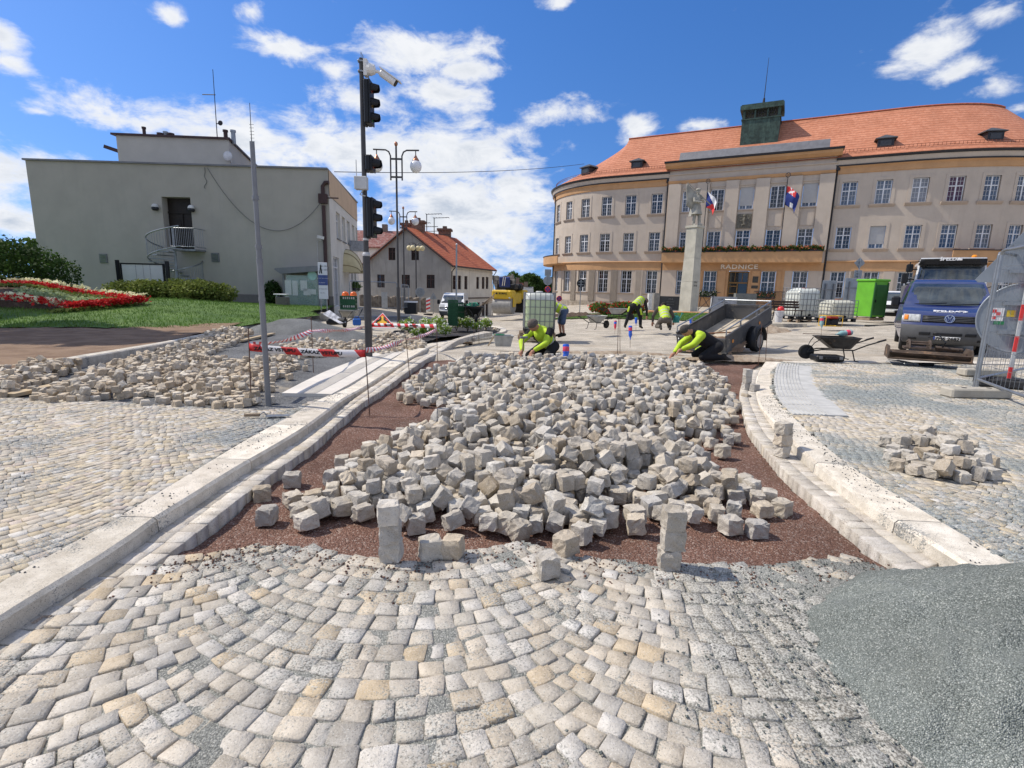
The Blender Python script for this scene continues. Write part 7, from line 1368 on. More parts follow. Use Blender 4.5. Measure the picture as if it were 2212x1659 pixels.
# bench, bucket, helmet, generator, timber
q=far(1700,690,22.3); p=Vector((q.x,q.y,zat(q,692))); t=thing('park_bench','dark slatted bench in front of the dented tank','bench',p,.15)
m=MB(); [m.box((0,-.18+.12*k,.43),(1.35,.09,.03)) for k in range(4)]; m.build('seat',mat('dark_bench_wood',(.075,.05,.04),.7,.2,5),t); m=MB(); [m.box((0,.24+.03*k,.56+.11*k),(1.35,.03,.085),(.25,0,0)) for k in range(3)]; m.build('backrest',mat('dark_bench_back',(.075,.05,.04),.7,.2,5),t)
for x in (-.5,.5):
    m=MB(); m.tube([(x,-.2,0),(x,-.2,.42),(x,.2,.42),(x,.36,.85)],.025,6); m.tube([(x,.2,.42),(x,.28,0)],.025,6); m.build('leg',M_BLACK,t)
q=far(1681,695,21); p=Vector((q.x,q.y,zat(q,696))); t=thing('plastic_bucket','white bucket in front of the bench','bucket',p); m=MB(); m.lathe([(.13,0),(.17,.42),(.18,.42),(.18,.45),(.16,.45),(.12,.02)],(0,0,0),18); m.build('pail',mat('bucket_white',(.6,.6,.6),.4,.05),t,smooth=R_(40)); m=MB(); m.tube([(.18*math.cos(a),-.05-.1*math.sin(a),.4-.2*math.sin(a)) for a in np.linspace(0,3.14,9)],.006,5); m.build('handle',M_GALV,t)
def helmet(p,col,label,rz=0):
    t=thing('hard_hat',label,'helmet',p,rz); m=MB(); m.lathe([(.125,0),(.128,.04),(.115,.10),(.07,.145),(.001,.155)],(0,0,0),18); m.box((0,0,.13),(.03,.2,.05),bev=.012); m.build('shell',mat('hat_'+label.split()[0],col,.3,.03,spec=.5),t,smooth=R_(40)); m=MB(); m.lathe([(.11,.012),(.15,0),(.15,.006),(.11,.02)],(0,-.015,0),18); m.build('brim',mat('brim_'+label.split()[0],col,.3,.03),t)
helmet(p+Vector((.18,.25,.48)),(.62,.03,.03),'red hard hat on top of the bench seat near the white bucket')
q=far(1793,703,20.5); p=Vector((q.x,q.y,zat(q,704))); t=thing('generator','small generator in a yellow tube frame on the pale road','generator',p,.1); m=MB(); my=mat('yellow_tube',(.62,.38,.04),.4,.05)
for y in (-.2,.2): m.tube([(-.35,y,0),(-.35,y,.4),(.35,y,.4),(.35,y,0)],.016,6,closed=True)
for x in (-.35,.35): m.tube([(x,-.2,.4),(x,.2,.4)],.016,6); m.tube([(x,-.2,0),(x,.2,0)],.016,6)
m.build('frame',my,t); m=MB(); m.box((.1,0,.16),(.3,.3,.24),bev=.04); m.lathe([(.1,-.14),(.12,-.1),(.12,.1),(.1,.14)],(-.18,0,.14),14,'x'); m.build('engine',M_BLACK,t); m=MB(); m.box((.05,0,.33),(.4,.28,.1),bev=.04); m.build('fuel_tank',mat('engine_red',(.30,.03,.02),.4),t)
def beam(a,b,w,h,label,m,name='plank',cat='plank'):
    a=Vector(a);b=Vector(b); t=MB(); d=b-a; L=d.length; t.box((L/2,0,h/2),(L,w,h)); o=t.build(name,m); o.location=a; o.rotation_euler=(0,-math.asin(max(-1,min(1,d.z/L))),math.atan2(d.y,d.x)); return tag(o,label,cat)
beam(at(1660,705),at(1743,706),.25,.12,'flat plank lying behind the trailer wheel',M_CONC); beam(at(1870,706,.0),at(2010,702),.1,.08,'dark pipe lying on the road left of the truck',M_BLACK,'ground_pipe','pipe'); beam(at(1655,690),at(1687,661,.0)+Vector((0,-1.5,.9)),.06,.1,'pale board propped against the bench end',M_PLANK)
# wheelbarrows
def barrow(p,rz,label,tray,legm,S=1.,tilt=0.,deep=False):
    t=thing('wheelbarrow',label,'wheelbarrow',p,rz,None,S); z0,z1=.32,.62; m=MB()
    if deep: R=[[(x*.9,y*.9,z0-.1) for x,y in ((-.1,-.22),(.45,-.22),(.45,.22),(-.1,.22))],[(x,y,z1+.05) for x,y in ((-.4,-.38),(.72,-.38),(.72,.38),(-.4,.38))]]
    else: R=[[(x,y,z0) for x,y in ((-.02,-.2),(.42,-.24),(.42,.24),(-.02,.2))],[(x,y,z1) for x,y in ((-.42,-.30),(.62,-.34),(.62,.34),(-.42,.30))]]
    R=[[tuple(np.array(a)*(1-f)+np.array(b)*f) for a,b in zip(R[0],R[1])] for f in (0,.2,.5,.8,1)]; 
    sub=[]
    for r in R:
        q=[]
        for i in range(4):
            a=np.array(r[i]);b=np.array(r[(i+1)%4]); q+=[tuple(a*.85+b*.15),tuple(a*.5+b*.5),tuple(a*.15+b*.85)]
        sub.append(q)
    m.add([p_ for r in sub for p_ in r],[(i*12+k,i*12+(k+1)%12,(i+1)*12+(k+1)%12,(i+1)*12+k) for i in range(4) for k in range(12)]+[tuple(range(11,-1,-1))]); m.tube(sub[-1],.014,5,closed=True); o=m.build('tray',tray,t,smooth=R_(30)); o.modifiers.new('th','SOLIDIFY').thickness=.008
    for s in (-1,1): m=MB(); m.tube([(-.62,s*.06,.20),(-.3,s*.16,.28),(.45,s*.26,.30),(.75,s*.28,.45),(1.15,s*.30,.60)],.018,7); m.build('handle_bar',legm,t); m=MB(); m.tube([(.42,s*.25,.3),(.50,s*.27,.02),(.60,s*.27,.0)],.015,6); m.build('leg',legm,t); m=MB(); m.cyl((.98,s*.295,.545),(1.17,s*.302,.612),.024); m.build('grip',M_BLACK,t); m=MB(); m.tube([(-.62,s*.06,.2),(-.5,s*.15,.45),(-.38,s*.25,.58)],.012,5); m.build('brace',legm,t)
    m=MB(); m.lathe([(.10,-.04),(.17,-.05),(.195,-.03),(.195,.03),(.17,.05),(.10,.04)],(-.62,0,.195),22,'y'); w=m.build('wheel',M_TYRE,t,smooth=R_(40)); m=MB(); m.lathe([(.115,-.043),(.03,-.05),(.03,.05),(.115,.043)],(-.62,0,.195),14,'y'); m.build('rim',legm,w); return t
M_TRAY=mat('dented_dark_tray',(.05,.047,.044),.5,.3,5,metal=.4,spots=((.16,.11,.08),4,.6)); M_TRAYG=mat('galvanised_tray',(.36,.36,.34),.5,.15,4,metal=.4)
q=far(1792,776,11.2); p=Vector((q.x,q.y,zat(q,777))); barrow(p,R_(-8),'dark wheelbarrow on the right, behind the black case',M_TRAY,M_BLACK,S=.80); Z=p+Vector((.1,.05,.55)); m=MB(); m.tube([(0,0,0),(-.75,-.05,.0)],.007,6); o=m.build('iron_rod',M_RUST); o.location=Z; tag(o,'iron rod lying across the dark wheelbarrow','iron rod'); bottle(0,0,1,'clear bottle with red end lying across the dark wheelbarrow',M_BOTC,M_BOTR,1.3,at_=(Z,Z+Vector((.34,.02,.05))))
q=far(1785,778,10.9); p=Vector((q.x,q.y,zat(q,780))); t=thing('tool_case','black plastic case lying in front of the dark wheelbarrow','case',p,-.1); m=MB(); m.box((0,0,.07),(.56,.36,.13),bev=.03); m.build('shell',M_BLACK,t); m=MB(); m.tube([(-.1,-.18,.08),(-.1,-.23,.08),(.1,-.23,.08),(.1,-.18,.08)],.014,6); m.build('handle',M_BLACK,t); m=MB(); [m.box((x,-.185,.09),(.06,.02,.06)) for x in (-.2,.2)]; m.build('latch',M_STEEL,t)
for u,v,d,rz,l in ((1292,709,20.5,R_(222),'grey wheelbarrow with its wheel to the right, nearer of the two by the bending worker'),(1338,690,23.5,R_(150),'grey wheelbarrow farther back, beside the bending worker')):
    q=far(u,v,d); p=Vector((q.x,q.y,zat(q,v+1))); barrow(p,rz,l,M_TRAYG,M_BLACK,S=.82)
q=far(1024,697,21); p=Vector((q.x,q.y,zat(q,698))); barrow(p,R_(100),'black deep wheelbarrow full of green hose and laths behind the roses',M_BLACK,M_BLACK,S=1.0,deep=True); t=thing('garden_hose','green hose coiled in the black barrow','hose',p+Vector((-.05,.1,.68))); m=MB(); m.tube([(.28*math.cos(a)*(1-.02*a),.22*math.sin(a),.02*math.sin(a*2.3)+.02*a*.3) for a in np.linspace(0,22,70)],.02,6); m.build('coil',mat('green_hose',(.02,.22,.13),.5,.1),t)
for k in range(6): a=p+Vector((.1+.02*k,.1-.04*k,.66)); b=a+Vector((.62+.05*rnd.random(),.1*k-.2,.22+.07*k)); m=MB(); m.cyl((0,0,0),b-a,.014,n=6); o=m.build('wooden_lath',M_WOOD); o.location=a; tag(o,'thin wooden lath sticking out of the black barrow','lath','laths in the black barrow')
q=far(753,702,20.5); p=Vector((q.x,q.y,zat(q,705))); barrow(p,R_(95),'grey wheelbarrow by the pole carrying green crates with orange helmets',M_TRAYG,M_BLACK,S=1.05)
def crate(p,rz,label,w=.6,d=.4,h=.32,m_=None,group=None):
    t=thing('plastic_crate',label,'crate',p,rz,group); m=MB()
    m.box((0,0,.01),(w,d,.02))
    for z in (.02,h*.5,h-.02):
        for s in (-1,1): m.box((0,s*d/2,z),(w,.02,.04)); m.box((s*w/2,0,z),(.02,d,.04))
    for i in range(8):
        for s in (-1,1): m.box((-w/2+w*i/7,s*d/2,h/2),(.025,.018,h))
    for i in range(6):
        for s in (-1,1): m.box((s*w/2,-d/2+d*i/5,h/2),(.018,.025,h))
    for s in (-1,1): m.box((0,s*(d/2-.008),h*.3),(w*.98,.006,h*.55)); m.box((s*(w/2-.008),0,h*.3),(.006,d*.98,h*.55))
    m.build('basket',m_ or M_GREENP,t); m=MB(); [m.box((s*w/2,0,h*.8),(.03,.16,.05)) for s in (-1,1)]; m.build('grip',M_BLACK,t); return t
for k in range(2): crate(p+Vector((0,.1,.55+.33*k)),.1,('lower','upper')[k]+' green crate riding in the grey wheelbarrow by the pole',.56,.4,.32)
helmet(p+Vector((-.1,.05,1.21)),(.85,.16,.02),'orange hard hat on the crates, larger in view'); helmet(p+Vector((.2,.12,1.21)),(.85,.16,.02),'orange hard hat at the right rim of the crates')
for k in range(5):
    q=far(978,702,20.5); crate(Vector((q.x,q.y,zat(q,703)+.29*k*.62)),.15,('lowest','second','middle','fourth','top')[k]+' green crate of the tall left stack behind the roses',.36,.5,.28)
for k in range(3):
    q=far(994,698,21.5); crate(Vector((q.x,q.y,zat(q,700)+.29*k)),-.1,('lowest','middle','top')[k]+' green crate of the right stack beside the black barrow',.42,.5,.28)
# tub by the kerb
q=far(1086,748,12.9); p=Vector((q.x,q.y,zat(q,747))); t=thing('mixing_tub','grey mortar tub at the bend of the kerb','tub',p,.1); m=MB(); m.lathe([(.26,0),(.33,.24),(.36,.25),(.36,.27),(.31,.26),(.24,.03)],(0,0,0),4,M=Matrix.Rotation(.785,4,'Z')@Matrix.Diagonal((1,1,1,1))); m.build('tub_body',mat('mortar_grey_plastic',(.36,.36,.34),.7,.2,6),t); m=MB(); m.tube([(-.1+.13*math.cos(a),.0+.1*math.sin(a),.28) for a in np.linspace(0,6.28,20)[:-1]],.014,5,closed=True); m.build('hose_ring',mat('tub_hose_green',(.05,.25,.12),.6),t); beam(p+Vector((-.35,-.15,.0)),p+Vector((-.18,-.2,.3)),.05,.025,'lath leaning on the grey mortar tub',M_PLANK)
a=at(1010,742,.06); m=MB(); m.box((0,0,.03),(.36,.07,.05),(0,0,-.6),bev=.01); m.k=1; m.box((0,0,-.01),(.34,.05,.05),(0,0,-.6)); o=m.build('broom_head',[M_WOOD,M_BLACK]); o.location=a; tag(o,'broom head propped on the kerb bend','broom'); beam(at(985,757,-.05),at(1015,744,.02),.04,.03,'wooden handle lying on the red gravel at the kerb bend',M_PLANK,'wooden_pole','tool')
for i,(u0,v0,u1,v1,l) in enumerate(((20,858,255,806,'long pale plank along the left sett pile'),(520,738,590,722,'short pale plank lying on the setts near the soil strip'))): beam(at(u0,v0,.07),at(u1,v1,.07),.12,.04,l,M_PLANK)
# trowel near the ramp
a=at(580,900,.095); t=thing('mason_hammer','flat trowel with wooden handle on the left paving','tool',a,.2); m=MB(); m.cyl((-.22,0,.02),(-.08,0,.02),.016,n=8); m.build('handle',M_WOOD,t); m=MB(); m.tube([(-.08,0,.02),(-.04,0,.05),(-.02,0,.015)],.006); m.prism([(-.02,-.05),(.2,-.02),(.2,.02),(-.02,.05)],.006,.012,'z'); m.build('blade',M_GALV,t)
# excavator bucket, rake
q=far(2000,772,10.6); p=Vector((q.x,q.y,zat(q,776))); t=thing('excavator_bucket','rusty ditching bucket lying in front of the blue van','excavator bucket',p,R_(-30)); t.scale=(1,1,.74); mb_=mat('worn_bucket_steel',(.115,.085,.065),.6,.3,5,.004,30,metal=.4,spots=((.30,.19,.12),4,.58)); m=MB(); n=9
prof=[(.34*math.cos(a)*1.0,.24-.24*math.sin(a)) for a in np.linspace(R_(15),R_(165),n)]; m.loft([[(x,y,z) for y,z in prof] for x in (-.66,.66)],cap=False,closed=False); o=m.build('shell',mb_,t); o.modifiers.new('th','SOLIDIFY').thickness=.02
for s in (-1,1): m=MB(); m.prism([(-.36,.0),(.36,.0),(.36,.22),(.2,.34),(-.25,.34),(-.36,.2)],s*.66-.012,s*.66+.012,'x'); m.build('side_plate',mb_,t)
m=MB(); m.box((0,-.36,.02),(1.36,.1,.03),(.2,0,0)); m.build('cutting_edge',mb_,t); m=MB(); m.box((-.15,0,.3),(.5,.35,.06)); 
for x in (-.32,.02): m.prism([(-.2,.3),(.2,.3),(.12,.50),(0,.54),(-.12,.48)],x-.015,x+.015,'x')
m.cyl((-.36,.04,.46),(.06,.04,.46),.03); m.cyl((-.36,-.1,.42),(.06,-.1,.42),.025); m.box((.35,.05,.3),(.45,.12,.1),bev=.02); m.cyl((.12,.02,.34),(.5,.02,.3),.05); m.build('hitch',mb_,t); m=MB(); m.tube([(.0,.1,.6),(.15,.0,.68),(.25,-.15,.5),(.22,-.1,.36)],.016,6); m.build('hydraulic_hose',M_BLACK,t)
q=far(2000,786,10.1); p=at(1955,787,.05); t=thing('garden_rake','rake with wooden handle lying before the ditching bucket','rake',p,.02); m=MB(); m.cyl((.1,0,.03),(1.25,.05,.03),.016,n=8); m.build('handle',M_PLANK,t); m=MB(); m.box((.02,0,.05),(.03,.5,.03)); [m.tube([(.02,-.24+.03*k,.05),(-.16,-.26+.034*k,.06),(-.2,-.26+.034*k,.0)],.005,5) for k in range(17)]; m.build('tines',M_GALV,t); m=MB(); m.box((.35,-.12,.03),(.3,.1,.06),(0,0,.1),bev=.02); o=m.build('broom_head',M_BLACK); o.location=p; tag(o,'black broom head lying beside the rake','broom')
# mesh fence
def fence_panel(a,b,h,label,z0=.12):
    a=Vector(a);b=Vector(b); d=(b-a); L=d.length; t=thing('mesh_fence',label,'fence',a,math.atan2(d.y,d.x)); m=MB(); zb=.16; m.tube([(0,0,h-.06),(.03,0,h-.01),(.1,0,h),(L-.1,0,h),(L-.03,0,h-.01),(L,0,h-.06)],.021,8); m.build('rail',M_GALV,t,smooth=R_(50)); m=MB(); m.tube([(0,0,zb),(L,0,zb)],.021,8); m.build('rail',M_GALV,t,smooth=R_(50))
    for x in (0,L): m=MB(); m.cyl((x,0,-.02),(x,0,h-.04),.021,n=10); m.build('post',M_GALV,t,smooth=R_(50))
    m=MB(); n=int(L/.125)
    for k in range(1,n): m.box((L*k/n,0,(h+zb)/2),(.0032,.0032,h-zb))
    for k in range(1,8): m.box((L/2,.003,zb+(h-zb)*k/8),(L,.0045,.0045))
    m.build('wire_mesh',M_GALV,t); return t
A=at(2108,842,.08); zt=zat(A,541)-A.z; B=at(2300,922,.08); fence_panel(A,(A+(B-A).normalized()*3.4),zt,'nearer mesh fence panel at the right edge, standing on a concrete foot')
C=A+Vector((.02,.06,0)); D=C+Vector((2.9,1.9,0)); fence_panel(C,D,zt-.02,'rear mesh fence panel running back from the shared post at the right edge')
def foot(p,rz,label,L=.72): 
    t=thing('fence_foot',label,'concrete block',p,rz); m=MB(); m.box((0,0,.065),(L,.22,.13),bev=.02); m.build('block',M_CONC,t); m=MB(); [m.cyl((x,0,.125),(x,0,.134),.03,n=12) for x in (-.18,.18)]; m.build('post_hole',M_BLACK,t)
foot(at(2106,858,.078),.04,'concrete fence foot under the shared post, the nearer one',.86); foot(at(2128,812,.07),.0,'concrete fence foot farther back behind the mesh',.9)
# sign stand behind the fence
q=far(2206,690,7.9); p=Vector((q.x,q.y,.075)); Zc=7.9; t=thing('sign_stand','stand with grey backs of a triangular and a round traffic sign behind mesh fence','sign stand',p,R_(-30)); zc=zat(p,688)-p.z; r=74*Zc/FPX; m=MB(); m.cyl((0,0,zc),(0,.014,zc),r,n=40); m.tube([(r*math.cos(a),.0,zc+r*math.sin(a)) for a in np.linspace(0,6.283,41)[:-1]],.014,6,closed=True); m.build('round_plate',M_SBACK,t); zt=zat(p,560)-p.z; m=MB(); R=.62; m.prism([(-R,zt-R*.5),(-R+.04,zt-R*.56),(R-.04,zt-R*.56),(R,zt-R*.5),(.04,zt+R*.95),(-.04,zt+R*.95)],.03,.044); m.build('triangle_plate',M_SBACK,t)
m=MB(); [m.box((0,-.03,z),(.5,.04,.05)) for z in (zc-.22,zc+.22,zt-.18,zt+.2)]; m.build('bracket',M_GALV,t); m=MB(); H=zt+.5
for k in range(8): m.k=k%2; m.box((-.02,-.06,.08+.24*k+.12),(.045,.045,.24))
m.build('stand_pole',[M_RE,mat('stand_grey',(.45,.46,.47),.5)],t); m=MB(); m.cyl((.0,-.05,1.9),(.0,-.05,H),.025); m.build('upper_pole',M_GALV,t); m=MB(); m.box((0,-.05,.07),(.8,.42,.12),bev=.02); [m.box((x,-.05,.135),(.14,.3,.02)) for x in (-.28,0,.28)]; m.build('base',mat('recycled_black_rubber',(.035,.035,.037),.8,.2,9),t); m=MB(); m.k=0; m.box((-.30,-.012,zc+.05),(.17,.006,.2)); m.k=1; m.box((-.33,-.016,zc+.1),(.05,.006,.05)); m.box((-.28,-.016,zc+.06),(.05,.006,.05)); m.box((-.32,-.016,zc+.0),(.04,.006,.05)); m.k=2; m.box((-.13,-.012,zc+.07),(.10,.006,.10)); m.k=3; m.box((-.25,-.013,zc-.08),(.12,.006,.05)); m.build('sticker',[M_WH,M_RE,mat('sticker_yellow',(.6,.45,.05),.5),mat('sticker_green',(.03,.2,.08),.5)],t)
# ---------------------------------------------------------------- memorial column, statue and slabs
def skinny(name,m,caps,sph,parent,vox=.01,smooth=4,boxes=()):
    """one continuous surface grown over tapered limbs and rounded masses"""
    b=MB()
    for a,c,r1,r2 in caps: b.cyl(a,c,r1,r2,12); b.sph(a,r1,12,8); b.sph(c,r2,12,8)
    for c,r,s in sph: b.sph(c,r,16,10,s)
    for c,d,rot in boxes: b.box(c,d,rot,bev=min(d)*.3)
    o=b.build(name,m,parent); q=o.modifiers.new('grow','REMESH'); q.mode='VOXEL'; q.voxel_size=vox; q.use_smooth_shade=True; q2=o.modifiers.new('smooth','SMOOTH'); q2.iterations=smooth; q2.factor=.5; return o
def memorial():
    p=at(1486,674,.0); q=far(1486,674,40); p=Vector((q.x,q.y,zat(q,674))); S=1.; mc=mat('pale_concrete_column',(.46,.44,.37),.9,.12,1.5,.006,40,stain=((.30,.29,.25),.4)); ms=mat('statue_stone',(.34,.325,.28),.9,.2,3,.01,25,stain=((.20,.20,.17),.5))
    H=zat(p,488)-p.z; t=thing('memorial_column','tall pale square column carrying the soldier statue, before the town hall','memorial',p,R_(38)); m=MB(); w0,w1=.50,.44; R=lambda w,z:[(-w,-w,z),(w,-w,z),(w,w,z),(-w,w,z)]; m.loft([R(w0,-.5),R(w0,H*.36)]); m.loft([R(w0-.01,H*.36+.012),R(w1+.01,H*.63)]); m.loft([R(w1,H*.63+.012),R(w1,H-.16)]); m.loft([R(w1+.07,H-.16),R(w1+.07,H)]); m.build('shaft',mc,t)
    md=mat('engraved_dark',(.05,.05,.045),.9); MR=Matrix.Rotation(R_(90),4,'X')
    text('VÍTĚZŮM',.22,md,t,Matrix.Translation((w1+.012,0,H*.66))@Matrix.Rotation(R_(90),4,'Z')@MR,name='inscription'); text('1914\n1918',.24,md,t,Matrix.Translation((-.12,-w0-.006,H*.33))@MR,name='inscription'); 
    # soldier with flag, standing on the column
    s=thing('soldier_statue','stone soldier with shouldered flag and long coat on top of the column','statue',p+Vector((0,0,H)),R_(20)); k=(zat(p,404)-p.z-H)/1.86; s.scale=(k,k,k)
    caps=[((-.10,.05,.08),(-.09,0,.50),.075,.085),((-.09,0,.5),(-.08,0,.92),.09,.11),((.13,-.12,.08),(.11,-.10,.48),.075,.085),((.11,-.1,.48),(.08,0,.92),.09,.11),((-.10,.05,.05),(-.10,-.13,.04),.055,.045),((.13,-.12,.05),(.15,-.30,.04),.055,.045),
     ((0,.0,.95),(0,.02,1.30),.16,.19),((-.17,.02,1.42),(.17,.02,1.42),.10,.10),((0,0,1.45),(0,-.01,1.56),.07,.065),((.20,.02,1.40),(.30,-.10,1.16),.075,.06),((.30,-.1,1.16),(.08,-.26,1.22),.055,.045),((-.20,.02,1.40),(-.26,-.12,1.15),.075,.06),((-.26,-.12,1.15),(.0,-.28,1.10),.055,.045),((.08,-.26,1.22),(.13,-.29,1.23),.045,.04),((0,-.28,1.1),(.05,-.3,1.1),.045,.04)]
    skinny('body',ms,caps,[((0,-.02,1.66),.105,(.9,1,1.15)),((0,-.12,1.65),.025,(1,1,1.2)),((0,.02,.85),.19,(1,.9,1.3))],s,.018)
    m=MB(); m.lathe([(.21,1.0),(.24,.8),(.30,.55),(.29,.54),(.2,.8)],(0,.03,0),16); m.prism([(-.32,.45),(-.05,.5),(-.08,1.0),(-.2,1.0)],.0,.2); m.build('coat',ms,s,smooth=R_(50)); m=MB(); m.lathe([(.12,1.70),(.125,1.75),(.09,1.79),(.001,1.80)],(0,-.01,0),14); m.box((0,-.11,1.715),(.14,.08,.015)); m.build('cap',ms,s)
    m=MB(); m.cyl((.58,-.30,1.02),(-.62,.06,2.02),.028,.022,8); m.build('flag_staff',ms,s); V=[];n=10
    for i in range(n+1):
        for j in range(n+1):
            u,v=i/n,j/n; a=Vector((-.60,.05,2.0)).lerp(Vector((.02,-.13,1.48)),u); V.append((a.x+.06*v-.05*u*v,a.y+.06*math.sin(v*6+u*3)*.6+.08,a.z-v*(.85+.2*(1-u))))
    o=npmesh('flag',V,[(i*(n+1)+j,i*(n+1)+j+1,(i+1)*(n+1)+j+1,(i+1)*(n+1)+j) for i in range(n) for j in range(n)],ms,parent=s,smooth=True); o.modifiers.new('th','SOLIDIFY').thickness=.04
    # slabs beside it
    def slab(u0,u1,v0,vb,d,label,col,yaw,txt=None,th=.35):
        a=far(u0,vb,d);b=far(u1,vb,d); c=(a+b)/2; z0=zat(c,vb); h=zat(c,v0)-z0; g=thing('memorial_slab',label,'memorial slab',(c.x,c.y,z0),yaw); m=MB(); w=(b-a).length*1.04; mm=mat('slab_'+label.split()[0],col,.7,.15,3,.003,40); m.box((0,0,h/2),(w,th,h)); m.build('slab',mm,g); m=MB(); m.box((0,0,-.05),(w+.2,th+.2,.16)); m.build('plinth',mc,g)
        if txt:
            for k,l in enumerate(txt): text(l,.2 if k==0 else .085,mat('slab_text',(.05,.05,.05) if col[0]>.2 else (.20,.20,.20),.9),g,Matrix.Translation((0,-th/2-.004,h*.8-.22*k))@MR,name='inscription')
    slab(1419,1470,640,670,42,'dark polished slab with engraved names, left of the column',(.055,.057,.06),.15,('1914','JMÉNA PADLÝCH','OBČANŮ MĚSTA')); slab(1405,1419,633,670,41.5,'rough grey end block of the dark slab',(.24,.23,.21),.4,None,.6); slab(1398,1406,634,669,41,'narrow white post with a dark strip beside the end block',(.58,.58,.56),.2,None,.25)
    slab(1536,1586,641,672,41,'pale grey slab with engraved dates, right of the column',(.37,.38,.39),-.1,('1939 – 1945','OBĚTI VÁLKY')); slab(1586,1627,634,668,42,'weathered grey block beside the pale slab',(.17,.175,.16),-.1,None,.6)
memorial()
def railing(u0,u1,v0,vb,d,label,n):
    a=far(u0,vb,d);b=far(u1,vb,d); z=zat(a,vb); h=zat(a,v0)-z; L=Vector((a.x,a.y,z)); t=thing('metal_railing',label,'railing',L,math.atan2(b.y-a.y,b.x-a.x)); W=math.hypot(b.x-a.x,b.y-a.y); m=MB(); m.tube([(0,0,h),(W,0,h)],.03,6); m.build('rail',M_DARK,t); m=MB(); m.tube([(0,0,.15),(W,0,.15)],.025,6); m.build('rail',M_DARK,t); m=MB(); [m.cyl((W*k/n,0,0),(W*k/n,0,h),.014,n=5) for k in range(n+1)]; m.build('balusters',M_DARK,t)
railing(1626,1692,629,658,46,'dark railing of the entrance ramp left of the dented tank',26)
q=far(1508,672,40.5); p=Vector((q.x,q.y,zat(q,672))); t=thing('trestle','dark folding metal trestle leaning between column and pale slab','trestle',p); m=MB(); h=zat(p,634)-p.z
for x in (0,.95): m.tube([(x,0,0),(x+.15,0,h)],.025,6)
m.tube([(.15,0,h),(1.6,0,h+.12)],.025,6); m.tube([(0,.0,.1),(1.1,0,h-.1)],.02,6); m.tube([(.95,0,.1),(.2,0,h-.1)],.02,6); m.build('frame',M_DARK,t)
a=at(1400,675,.0); b=at(1538,680,.0); a=far(1400,674,36);b=far(1540,678,36); a.z=zat(a,674);b.z=zat(b,678); m=MB(); m.cyl((0,0,0),b-a,.11,n=16); m.lathe([(.13,0),(.13,.25),(.11,.26)],(0,0,0),16,'x',Matrix.Rotation(math.atan2((b-a).y,(b-a).x),4,'Z')); o=m.build('plastic_pipe',mat('orange_pipe',(.62,.30,.14),.5,.08,2),smooth=R_(40)); o.location=a; tag(o,'long orange plastic pipe lying on the lawn before the column','pipe')
# ---------------------------------------------------------------- people
M_SKIN=mat('tanned_skin',(.40,.20,.13),.6,.08,12); M_HAIRG=mat('grey_hair',(.12,.10,.085),.9,.3,40,.004,120); M_HAIRD=mat('dark_hair',(.03,.025,.02),.9,.3,40); M_TROU=mat('black_work_trousers',(.015,.015,.017),.9,.2,8,.004,30); M_JEAN=mat('blue_denim',(.07,.10,.17),.9,.25,9,.003,60); M_BOOT=mat('dark_boots',(.03,.026,.022),.8,.2,9); M_HV=None
def hv_mat(name,axis,org,bands,col=(.50,.68,.035)):
    m=bpy.data.materials.new(name); m.use_nodes=True; g=NT(m.node_tree); bs=m.node_tree.nodes['Principled BSDF']; tc=g.n('ShaderNodeTexCoord').outputs['Object']; d=g.vm('DOT_PRODUCT',g.vm('SUBTRACT',tc,tuple(org)),tuple(axis)); f=None
    for a,b in bands:
        q=g.m('MULTIPLY',g.m('GREATER_THAN',d,a),g.m('LESS_THAN',d,b)); f=q if f is None else g.m('MAXIMUM',f,q)
    c=g.mix(g.ramp(g.noise(tc,9,4,.6),.35,.7),tuple(x*.88 for x in col),col); g.link(g.mix(f,c,(.42,.42,.40)) if f is not None else c,bs.inputs['Base Color']); bs.inputs['Roughness'].default_value=.8
    g.link(g.n('ShaderNodeBump',{'Strength':1.,'Distance':.012,'Height':g.noise(tc,14,3,.6)}).outputs[0],bs.inputs['Normal']); return m
def hand(caps,sph,w,d,pl,s=1.):
    """palm and five bent fingers at wrist w, pointing along d, palm normal pl"""
    d=Vector(d).normalized(); pl=Vector(pl).normalized(); sd=d.cross(pl).normalized(); w=Vector(w); palm=w+d*.05*s; caps.append((w,palm+d*.03,.026,.03)); sph.append((palm,.042,(1,1,1)))
    for k,(o,l) in enumerate(((-.03,.055),(-.01,.068),(.011,.065),(.03,.05))):
        a=w+d*.085+sd*o; b=a+d*l*.6+pl*l*.35; c=b+d*l*.2+pl*l*.5; caps+=[(a,b,.0105,.0095),(b,c,.0095,.008)]
    a=w+d*.035+sd*-.035; b=a+d*.03+sd*-.03+pl*.015; caps+=[(a,b,.013,.011),(b,b+d*.03+pl*.015,.011,.009)]
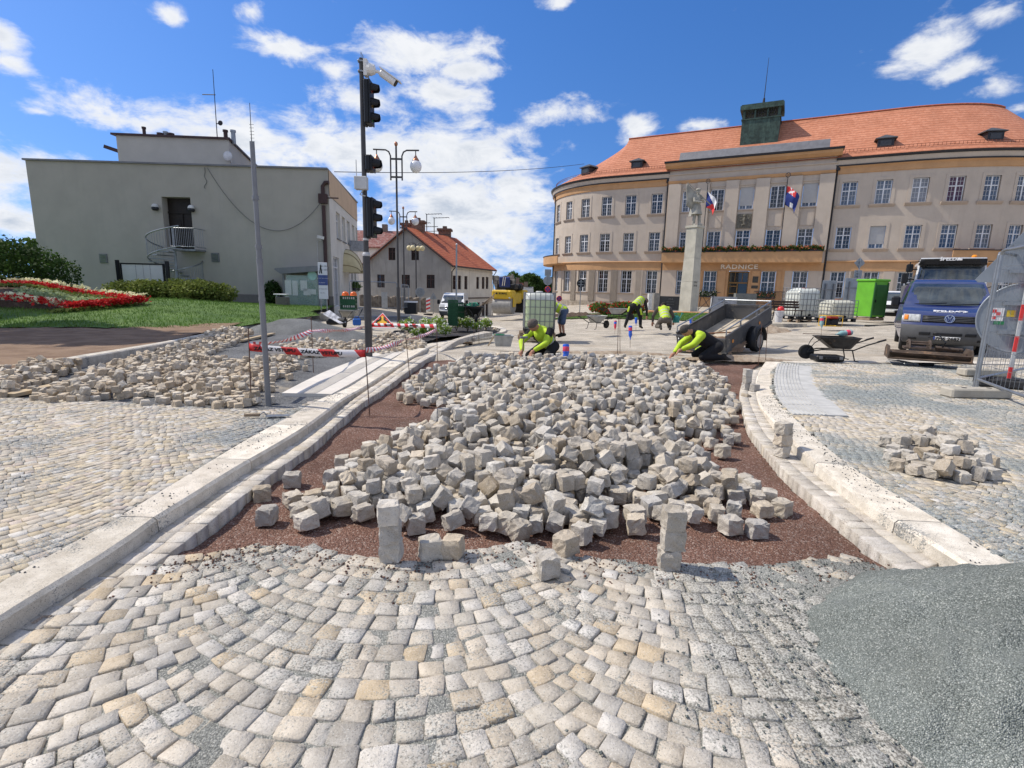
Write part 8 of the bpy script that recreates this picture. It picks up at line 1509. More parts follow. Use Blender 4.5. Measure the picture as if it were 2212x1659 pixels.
def person(label,p,rz,J,S=1.,top=None,sleeve='long',legs='trousers',hair=M_HAIRG,cap=None,vest=None,panels=None,gloves=None,legmat=None):
    """J: joints of the posed figure in its own frame (x right, y forward, z up), the person looks along +y unless turned"""
    V={k:Vector(v) for k,v in J.items()}; t=thing('person',label,'person',p,rz,None,S); caps=[];sph=[]
    pe,ch,nk,hd=V['pelvis'],V['chest'],V['neck'],V['head']; face=V['face'].normalized()
    caps+=[(pe,pe.lerp(ch,.5),.125,.12),(pe.lerp(ch,.5),ch,.12,.135),(nk,hd,.058,.06)]
    up=(hd-nk).normalized(); fs=(face-up*face.dot(up)).normalized()
    sph+=[(hd+up*.075,.098,(.88,1.0,1.12)),(hd+up*.02+fs*.035,.068,(.9,1,1)),(hd+up*.05+fs*.105,.017,(.8,1.1,1.3))]
    sidev=up.cross(fs)
    for s in (-1,1): sph.append((hd+up*.055+sidev*s*.088,.026,(.5,.8,1.2)))
    for s,n in ((-1,'_left'),(1,'_right')):
        sh,el,wr=V['shoulder'+n],V['elbow'+n],V['wrist'+n]; caps+=[(ch.lerp(sh,.4),sh,.075,.06),(sh,el,.055,.043),(el,wr,.042,.028)]; hand(caps,sph,wr,V.get('reach'+n,wr-el),V.get('palm'+n,Vector((0,0,-1))))
        hp,kn,an,to=V['hip'+n],V['knee'+n],V['ankle'+n],V['toe'+n]; caps+=[(hp,kn,.09,.06),(kn,an,.056,.038),(an,to,.04,.03)]
    skinny('body',M_SKIN,caps,sph,t,.0095,3)
    # eyes, hair
    m=MB(); [m.sph(hd+up*.085+sidev*s*.034+fs*.086,.012,8,6) for s in (-1,1)]; m.build('eyes',M_BLACK,t)
    if hair: skinny('hair',hair,[],[(hd+up*.105-fs*.018,.102,(.94,1.,1.0)),(hd+up*.06-fs*.045,.085,(1.02,.9,1.1))],t,.012,2)
    if cap: m=MB(); mm=Matrix.Translation(hd+up*.09)@up.to_track_quat('Z','Y').to_matrix().to_4x4(); m.lathe([(.108,0),(.112,.03),(.10,.075),(.06,.11),(.001,.12)],(0,0,0),16,'z',mm); m.box(hd+up*.10+fs*.13,(.15,.1,.014),None); m.build('cap',cap,t,smooth=R_(50))
    # trousers or shorts, boots
    tc=[(pe+(ch-pe)*.18,pe,.15,.155)]
    lm=legmat or M_TROU; tc2=[]
    for n in ('_left','_right'):
        hp,kn,an,to=V['hip'+n],V['knee'+n],V['ankle'+n],V['toe'+n]
        if legs=='trousers': tc+=[(pe,hp,.14,.115),(hp,kn,.112,.082),(kn,an.lerp(kn,.12),.08,.062)]
        else: tc+=[(pe,hp,.14,.115),(hp,kn.lerp(hp,.12),.118,.105)]
        tc2.append((an,to))
    skinny('trousers' if legs=='trousers' else 'shorts',lm,tc,[],t,.014,4)
    for a,b in tc2: d=(b-a); skinny('boot',M_BOOT,[(a+Vector((0,0,.03)),a,.055,.055),(a-d*.18,b,.05,.042)],[],t,.013,2)
    # shirt / jacket
    if top is not None:
        tp=[(pe.lerp(ch,.12),pe.lerp(ch,.6),.148,.155),(pe.lerp(ch,.6),ch,.155,.16),(V['shoulder_left'],V['shoulder_right'],.075,.075),(ch,nk,.12,.075)]
        for n in ('_left','_right'):
            sh,el,wr=V['shoulder'+n],V['elbow'+n],V['wrist'+n]; tp+=[(sh,el if sleeve=='long' else sh.lerp(el,.65),.075,.062)]
            if sleeve=='long': tp+=[(el,wr.lerp(el,.12),.060,.046)]
        skinny('jacket' if sleeve=='long' else 'shirt',top,tp,[],t,.014,4)
    if vest is not None:
        vt=[(pe.lerp(ch,.06),pe.lerp(ch,.6),.166,.170),(pe.lerp(ch,.6),ch,.170,.172),(V['shoulder_left'].lerp(V['shoulder_right'],.12),V['shoulder_right'].lerp(V['shoulder_left'],.12),.086,.086),(ch,nk.lerp(ch,.3),.13,.10)]
        skinny('safety_vest',vest,vt,[],t,.014,4)
    if panels:
        for nm,mm,cp in panels: skinny(nm,mm,[(V[a].lerp(V[b],f0)+Vector(o),V[a].lerp(V[b],f1)+Vector(o),r1,r2) for a,b,f0,f1,r1,r2,o in cp],[],t,.014,3)
    if gloves:
        for n in ('_left','_right'): w=V['wrist'+n]; d=V.get('reach'+n,w-V['elbow'+n]).normalized(); skinny('glove',gloves,[(w-d*.03,w+d*.05,.04,.046),(w+d*.05,w+d*.12,.044,.03)],[],t,.012,2)
    return t
YEL=(.47,.66,.03)
# kneeling man at the far left rim of the pile, leaning over the setts, seen three quarter from the front, facing left
pose_one=dict(pelvis=(0,-.25,.29),chest=(0,.05,.54),neck=(0,.18,.66),head=(0,.27,.69),face=(0,.75,-.62),shoulder_left=(-.20,.09,.58),shoulder_right=(.20,.09,.58),elbow_left=(-.29,.30,.38),elbow_right=(.29,.32,.37),wrist_left=(-.14,.46,.25),wrist_right=(.12,.50,.22),reach_left=(.1,.5,-.4),reach_right=(-.1,.5,-.4),hip_left=(-.12,-.22,.28),hip_right=(.12,-.22,.28),knee_left=(-.22,.16,.10),knee_right=(.2,.18,.10),ankle_left=(-.2,-.28,.09),ankle_right=(.2,-.28,.09),toe_left=(-.2,-.42,.02),toe_right=(.2,-.42,.02))
def axis_of(J): a=Vector(J['pelvis']);b=Vector(J['chest']); return (b-a).normalized(),a
spine,root=axis_of(pose_one); q=far(1172,760,10.5); p=Vector((q.x,q.y,-.02)); person('grey haired man kneeling at the left rim of the sett pile in yellow jacket',p,R_(140),pose_one,1.02,top=hv_mat('yellow_jacket_cloth',spine,root,((.12,.17),(.27,.32)),YEL),panels=[('shoulder_patch',M_TROU,[('shoulder_right','elbow_right',-.1,.42,.078,.074,(.012,0,.004)),('shoulder_left','elbow_left',-.1,.3,.078,.074,(-.012,0,.004))]),('side_patch',M_TROU,[('hip_right','shoulder_right',.35,.8,.05,.05,(.04,0,.0))])])
t=thing('hammer','paving hammer in the hand of the kneeling grey haired man','tool',p+Vector((-.40,-.36,.22)),.4); m=MB(); m.cyl((-.02,0,.0),(.02,.03,.26),.014,n=8); m.build('handle',M_WOOD,t); m=MB(); m.box((.02,.03,.27),(.16,.045,.045),bev=.01); m.build('head',M_STEEL,t)
# bending man with shorts beside the tank
pose_two=dict(pelvis=(0,-.10,.92),chest=(0,.30,1.08),neck=(0,.46,1.12),head=(0,.56,1.10),face=(0,.5,-.85),shoulder_left=(-.19,.38,1.06),shoulder_right=(.19,.38,1.06),elbow_left=(-.24,.46,.78),elbow_right=(.24,.46,.78),wrist_left=(-.17,.55,.53),wrist_right=(.17,.55,.52),reach_left=(0,.15,-.9),reach_right=(0,.15,-.9),palm_left=(0,-1,0),palm_right=(0,-1,0),hip_left=(-.10,-.08,.90),hip_right=(.10,-.08,.90),knee_left=(-.12,-.06,.48),knee_right=(.12,.06,.49),ankle_left=(-.12,-.12,.09),ankle_right=(.13,.0,.09),toe_left=(-.13,.06,.03),toe_right=(.15,.18,.03))
spine,root=axis_of(pose_two); q=far(1211,727,18.3); p=Vector((q.x,q.y,zat(q,728))); M_TEE=mat('dark_tee_shirt',(.02,.02,.022),.9,.2,8); person('bending man in denim shorts, yellow vest and dark cap beside the greenish tank',p,R_(82),pose_two,1.0,top=M_TEE,sleeve='short',legs='shorts',legmat=M_JEAN,hair=M_HAIRD,cap=mat('purple_cap',(.06,.03,.09),.8),vest=hv_mat('hi_vis_vest',spine,root,((.10,.15),(.27,.32))),gloves=mat('green_glove',(.02,.12,.05),.8))
def can(p,rz,label,col):
    t=thing('watering_can',label,'watering can',p,rz); mc=mat('can_'+label.split()[0],col,.45,.08,4); m=MB(); m.lathe([(.13,0),(.14,.02),(.135,.2),(.11,.27),(.06,.29)],(0,0,0),16); m.build('can_body',mc,t,smooth=R_(50)); m=MB(); m.tube([(.12,0,.05),(.24,0,.2),(.34,0,.34)],[.03,.02,.016],8); m.lathe([(.016,0),(.05,.05),(.05,.06),(.001,.065)],(0,0,0),12,'z',Matrix.Translation((.33,0,.33))@Euler((0,.8,0)).to_matrix().to_4x4()); m.build('spout',mc,t); m=MB(); m.tube([(.04,0,.28),(0,0,.40),(-.12,0,.36),(-.16,0,.2),(-.13,0,.1)],.015,7); m.build('handle',mc,t)
can(p+Vector((-.55,-.1,.10)),2.2,'green watering can held low by the bending man in shorts',(.02,.16,.06))
q=far(1460,695,21); can(Vector((q.x,q.y,zat(q,697))),.6,'teal watering can standing right of the kneeling vest wearer',(.03,.22,.19))
# bending man seen from behind
pose_three=dict(pelvis=(0,-.08,.93),chest=(.16,.26,1.14),neck=(.26,.40,1.17),head=(.30,.50,1.13),face=(.1,.5,-.85),shoulder_left=(.0,.36,1.12),shoulder_right=(.34,.26,1.10),elbow_left=(.12,.48,.82),elbow_right=(.42,.32,.80),wrist_left=(.22,.52,.55),wrist_right=(.44,.40,.50),reach_left=(0,.1,-.9),reach_right=(0,.1,-.9),palm_left=(0,-1,0),palm_right=(0,-1,0),hip_left=(-.11,-.06,.91),hip_right=(.11,-.06,.91),knee_left=(-.24,-.02,.49),knee_right=(.22,.10,.49),ankle_left=(-.34,-.12,.09),ankle_right=(.27,-.04,.09),toe_left=(-.36,.06,.03),toe_right=(.32,.12,.03))
spine,root=axis_of(pose_three); q=far(1369,708,21.2); p=Vector((q.x,q.y,zat(q,709))); M_DSH=mat('dark_grey_shirt',(.03,.028,.028),.9,.2,8); hv3=hv_mat('hi_vis_vest_three',spine,root,((.06,.10),(.20,.25),(.34,.38))); person('man in yellow vest and black trousers bending to the right, seen from behind',p,R_(-22),pose_three,1.0,top=M_DSH,hair=M_HAIRG,vest=hv3,panels=[('knee_flash',hv3,[('hip_right','knee_right',.3,.75,.085,.075,(.04,0,0)),('hip_left','knee_left',.2,.5,.09,.085,(-.045,0,0))])])
# kneeling man from behind
pose_four=dict(pelvis=(0,-.20,.36),chest=(-.03,.16,.66),neck=(-.02,.30,.78),head=(-.01,.40,.80),face=(0,.7,-.7),shoulder_left=(-.24,.22,.70),shoulder_right=(.18,.22,.72),elbow_left=(-.36,.36,.44),elbow_right=(.32,.36,.50),wrist_left=(-.34,.52,.22),wrist_right=(.40,.50,.28),reach_left=(0,.4,-.6),reach_right=(0,.4,-.6),hip_left=(-.12,-.18,.34),hip_right=(.12,-.18,.34),knee_left=(-.22,.18,.09),knee_right=(.22,.18,.09),ankle_left=(-.16,-.26,.09),ankle_right=(.16,-.26,.09),toe_left=(-.15,-.40,.03),toe_right=(.15,-.40,.03))
spine,root=axis_of(pose_four); q=far(1434,710,20.6); p=Vector((q.x,q.y,zat(q,711))); person('man kneeling with his back to us in a striped yellow vest and grey sleeves',p,R_(-8),pose_four,1.12,top=mat('grey_work_shirt',(.09,.08,.075),.9,.2,8),hair=M_HAIRD,vest=hv_mat('hi_vis_vest_four',spine,root,((.05,.09),(.19,.24),(.33,.37))),legmat=mat('dusty_trousers',(.12,.105,.09),.9,.2,8))
# kneeling man at the trailer
pose_five=dict(pelvis=(0,-.34,.30),chest=(0,.04,.50),neck=(-.03,.22,.59),head=(-.04,.32,.61),face=(-.15,.75,-.62),shoulder_left=(-.19,.10,.54),shoulder_right=(.19,.08,.54),elbow_left=(-.29,.32,.36),elbow_right=(.27,.32,.32),wrist_left=(-.18,.50,.25),wrist_right=(.08,.54,.13),reach_left=(.1,.5,-.3),reach_right=(0,.5,-.4),hip_left=(-.12,-.3,.29),hip_right=(.12,-.3,.29),knee_left=(-.22,.06,.10),knee_right=(.22,.0,.10),ankle_left=(-.2,-.42,.09),ankle_right=(.22,-.46,.09),toe_left=(-.2,-.56,.03),toe_right=(.22,-.60,.03))
spine,root=axis_of(pose_five); q=far(1512,771,11.3); p=Vector((q.x,q.y,-.04)); hv5=hv_mat('hi_vis_sleeve',spine,root,(),YEL); person('dark haired man kneeling before the tipped trailer in a black jacket with yellow sleeves',p,R_(98),pose_five,1.04,top=M_TROU,hair=mat('salt_pepper_hair',(.06,.055,.05),.9,.3,40),panels=[('sleeve',hv5,[('shoulder_right','elbow_right',.0,1,.082,.068,(0,0,0)),('elbow_right','wrist_right',0,.85,.066,.052,(0,0,0)),('shoulder_left','elbow_left',.0,1,.082,.068,(0,0,0)),('elbow_left','wrist_left',0,.85,.066,.052,(0,0,0)),('shoulder_left','shoulder_right',.05,.95,.085,.085,(0,.03,.012))]),('side_patch',hv5,[('hip_right','shoulder_right',.22,.62,.09,.08,(.055,-.02,.02))]),('knee_panel',hv5,[('hip_right','knee_right',.25,.7,.09,.085,(.045,.01,.01))])])
# ---------------------------------------------------------------- rose bed
bed_=[(p_[0],p_[1]) for p_ in curve([(862,752),(903,744),(942,738),(986,732),(1039,725),(1066,720),(1079,714),(1076,709),(1055,706),(1000,706),(930,708),(870,712),(842,720),(845,738)],.1)]
patch('rose_bed_fabric',bed_,lambda x,y:.105+TV(x,y)+.10*np.exp(-((x+2.2)/1.6)**2-((y-15.5)/2.)**2),mat('black_weed_fabric',(.035,.032,.032),.9,.3,3,.02,12,spots=((.13,.10,.08),6,.60)),.07,amp=.07,fr=2.5)
rose=None
for k,(u,v,s) in enumerate(((884,722,1.),(921,733,1.05),(951,716,1.),(961,729,.8),(986,714,1.1),(1010,716,1.05),(1029,718,.9),(1050,713,1.),(917,707,.8),(868,715,.7),(943,705,.9),(1000,706,.9),(896,735,.6),(1020,708,.8),(935,722,.8))):
    pp=at(u,v,.12)
    if rose is None:
        rose=thing('rose_bush','white flowering rose bush in the kerbed bed','rose bush',pp,0,'rose bushes in the kerbed bed'); m=MB(); rg=random.Random(3)
        for q in range(7): a=rg.uniform(0,6.28); m.tube([(0,0,-.02),(.08*math.cos(a),.08*math.sin(a),.2),(.2*math.cos(a),.2*math.sin(a),.42+rg.uniform(-.1,.1))],.008,5)
        m.build('stem',M_BARK,rose); lb=[(.14*math.cos(a),.14*math.sin(a),.30+.06*math.sin(3*a),.17,.17,.17) for a in np.linspace(0,6.28,7)]+[(0,0,.45,.16,.16,.14)]; leaves(None,'foliage',crown_pts(520,lb,3,.4),.055,3,M_LEAFR,rose); leaves(None,'blossom',crown_pts(85,lb,6,1.0),.085,5,M_FWHI,rose,long=1.); rose.scale=(s,s,s)
    else: dup(rose,pp,k*1.3,None,s)
for i in range(11):
    pp=at(1060+rnd.uniform(-12,16),711+rnd.uniform(-3,5),.12); o=bpy.data.objects.new('beige_sett',sett_mesh(1,i%6,i%3,M_LOOSEB)[0]); COL.objects.link(o); o.location=pp; o.rotation_euler=(rnd.random(),rnd.random(),rnd.random()*6); tag(o,'small beige sett at the round end of the rose bed','sett','beige setts at the round end of the rose bed')
# red flower bush before the town hall, carpet bed on the lawn
q=far(1332,674,33); p=Vector((q.x,q.y,zat(q,675))); h=zat(q,652)-p.z; lb=[(x,0,h*.42+.1*math.sin(x*3),.75,.6,h*.5) for x in np.linspace(-1.1,1.1,6)]; t=shrub('low bush dotted with red roses left of the memorial slabs',p,lb,3400,.11,M_LEAFM,44,name='flowering_bush',cat='bush'); leaves(None,'blossom',crown_pts(420,lb,45,.9),.12,6,M_FRED,t)
def carpet():
    G=[]   # bands of flowers laid out on the sloping lawn: far edge, tip, near edge
    L0=lambda x,y:LAWN(x,y)
    def rowpts(pts,n,wd,seed,h):
        C=[];rg=np.random.RandomState(seed); c=spline([far(u,v,d) for u,v,d in pts],.1); c=resamp(c,n); out=[]
        for q in c: out.append((q[0]+rg.normal(0,.03),q[1]+rg.normal(0,.05),q[2]))
        return out
    far_=((-90,618,19.5),(0,616.5,19.4),(60,617,19.2),(110,622,19.0),(170,634,18.6),(240,644,18.2),(305,651,17.8)); near_=((-90,640,16.2),(0,645,16.0),(60,651,15.9),(115,658,15.8),(150,664,15.8)); tip_=((150,667,15.7),(200,663,16.2),(250,658,16.8),(308,651,17.7))
    # the soil mound that carries them
    V=[];n=24; A=resamp(spline([far(u,v+4,d) for u,v,d in far_]),n); B=resamp(spline([far(u,v+5,d) for u,v,d in near_+tip_[1:]]),n); rows=12
    for i in range(n):
        for j in range(rows+1): f=j/rows; q=A[i]*(1-f)+B[i]*f; V.append((q[0],q[1],q[2]+.02*math.sin(i*1.7+j*2.3)))
    Lo=Vector(B[n//2]); t=thing('flower_carpet','flower carpet edged in red and white on the sloping lawn','flower bed',(Lo.x,Lo.y,Lo.z-.2)); off=np.array(t.location)
    lawn_z=np.array([L0(q[0],q[1]) for q in V]); o=npmesh('soil',np.array(V)-off,[(i*(rows+1)+j,i*(rows+1)+j+1,(i+1)*(rows+1)+j+1,(i+1)*(rows+1)+j) for i in range(n-1) for j in range(rows)],M_DSOIL,parent=t,smooth=True); md=o.modifiers.new('th','SOLIDIFY'); md.thickness=1.2; md.offset=-1 if V else 1
    def plants(name,C,m,size,per,seed,hh,wd):
        rg=np.random.RandomState(seed); P=[]
        for q in C:
            for k in range(per): P.append((q[0]-off[0]+rg.normal(0,wd),q[1]-off[1]+rg.normal(0,wd),q[2]-off[2]+rg.uniform(0,hh)))
        return leaves(None,name,P,size,seed,m,t,up=.8,long=1.3)
    rf=rowpts(far_,110,0,1,0); rn=rowpts(near_,80,0,2,0); rt=rowpts(tip_,90,0,3,0)
    plants('red_flower_row',rf,M_FRED,.075,12,1,.18,.085); plants('white_flower_row',[(q[0],q[1]+.22,q[2]+.10) for q in rf[::3]],M_FYEL,.10,14,4,.16,.07); plants('red_flower_row',rt,M_FRED,.075,15,3,.20,.11); plants('mixed_flower_row',rn,M_FRED,.085,7,5,.17,.17); plants('white_flower_row',rn[1::4],M_FYEL,.10,16,6,.2,.08)
    plants('green_edging',[(q[0]-.1,q[1]-.35,q[2]-.10) for q in rt],M_LEAFY,.07,12,7,.10,.09); plants('green_edging',[(q[0],q[1]-.45,q[2]-.02) for q in rf],M_LEAFY,.07,10,8,.10,.10)
    rg=np.random.RandomState(9); C=[]
    for i in range(4,n-3):
        for j in range(3,rows-2):
            q=V[i*(rows+1)+j]
            if i>7: C.append((q[0]+rg.normal(0,.08),q[1]+rg.normal(0,.05),q[2]))
    plants('pale_cushion_plants',C,leaf_mat('pale_cushion_leaves',(.20,.27,.11),(.36,.42,.22)),.075,26,10,.13,.10)
carpet()
# ---------------------------------------------------------------- notice board, glass shelter, bin, banner
def notice_board():
    a=far(268,640,23.5);b=far(361,642,23.5); z=LAWN(a.x,a.y); t=thing('notice_board','blank white notice board on black posts behind the low hedge','notice board',(a.x,a.y,z),math.atan2(b.y-a.y,b.x-a.x)); W=math.hypot(b.x-a.x,b.y-a.y); z0=.45;z1=zat(a,569)-z; m=MB(); m.box((W/2,0,(z0+z1)/2),(W-.12,.05,z1-z0)); m.build('panel',mat('board_white',(.60,.62,.60),.6,.04,1.5),t); m=MB()
    for z_ in (z0,z1): m.box((W/2,0,z_),(W,.09,.06))
    for x in (.03,W-.03): m.box((x,0,(z0+z1)/2),(.06,.09,z1-z0))
    m.build('board_frame',M_BLACK,t)
    for x in (-.14,W+.14): m=MB(); m.box((x,0,(z1+.1)/2),(.12,.12,z1+.2)); m.build('post',M_BLACK,t)
    m=MB()
    for k in (.35,.52,.68): m.box((W*k,-.028,(z0+z1)/2),(.012,.004,z1-z0-.06))
    m.build('panel_joint',M_STEEL,t)
notice_board()
def shelter():
    q=far(612,671,28.6); p=Vector((q.x,q.y,zat(q,673))); t=thing('glass_shelter','glass waiting shelter with grey roof beside the corner building','glass shelter',p,R_(-4)); W=2.1;D=1.3;H=zat(p,582)-p.z; mg=mat('shelter_glass',(.55,.70,.64),.05,0,alpha=.30,spec=.6); m=MB()
    for x,y in ((.12,0),(W,0),(W,D),(.12,D)): m.box((x,y,H/2),(.09,.09,H))
    m.box((W/2,0,.06),(W,.05,.08)); m.box((W/2,D,H*.05),(W,.05,.06)); m.build('frame',M_STEEL,t); m=MB(); m.prism([(-.28,H-.02),(.05,H-.24),(W+.05,H-.06),(W+.1,H+.22),(W-.2,H+.22),(-.25,H+.06)],-.2,D+.2); m.build('roof',M_STEEL,t)
    for nm,c,d in (('front_pane',(W*.72,0,H*.48),(W*.5,.012,H*.78)),('back_pane',(W/2,D,H*.48),(W-.2,.012,H*.78)),('side_pane',(W,D/2,H*.48),(.012,D-.1,H*.78)),('front_pane',(W*.3,0,H*.48),(W*.34,.012,H*.78))): m=MB(); m.box(c,d); m.build(nm,mg,t)
    m=MB()
    for x,z,w,h in ((.35,1.35,.36,.75),(.75,1.3,.30,.8),(1.25,1.45,.38,.55),(1.42,1.1,.4,.35),(1.75,1.12,.36,.28)): m.box((x,-.012,z),(w,.006,h))
    m.build('notices',mat('notice_paper',(.55,.57,.55),.7,.12,22),t); m=MB(); m.cyl((1.75,-.012,2.0),(1.75,-.02,2.0),.26,n=20); m.build('round_notice',mat('mint_notice',(.35,.55,.5),.6),t); m=MB(); m.box((1.1,D-.25,.45),(1.5,.3,.05)); [m.box((x,D-.25,.22),(.05,.25,.44)) for x in (.5,1.7)]; m.build('bench',M_STEEL,t)
    q=far(612,672,27.4); p=Vector((q.x,q.y,zat(q,672))); t=thing('litter_bin','speckled stone litter bin with pale lid beside the glass shelter','litter bin',p); h=zat(p,641)-p.z; m=MB(); m.box((0,0,h/2),(.55,.5,h),bev=.03); m.build('bin_body',mat('washed_concrete',(.17,.155,.135),.95,.35,28,.01,60),t); m=MB(); m.box((0,0,h+.12),(.72,.6,.06),bev=.02); [m.box((x,0,h+.05),(.04,.4,.14)) for x in (-.24,.24)]; m.build('lid',mat('bin_lid',(.5,.52,.54),.5),t)
    for u,v,l,s in ((590,650,'small round clipped bush left of the glass shelter',.75),(664,650,'small round clipped bush seen through the glass shelter',.8)): q=far(u,v,29.2); shrub(l,Vector((q.x,q.y,.1)),[(0,0,.75,.5*s/.75,.5,.72)],1500,.09,M_LEAFD,int(u),stems=3)
    q=far(701,680,26); p=Vector((q.x,q.y,0)); H0=zat(p,646);H1=zat(p,567); w=19*26/FPX; t=thing('banner_sign','upright white and blue banner with black figure and small lettering, before the shelter','sign',p,R_(10)); m=MB(); m.box((0,0,(H0+H1)/2),(w,.03,H1-H0),bev=.01); m.build('panel',mat('banner_white',(.66,.68,.72),.5,.03,2),t); m=MB(); m.box((0,-.019,H0+(H1-H0)*.52),(w,.004,(H1-H0)*.28)); m.build('blue_field',mat('banner_blue',(.06,.09,.25),.5),t); m=MB(); m.cyl((-.14,0,0),(-.14,0,H0),.03); m.cyl((.14,0,0),(.14,0,H0),.03); m.build('post',M_GALV,t); m=MB(); zb=H0+(H1-H0)*.70; zt=H0+(H1-H0)*.95
    m.prism([(-.17,zb),(-.12,zb),(-.10,zb+.22),(-.08,zb),(-.02,zb),(-.06,zb+.3),(-.05,zt-.08),(-.09,zt),(-.12,zt-.08),(-.12,zb+.3)],-.022,-.017); m.build('figure',M_BLACK,t); MR=Matrix.Rotation(R_(90),4,'X'); kw=mat('banner_ink',(.05,.05,.07),.6); ww=mat('banner_white_ink',(.7,.7,.75),.6); h=H1-H0
    for s,z,mm,sz,x in (('2x 12023',.9,kw,.085,.1),('2x 18202',.8,kw,.085,.1),('Ul. Dům Péče nad Hrází',.57,ww,.055,0),('ul. Zámecká',.45,ww,.06,-.05),('Jak dlouho 18 m',.28,kw,.06,0),('www.78.cz',.17,kw,.055,-.05)): text(s,sz,mm,t,Matrix.Translation((x,-.026,H0+h*z))@MR,ext=.001)
    for k in range(2): q=far(687+k*15,690,25.5-k); p=Vector((q.x,q.y,zat(q,690))); t=thing('concrete_block',('pale left','darker right')[k]+' concrete block at the foot of the banner sign','concrete block',p,.1); m=MB(); m.box((0,0,.16),(.42,.4,.32),bev=.02); m.build('block',M_CONC,t)
shelter()
# pipes, tarpaulin roll, warning sign lying, steel bars, temporary fence rails, stone wall
for k,(u0,v0,u1,v1,r) in enumerate(((578,699,640,688,.06),(590,698,648,687,.055),(604,697,655,688,.05),(615,699,668,690,.05))): 
    a=at(u0,v0,.06+.05*(k%2));b=at(u1,v1,.06+.05*(k%2)); m=MB(); m.tube([(0,0,0),b-a],r,12); o=m.build('grey_pipe',M_GALV,smooth=R_(40)); o.location=a; tag(o,('longest','second','third','rightmost')[k]+' grey pipe of the bundle at the lawn corner','pipe','pipes at the lawn corner')
for k in range(3): beam(at(628+8*k,695-2*k,.12),at(662+4*k,690-2*k,.16),.1,.03,('front','middle','rear')[k]+' short board lying on the grey pipes at the lawn corner',M_PLANK)
q=far(727,697,19.5); p=Vector((q.x,q.y,zat(q,704)+.14)); t=thing('tarpaulin_roll','rolled black and white tarpaulin beside the grey wheelbarrow','tarpaulin',p,-.5); m=MB(); m.tube([(-.35,-.1,0),(.35,.12,.05)],.13,12); m.build('roll',M_BLACK,t); m=MB(); m.plate([(-.45,-.25,.28),(.3,-.12,-.05),(.4,.1,.0),(-.35,0,.42)],.03); m.build('sheet',mat('striped_sheet',(.55,.55,.57),.5,.4,6),t)
q=far(771,699,19.2); t=thing('plastic_canister','blue plastic canister beside the grey wheelbarrow','canister',Vector((q.x,q.y,zat(q,703))),.3); m=MB(); m.box((0,0,.13),(.3,.2,.26),bev=.04); m.build('can_body',mat('canister_blue',(.03,.12,.40),.4,.08),t); m=MB(); m.tube([(-.08,0,.26),(-.06,0,.32),(.06,0,.32),(.08,0,.26)],.018,6); m.build('handle',mat('canister_blue_handle',(.03,.1,.34),.4),t)
def lying_sign():
    q=far(824,700,18.6); p=Vector((q.x,q.y,zat(q,709))); t=thing('road_works_sign','red rimmed triangular road narrows sign propped up behind the tape','road sign',p,R_(10)); t.rotation_euler[0]=-.95; s=.52; tri=lambda k,y:[(-s*k,y,.06+.02),( s*k,y,.08),(0,y,.08+1.15*s*k*1.5)]
    def tr(k,y0,y1,z0): return [(-s*k,z0),(s*k,z0),(0,z0+1.72*s*k)]
    m=MB(); m.prism(tr(1,0,0,0),0,.02); m.build('plate',M_WH,t); m=MB(); m.prism(tr(.90,0,0,.05),-.006,0); m.build('red_rim',M_RE,t); m=MB(); m.prism(tr(.60,0,0,.19),-.012,-.006); m.build('yellow_field',mat('sign_yellow',(.75,.42,.04),.5),t); m=MB()
    for sg in (-1,1): m.tube([(sg*.22,-.016,.22),(sg*.2,-.016,.36),(sg*.08,-.016,.46),(sg*.07,-.016,.6)],.035,6)
    m.build('symbol',M_BLACK,t)
lying_sign()
for k in range(9): a=at(775-3*k,690-.8*k,.05+.055*(k//3)); b=at(888,691-.9*k,.05+.055*(k//3)); m=MB(); m.tube([(0,0,0),b-a],.035,8); o=m.build('steel_tube',M_STEEL,smooth=R_(40)); o.location=a; tag(o,'grey steel tube of the stack below the old stone wall','tube','steel tubes stacked below the old stone wall')
def low_wall(): 
    a=far(776,676,43);b=far(918,676,46.5); z=-1.4; t=thing('stone_wall','old rubble wall in front of the grey gable, below its windows','wall',(a.x,a.y,z),math.atan2(b.y-a.y,b.x-a.x)); L=math.hypot(b.x-a.x,b.y-a.y); h0=zat(a,638)-z;h1=zat(b,645)-z; rows=[];n=40
    for i in range(n+1): f=i/n; h=h0+(h1-h0)*f+.08*math.sin(i*1.3)+.05*math.sin(i*3.7); rows.append([(L*f,-.25,-1),(L*f,-.2,h),(L*f,.2,h+.02),(L*f,.25,-1)])
    m=MB(); m.loft(rows); m.build('masonry',mat('dark_rubble',(.12,.10,.08),.95,.4,3.5,.03,7,col2=(.25,.21,.165)),t); q=far(834,655,43.2); m=MB(); m.box((0,0,.9),(.45,.2,1.5)); o=m.build('cable_cabinet',mat('cabinet_grey',(.4,.42,.43),.5),None); o.location=(q.x,q.y-.5,zat(q,674)); tag(o,'narrow pale cabinet standing before the rubble wall','cabinet')
low_wall()
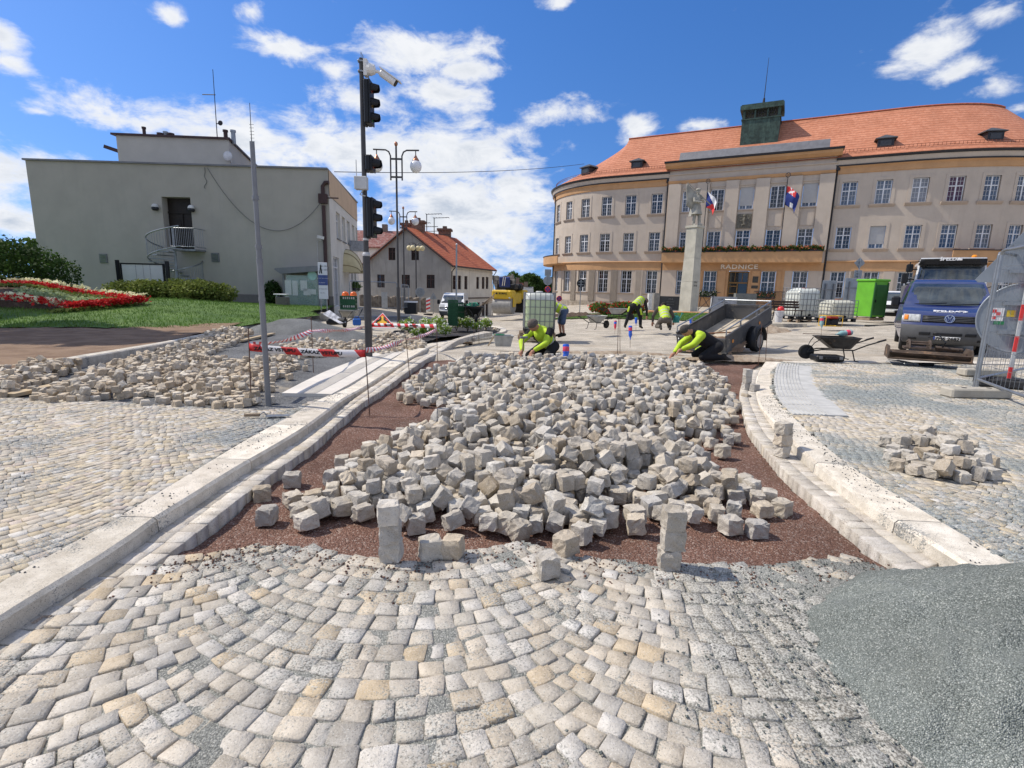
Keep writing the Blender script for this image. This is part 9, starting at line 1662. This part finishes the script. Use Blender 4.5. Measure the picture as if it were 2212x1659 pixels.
def rail_frame(u0,v0,u1,v1,vb,d,label):
    a=far(u0,vb,d);b=far(u1,vb,d+1); z=zat(a,vb); t=thing('temporary_fence',label,'fence',(a.x,a.y,z),math.atan2(b.y-a.y,b.x-a.x)); L=math.hypot(b.x-a.x,b.y-a.y); h=zat(a,v0)-z; m=MB(); m.tube([(0,0,0),(0,0,h-.05),(.06,0,h),(L-.06,0,h-.02),(L,0,h-.08),(L,0,0)],.028,8); m.tube([(0,0,.2),(L,0,.2)],.02,6); m.build('rail',M_GALV,t); m=MB(); [m.cyl((L*k/18,0,.2),(L*k/18,0,h-.02),.004,n=4) for k in range(1,18)]; m.build('wires',M_GALV,t)
rail_frame(757,607,858,614,672,30,'pale temporary fence before the building corner, longer one'); rail_frame(868,615,883,620,672,30,'narrow temporary fence panel beside the twin lamp, seen nearly edge on')
q=far(888,660,31); p=Vector((q.x,q.y,zat(q,678))); t=thing('cable_drum_box','black box with white top near the striped beacon','box',p); m=MB(); h=zat(p,652)-p.z; m.box((0,0,h/2),(.7,.5,h)); m.k=1; m.box((0,0,h),(.74,.54,.08)); m.build('box_body',[M_BLACK,M_WH],t)
# overhead cable across the sky
a=far(722,371,30); b=far(1262,354,58); m=MB(); pts=[a.lerp(b,k/40)+Vector((0,0,-1.0*4*(k/40)*(1-k/40)*.35)) for k in range(41)]; m.tube([q-a for q in pts],.022,5); o=m.build('overhead_cable',M_BLACK); o.location=a; tag(o,'thin black cable strung from the corner building to the town hall','cable')
c=far(2230,430,47); a2=far(1880,505,47)
# window flower boxes by the town hall door
for s,l in ((-2.8,'dark window box with white flowers, left of the town hall door'),(2.75,'dark window box with white and red flowers, right of the town hall door')):
    M=TH.M(s,.62,1.15); p=M.to_translation(); t=thing('window_box',l,'flower box',p,math.atan2(M[1][0],M[0][0])); m=MB(); m.box((0,0,0),(1.7,.25,.2)); m.build('box',M_DARK,t); rg=np.random.RandomState(5); P=np.stack([rg.uniform(-.85,.85,420),rg.normal(-.05,.13,420),.25+rg.normal(0,.13,420)],1); leaves(None,'foliage',P,.12,3,M_LEAFD,t); leaves(None,'blossom',P[:60]+np.array([0,-.08,.04]),.12,8,M_FWHI if s<0 else M_FORA,t)
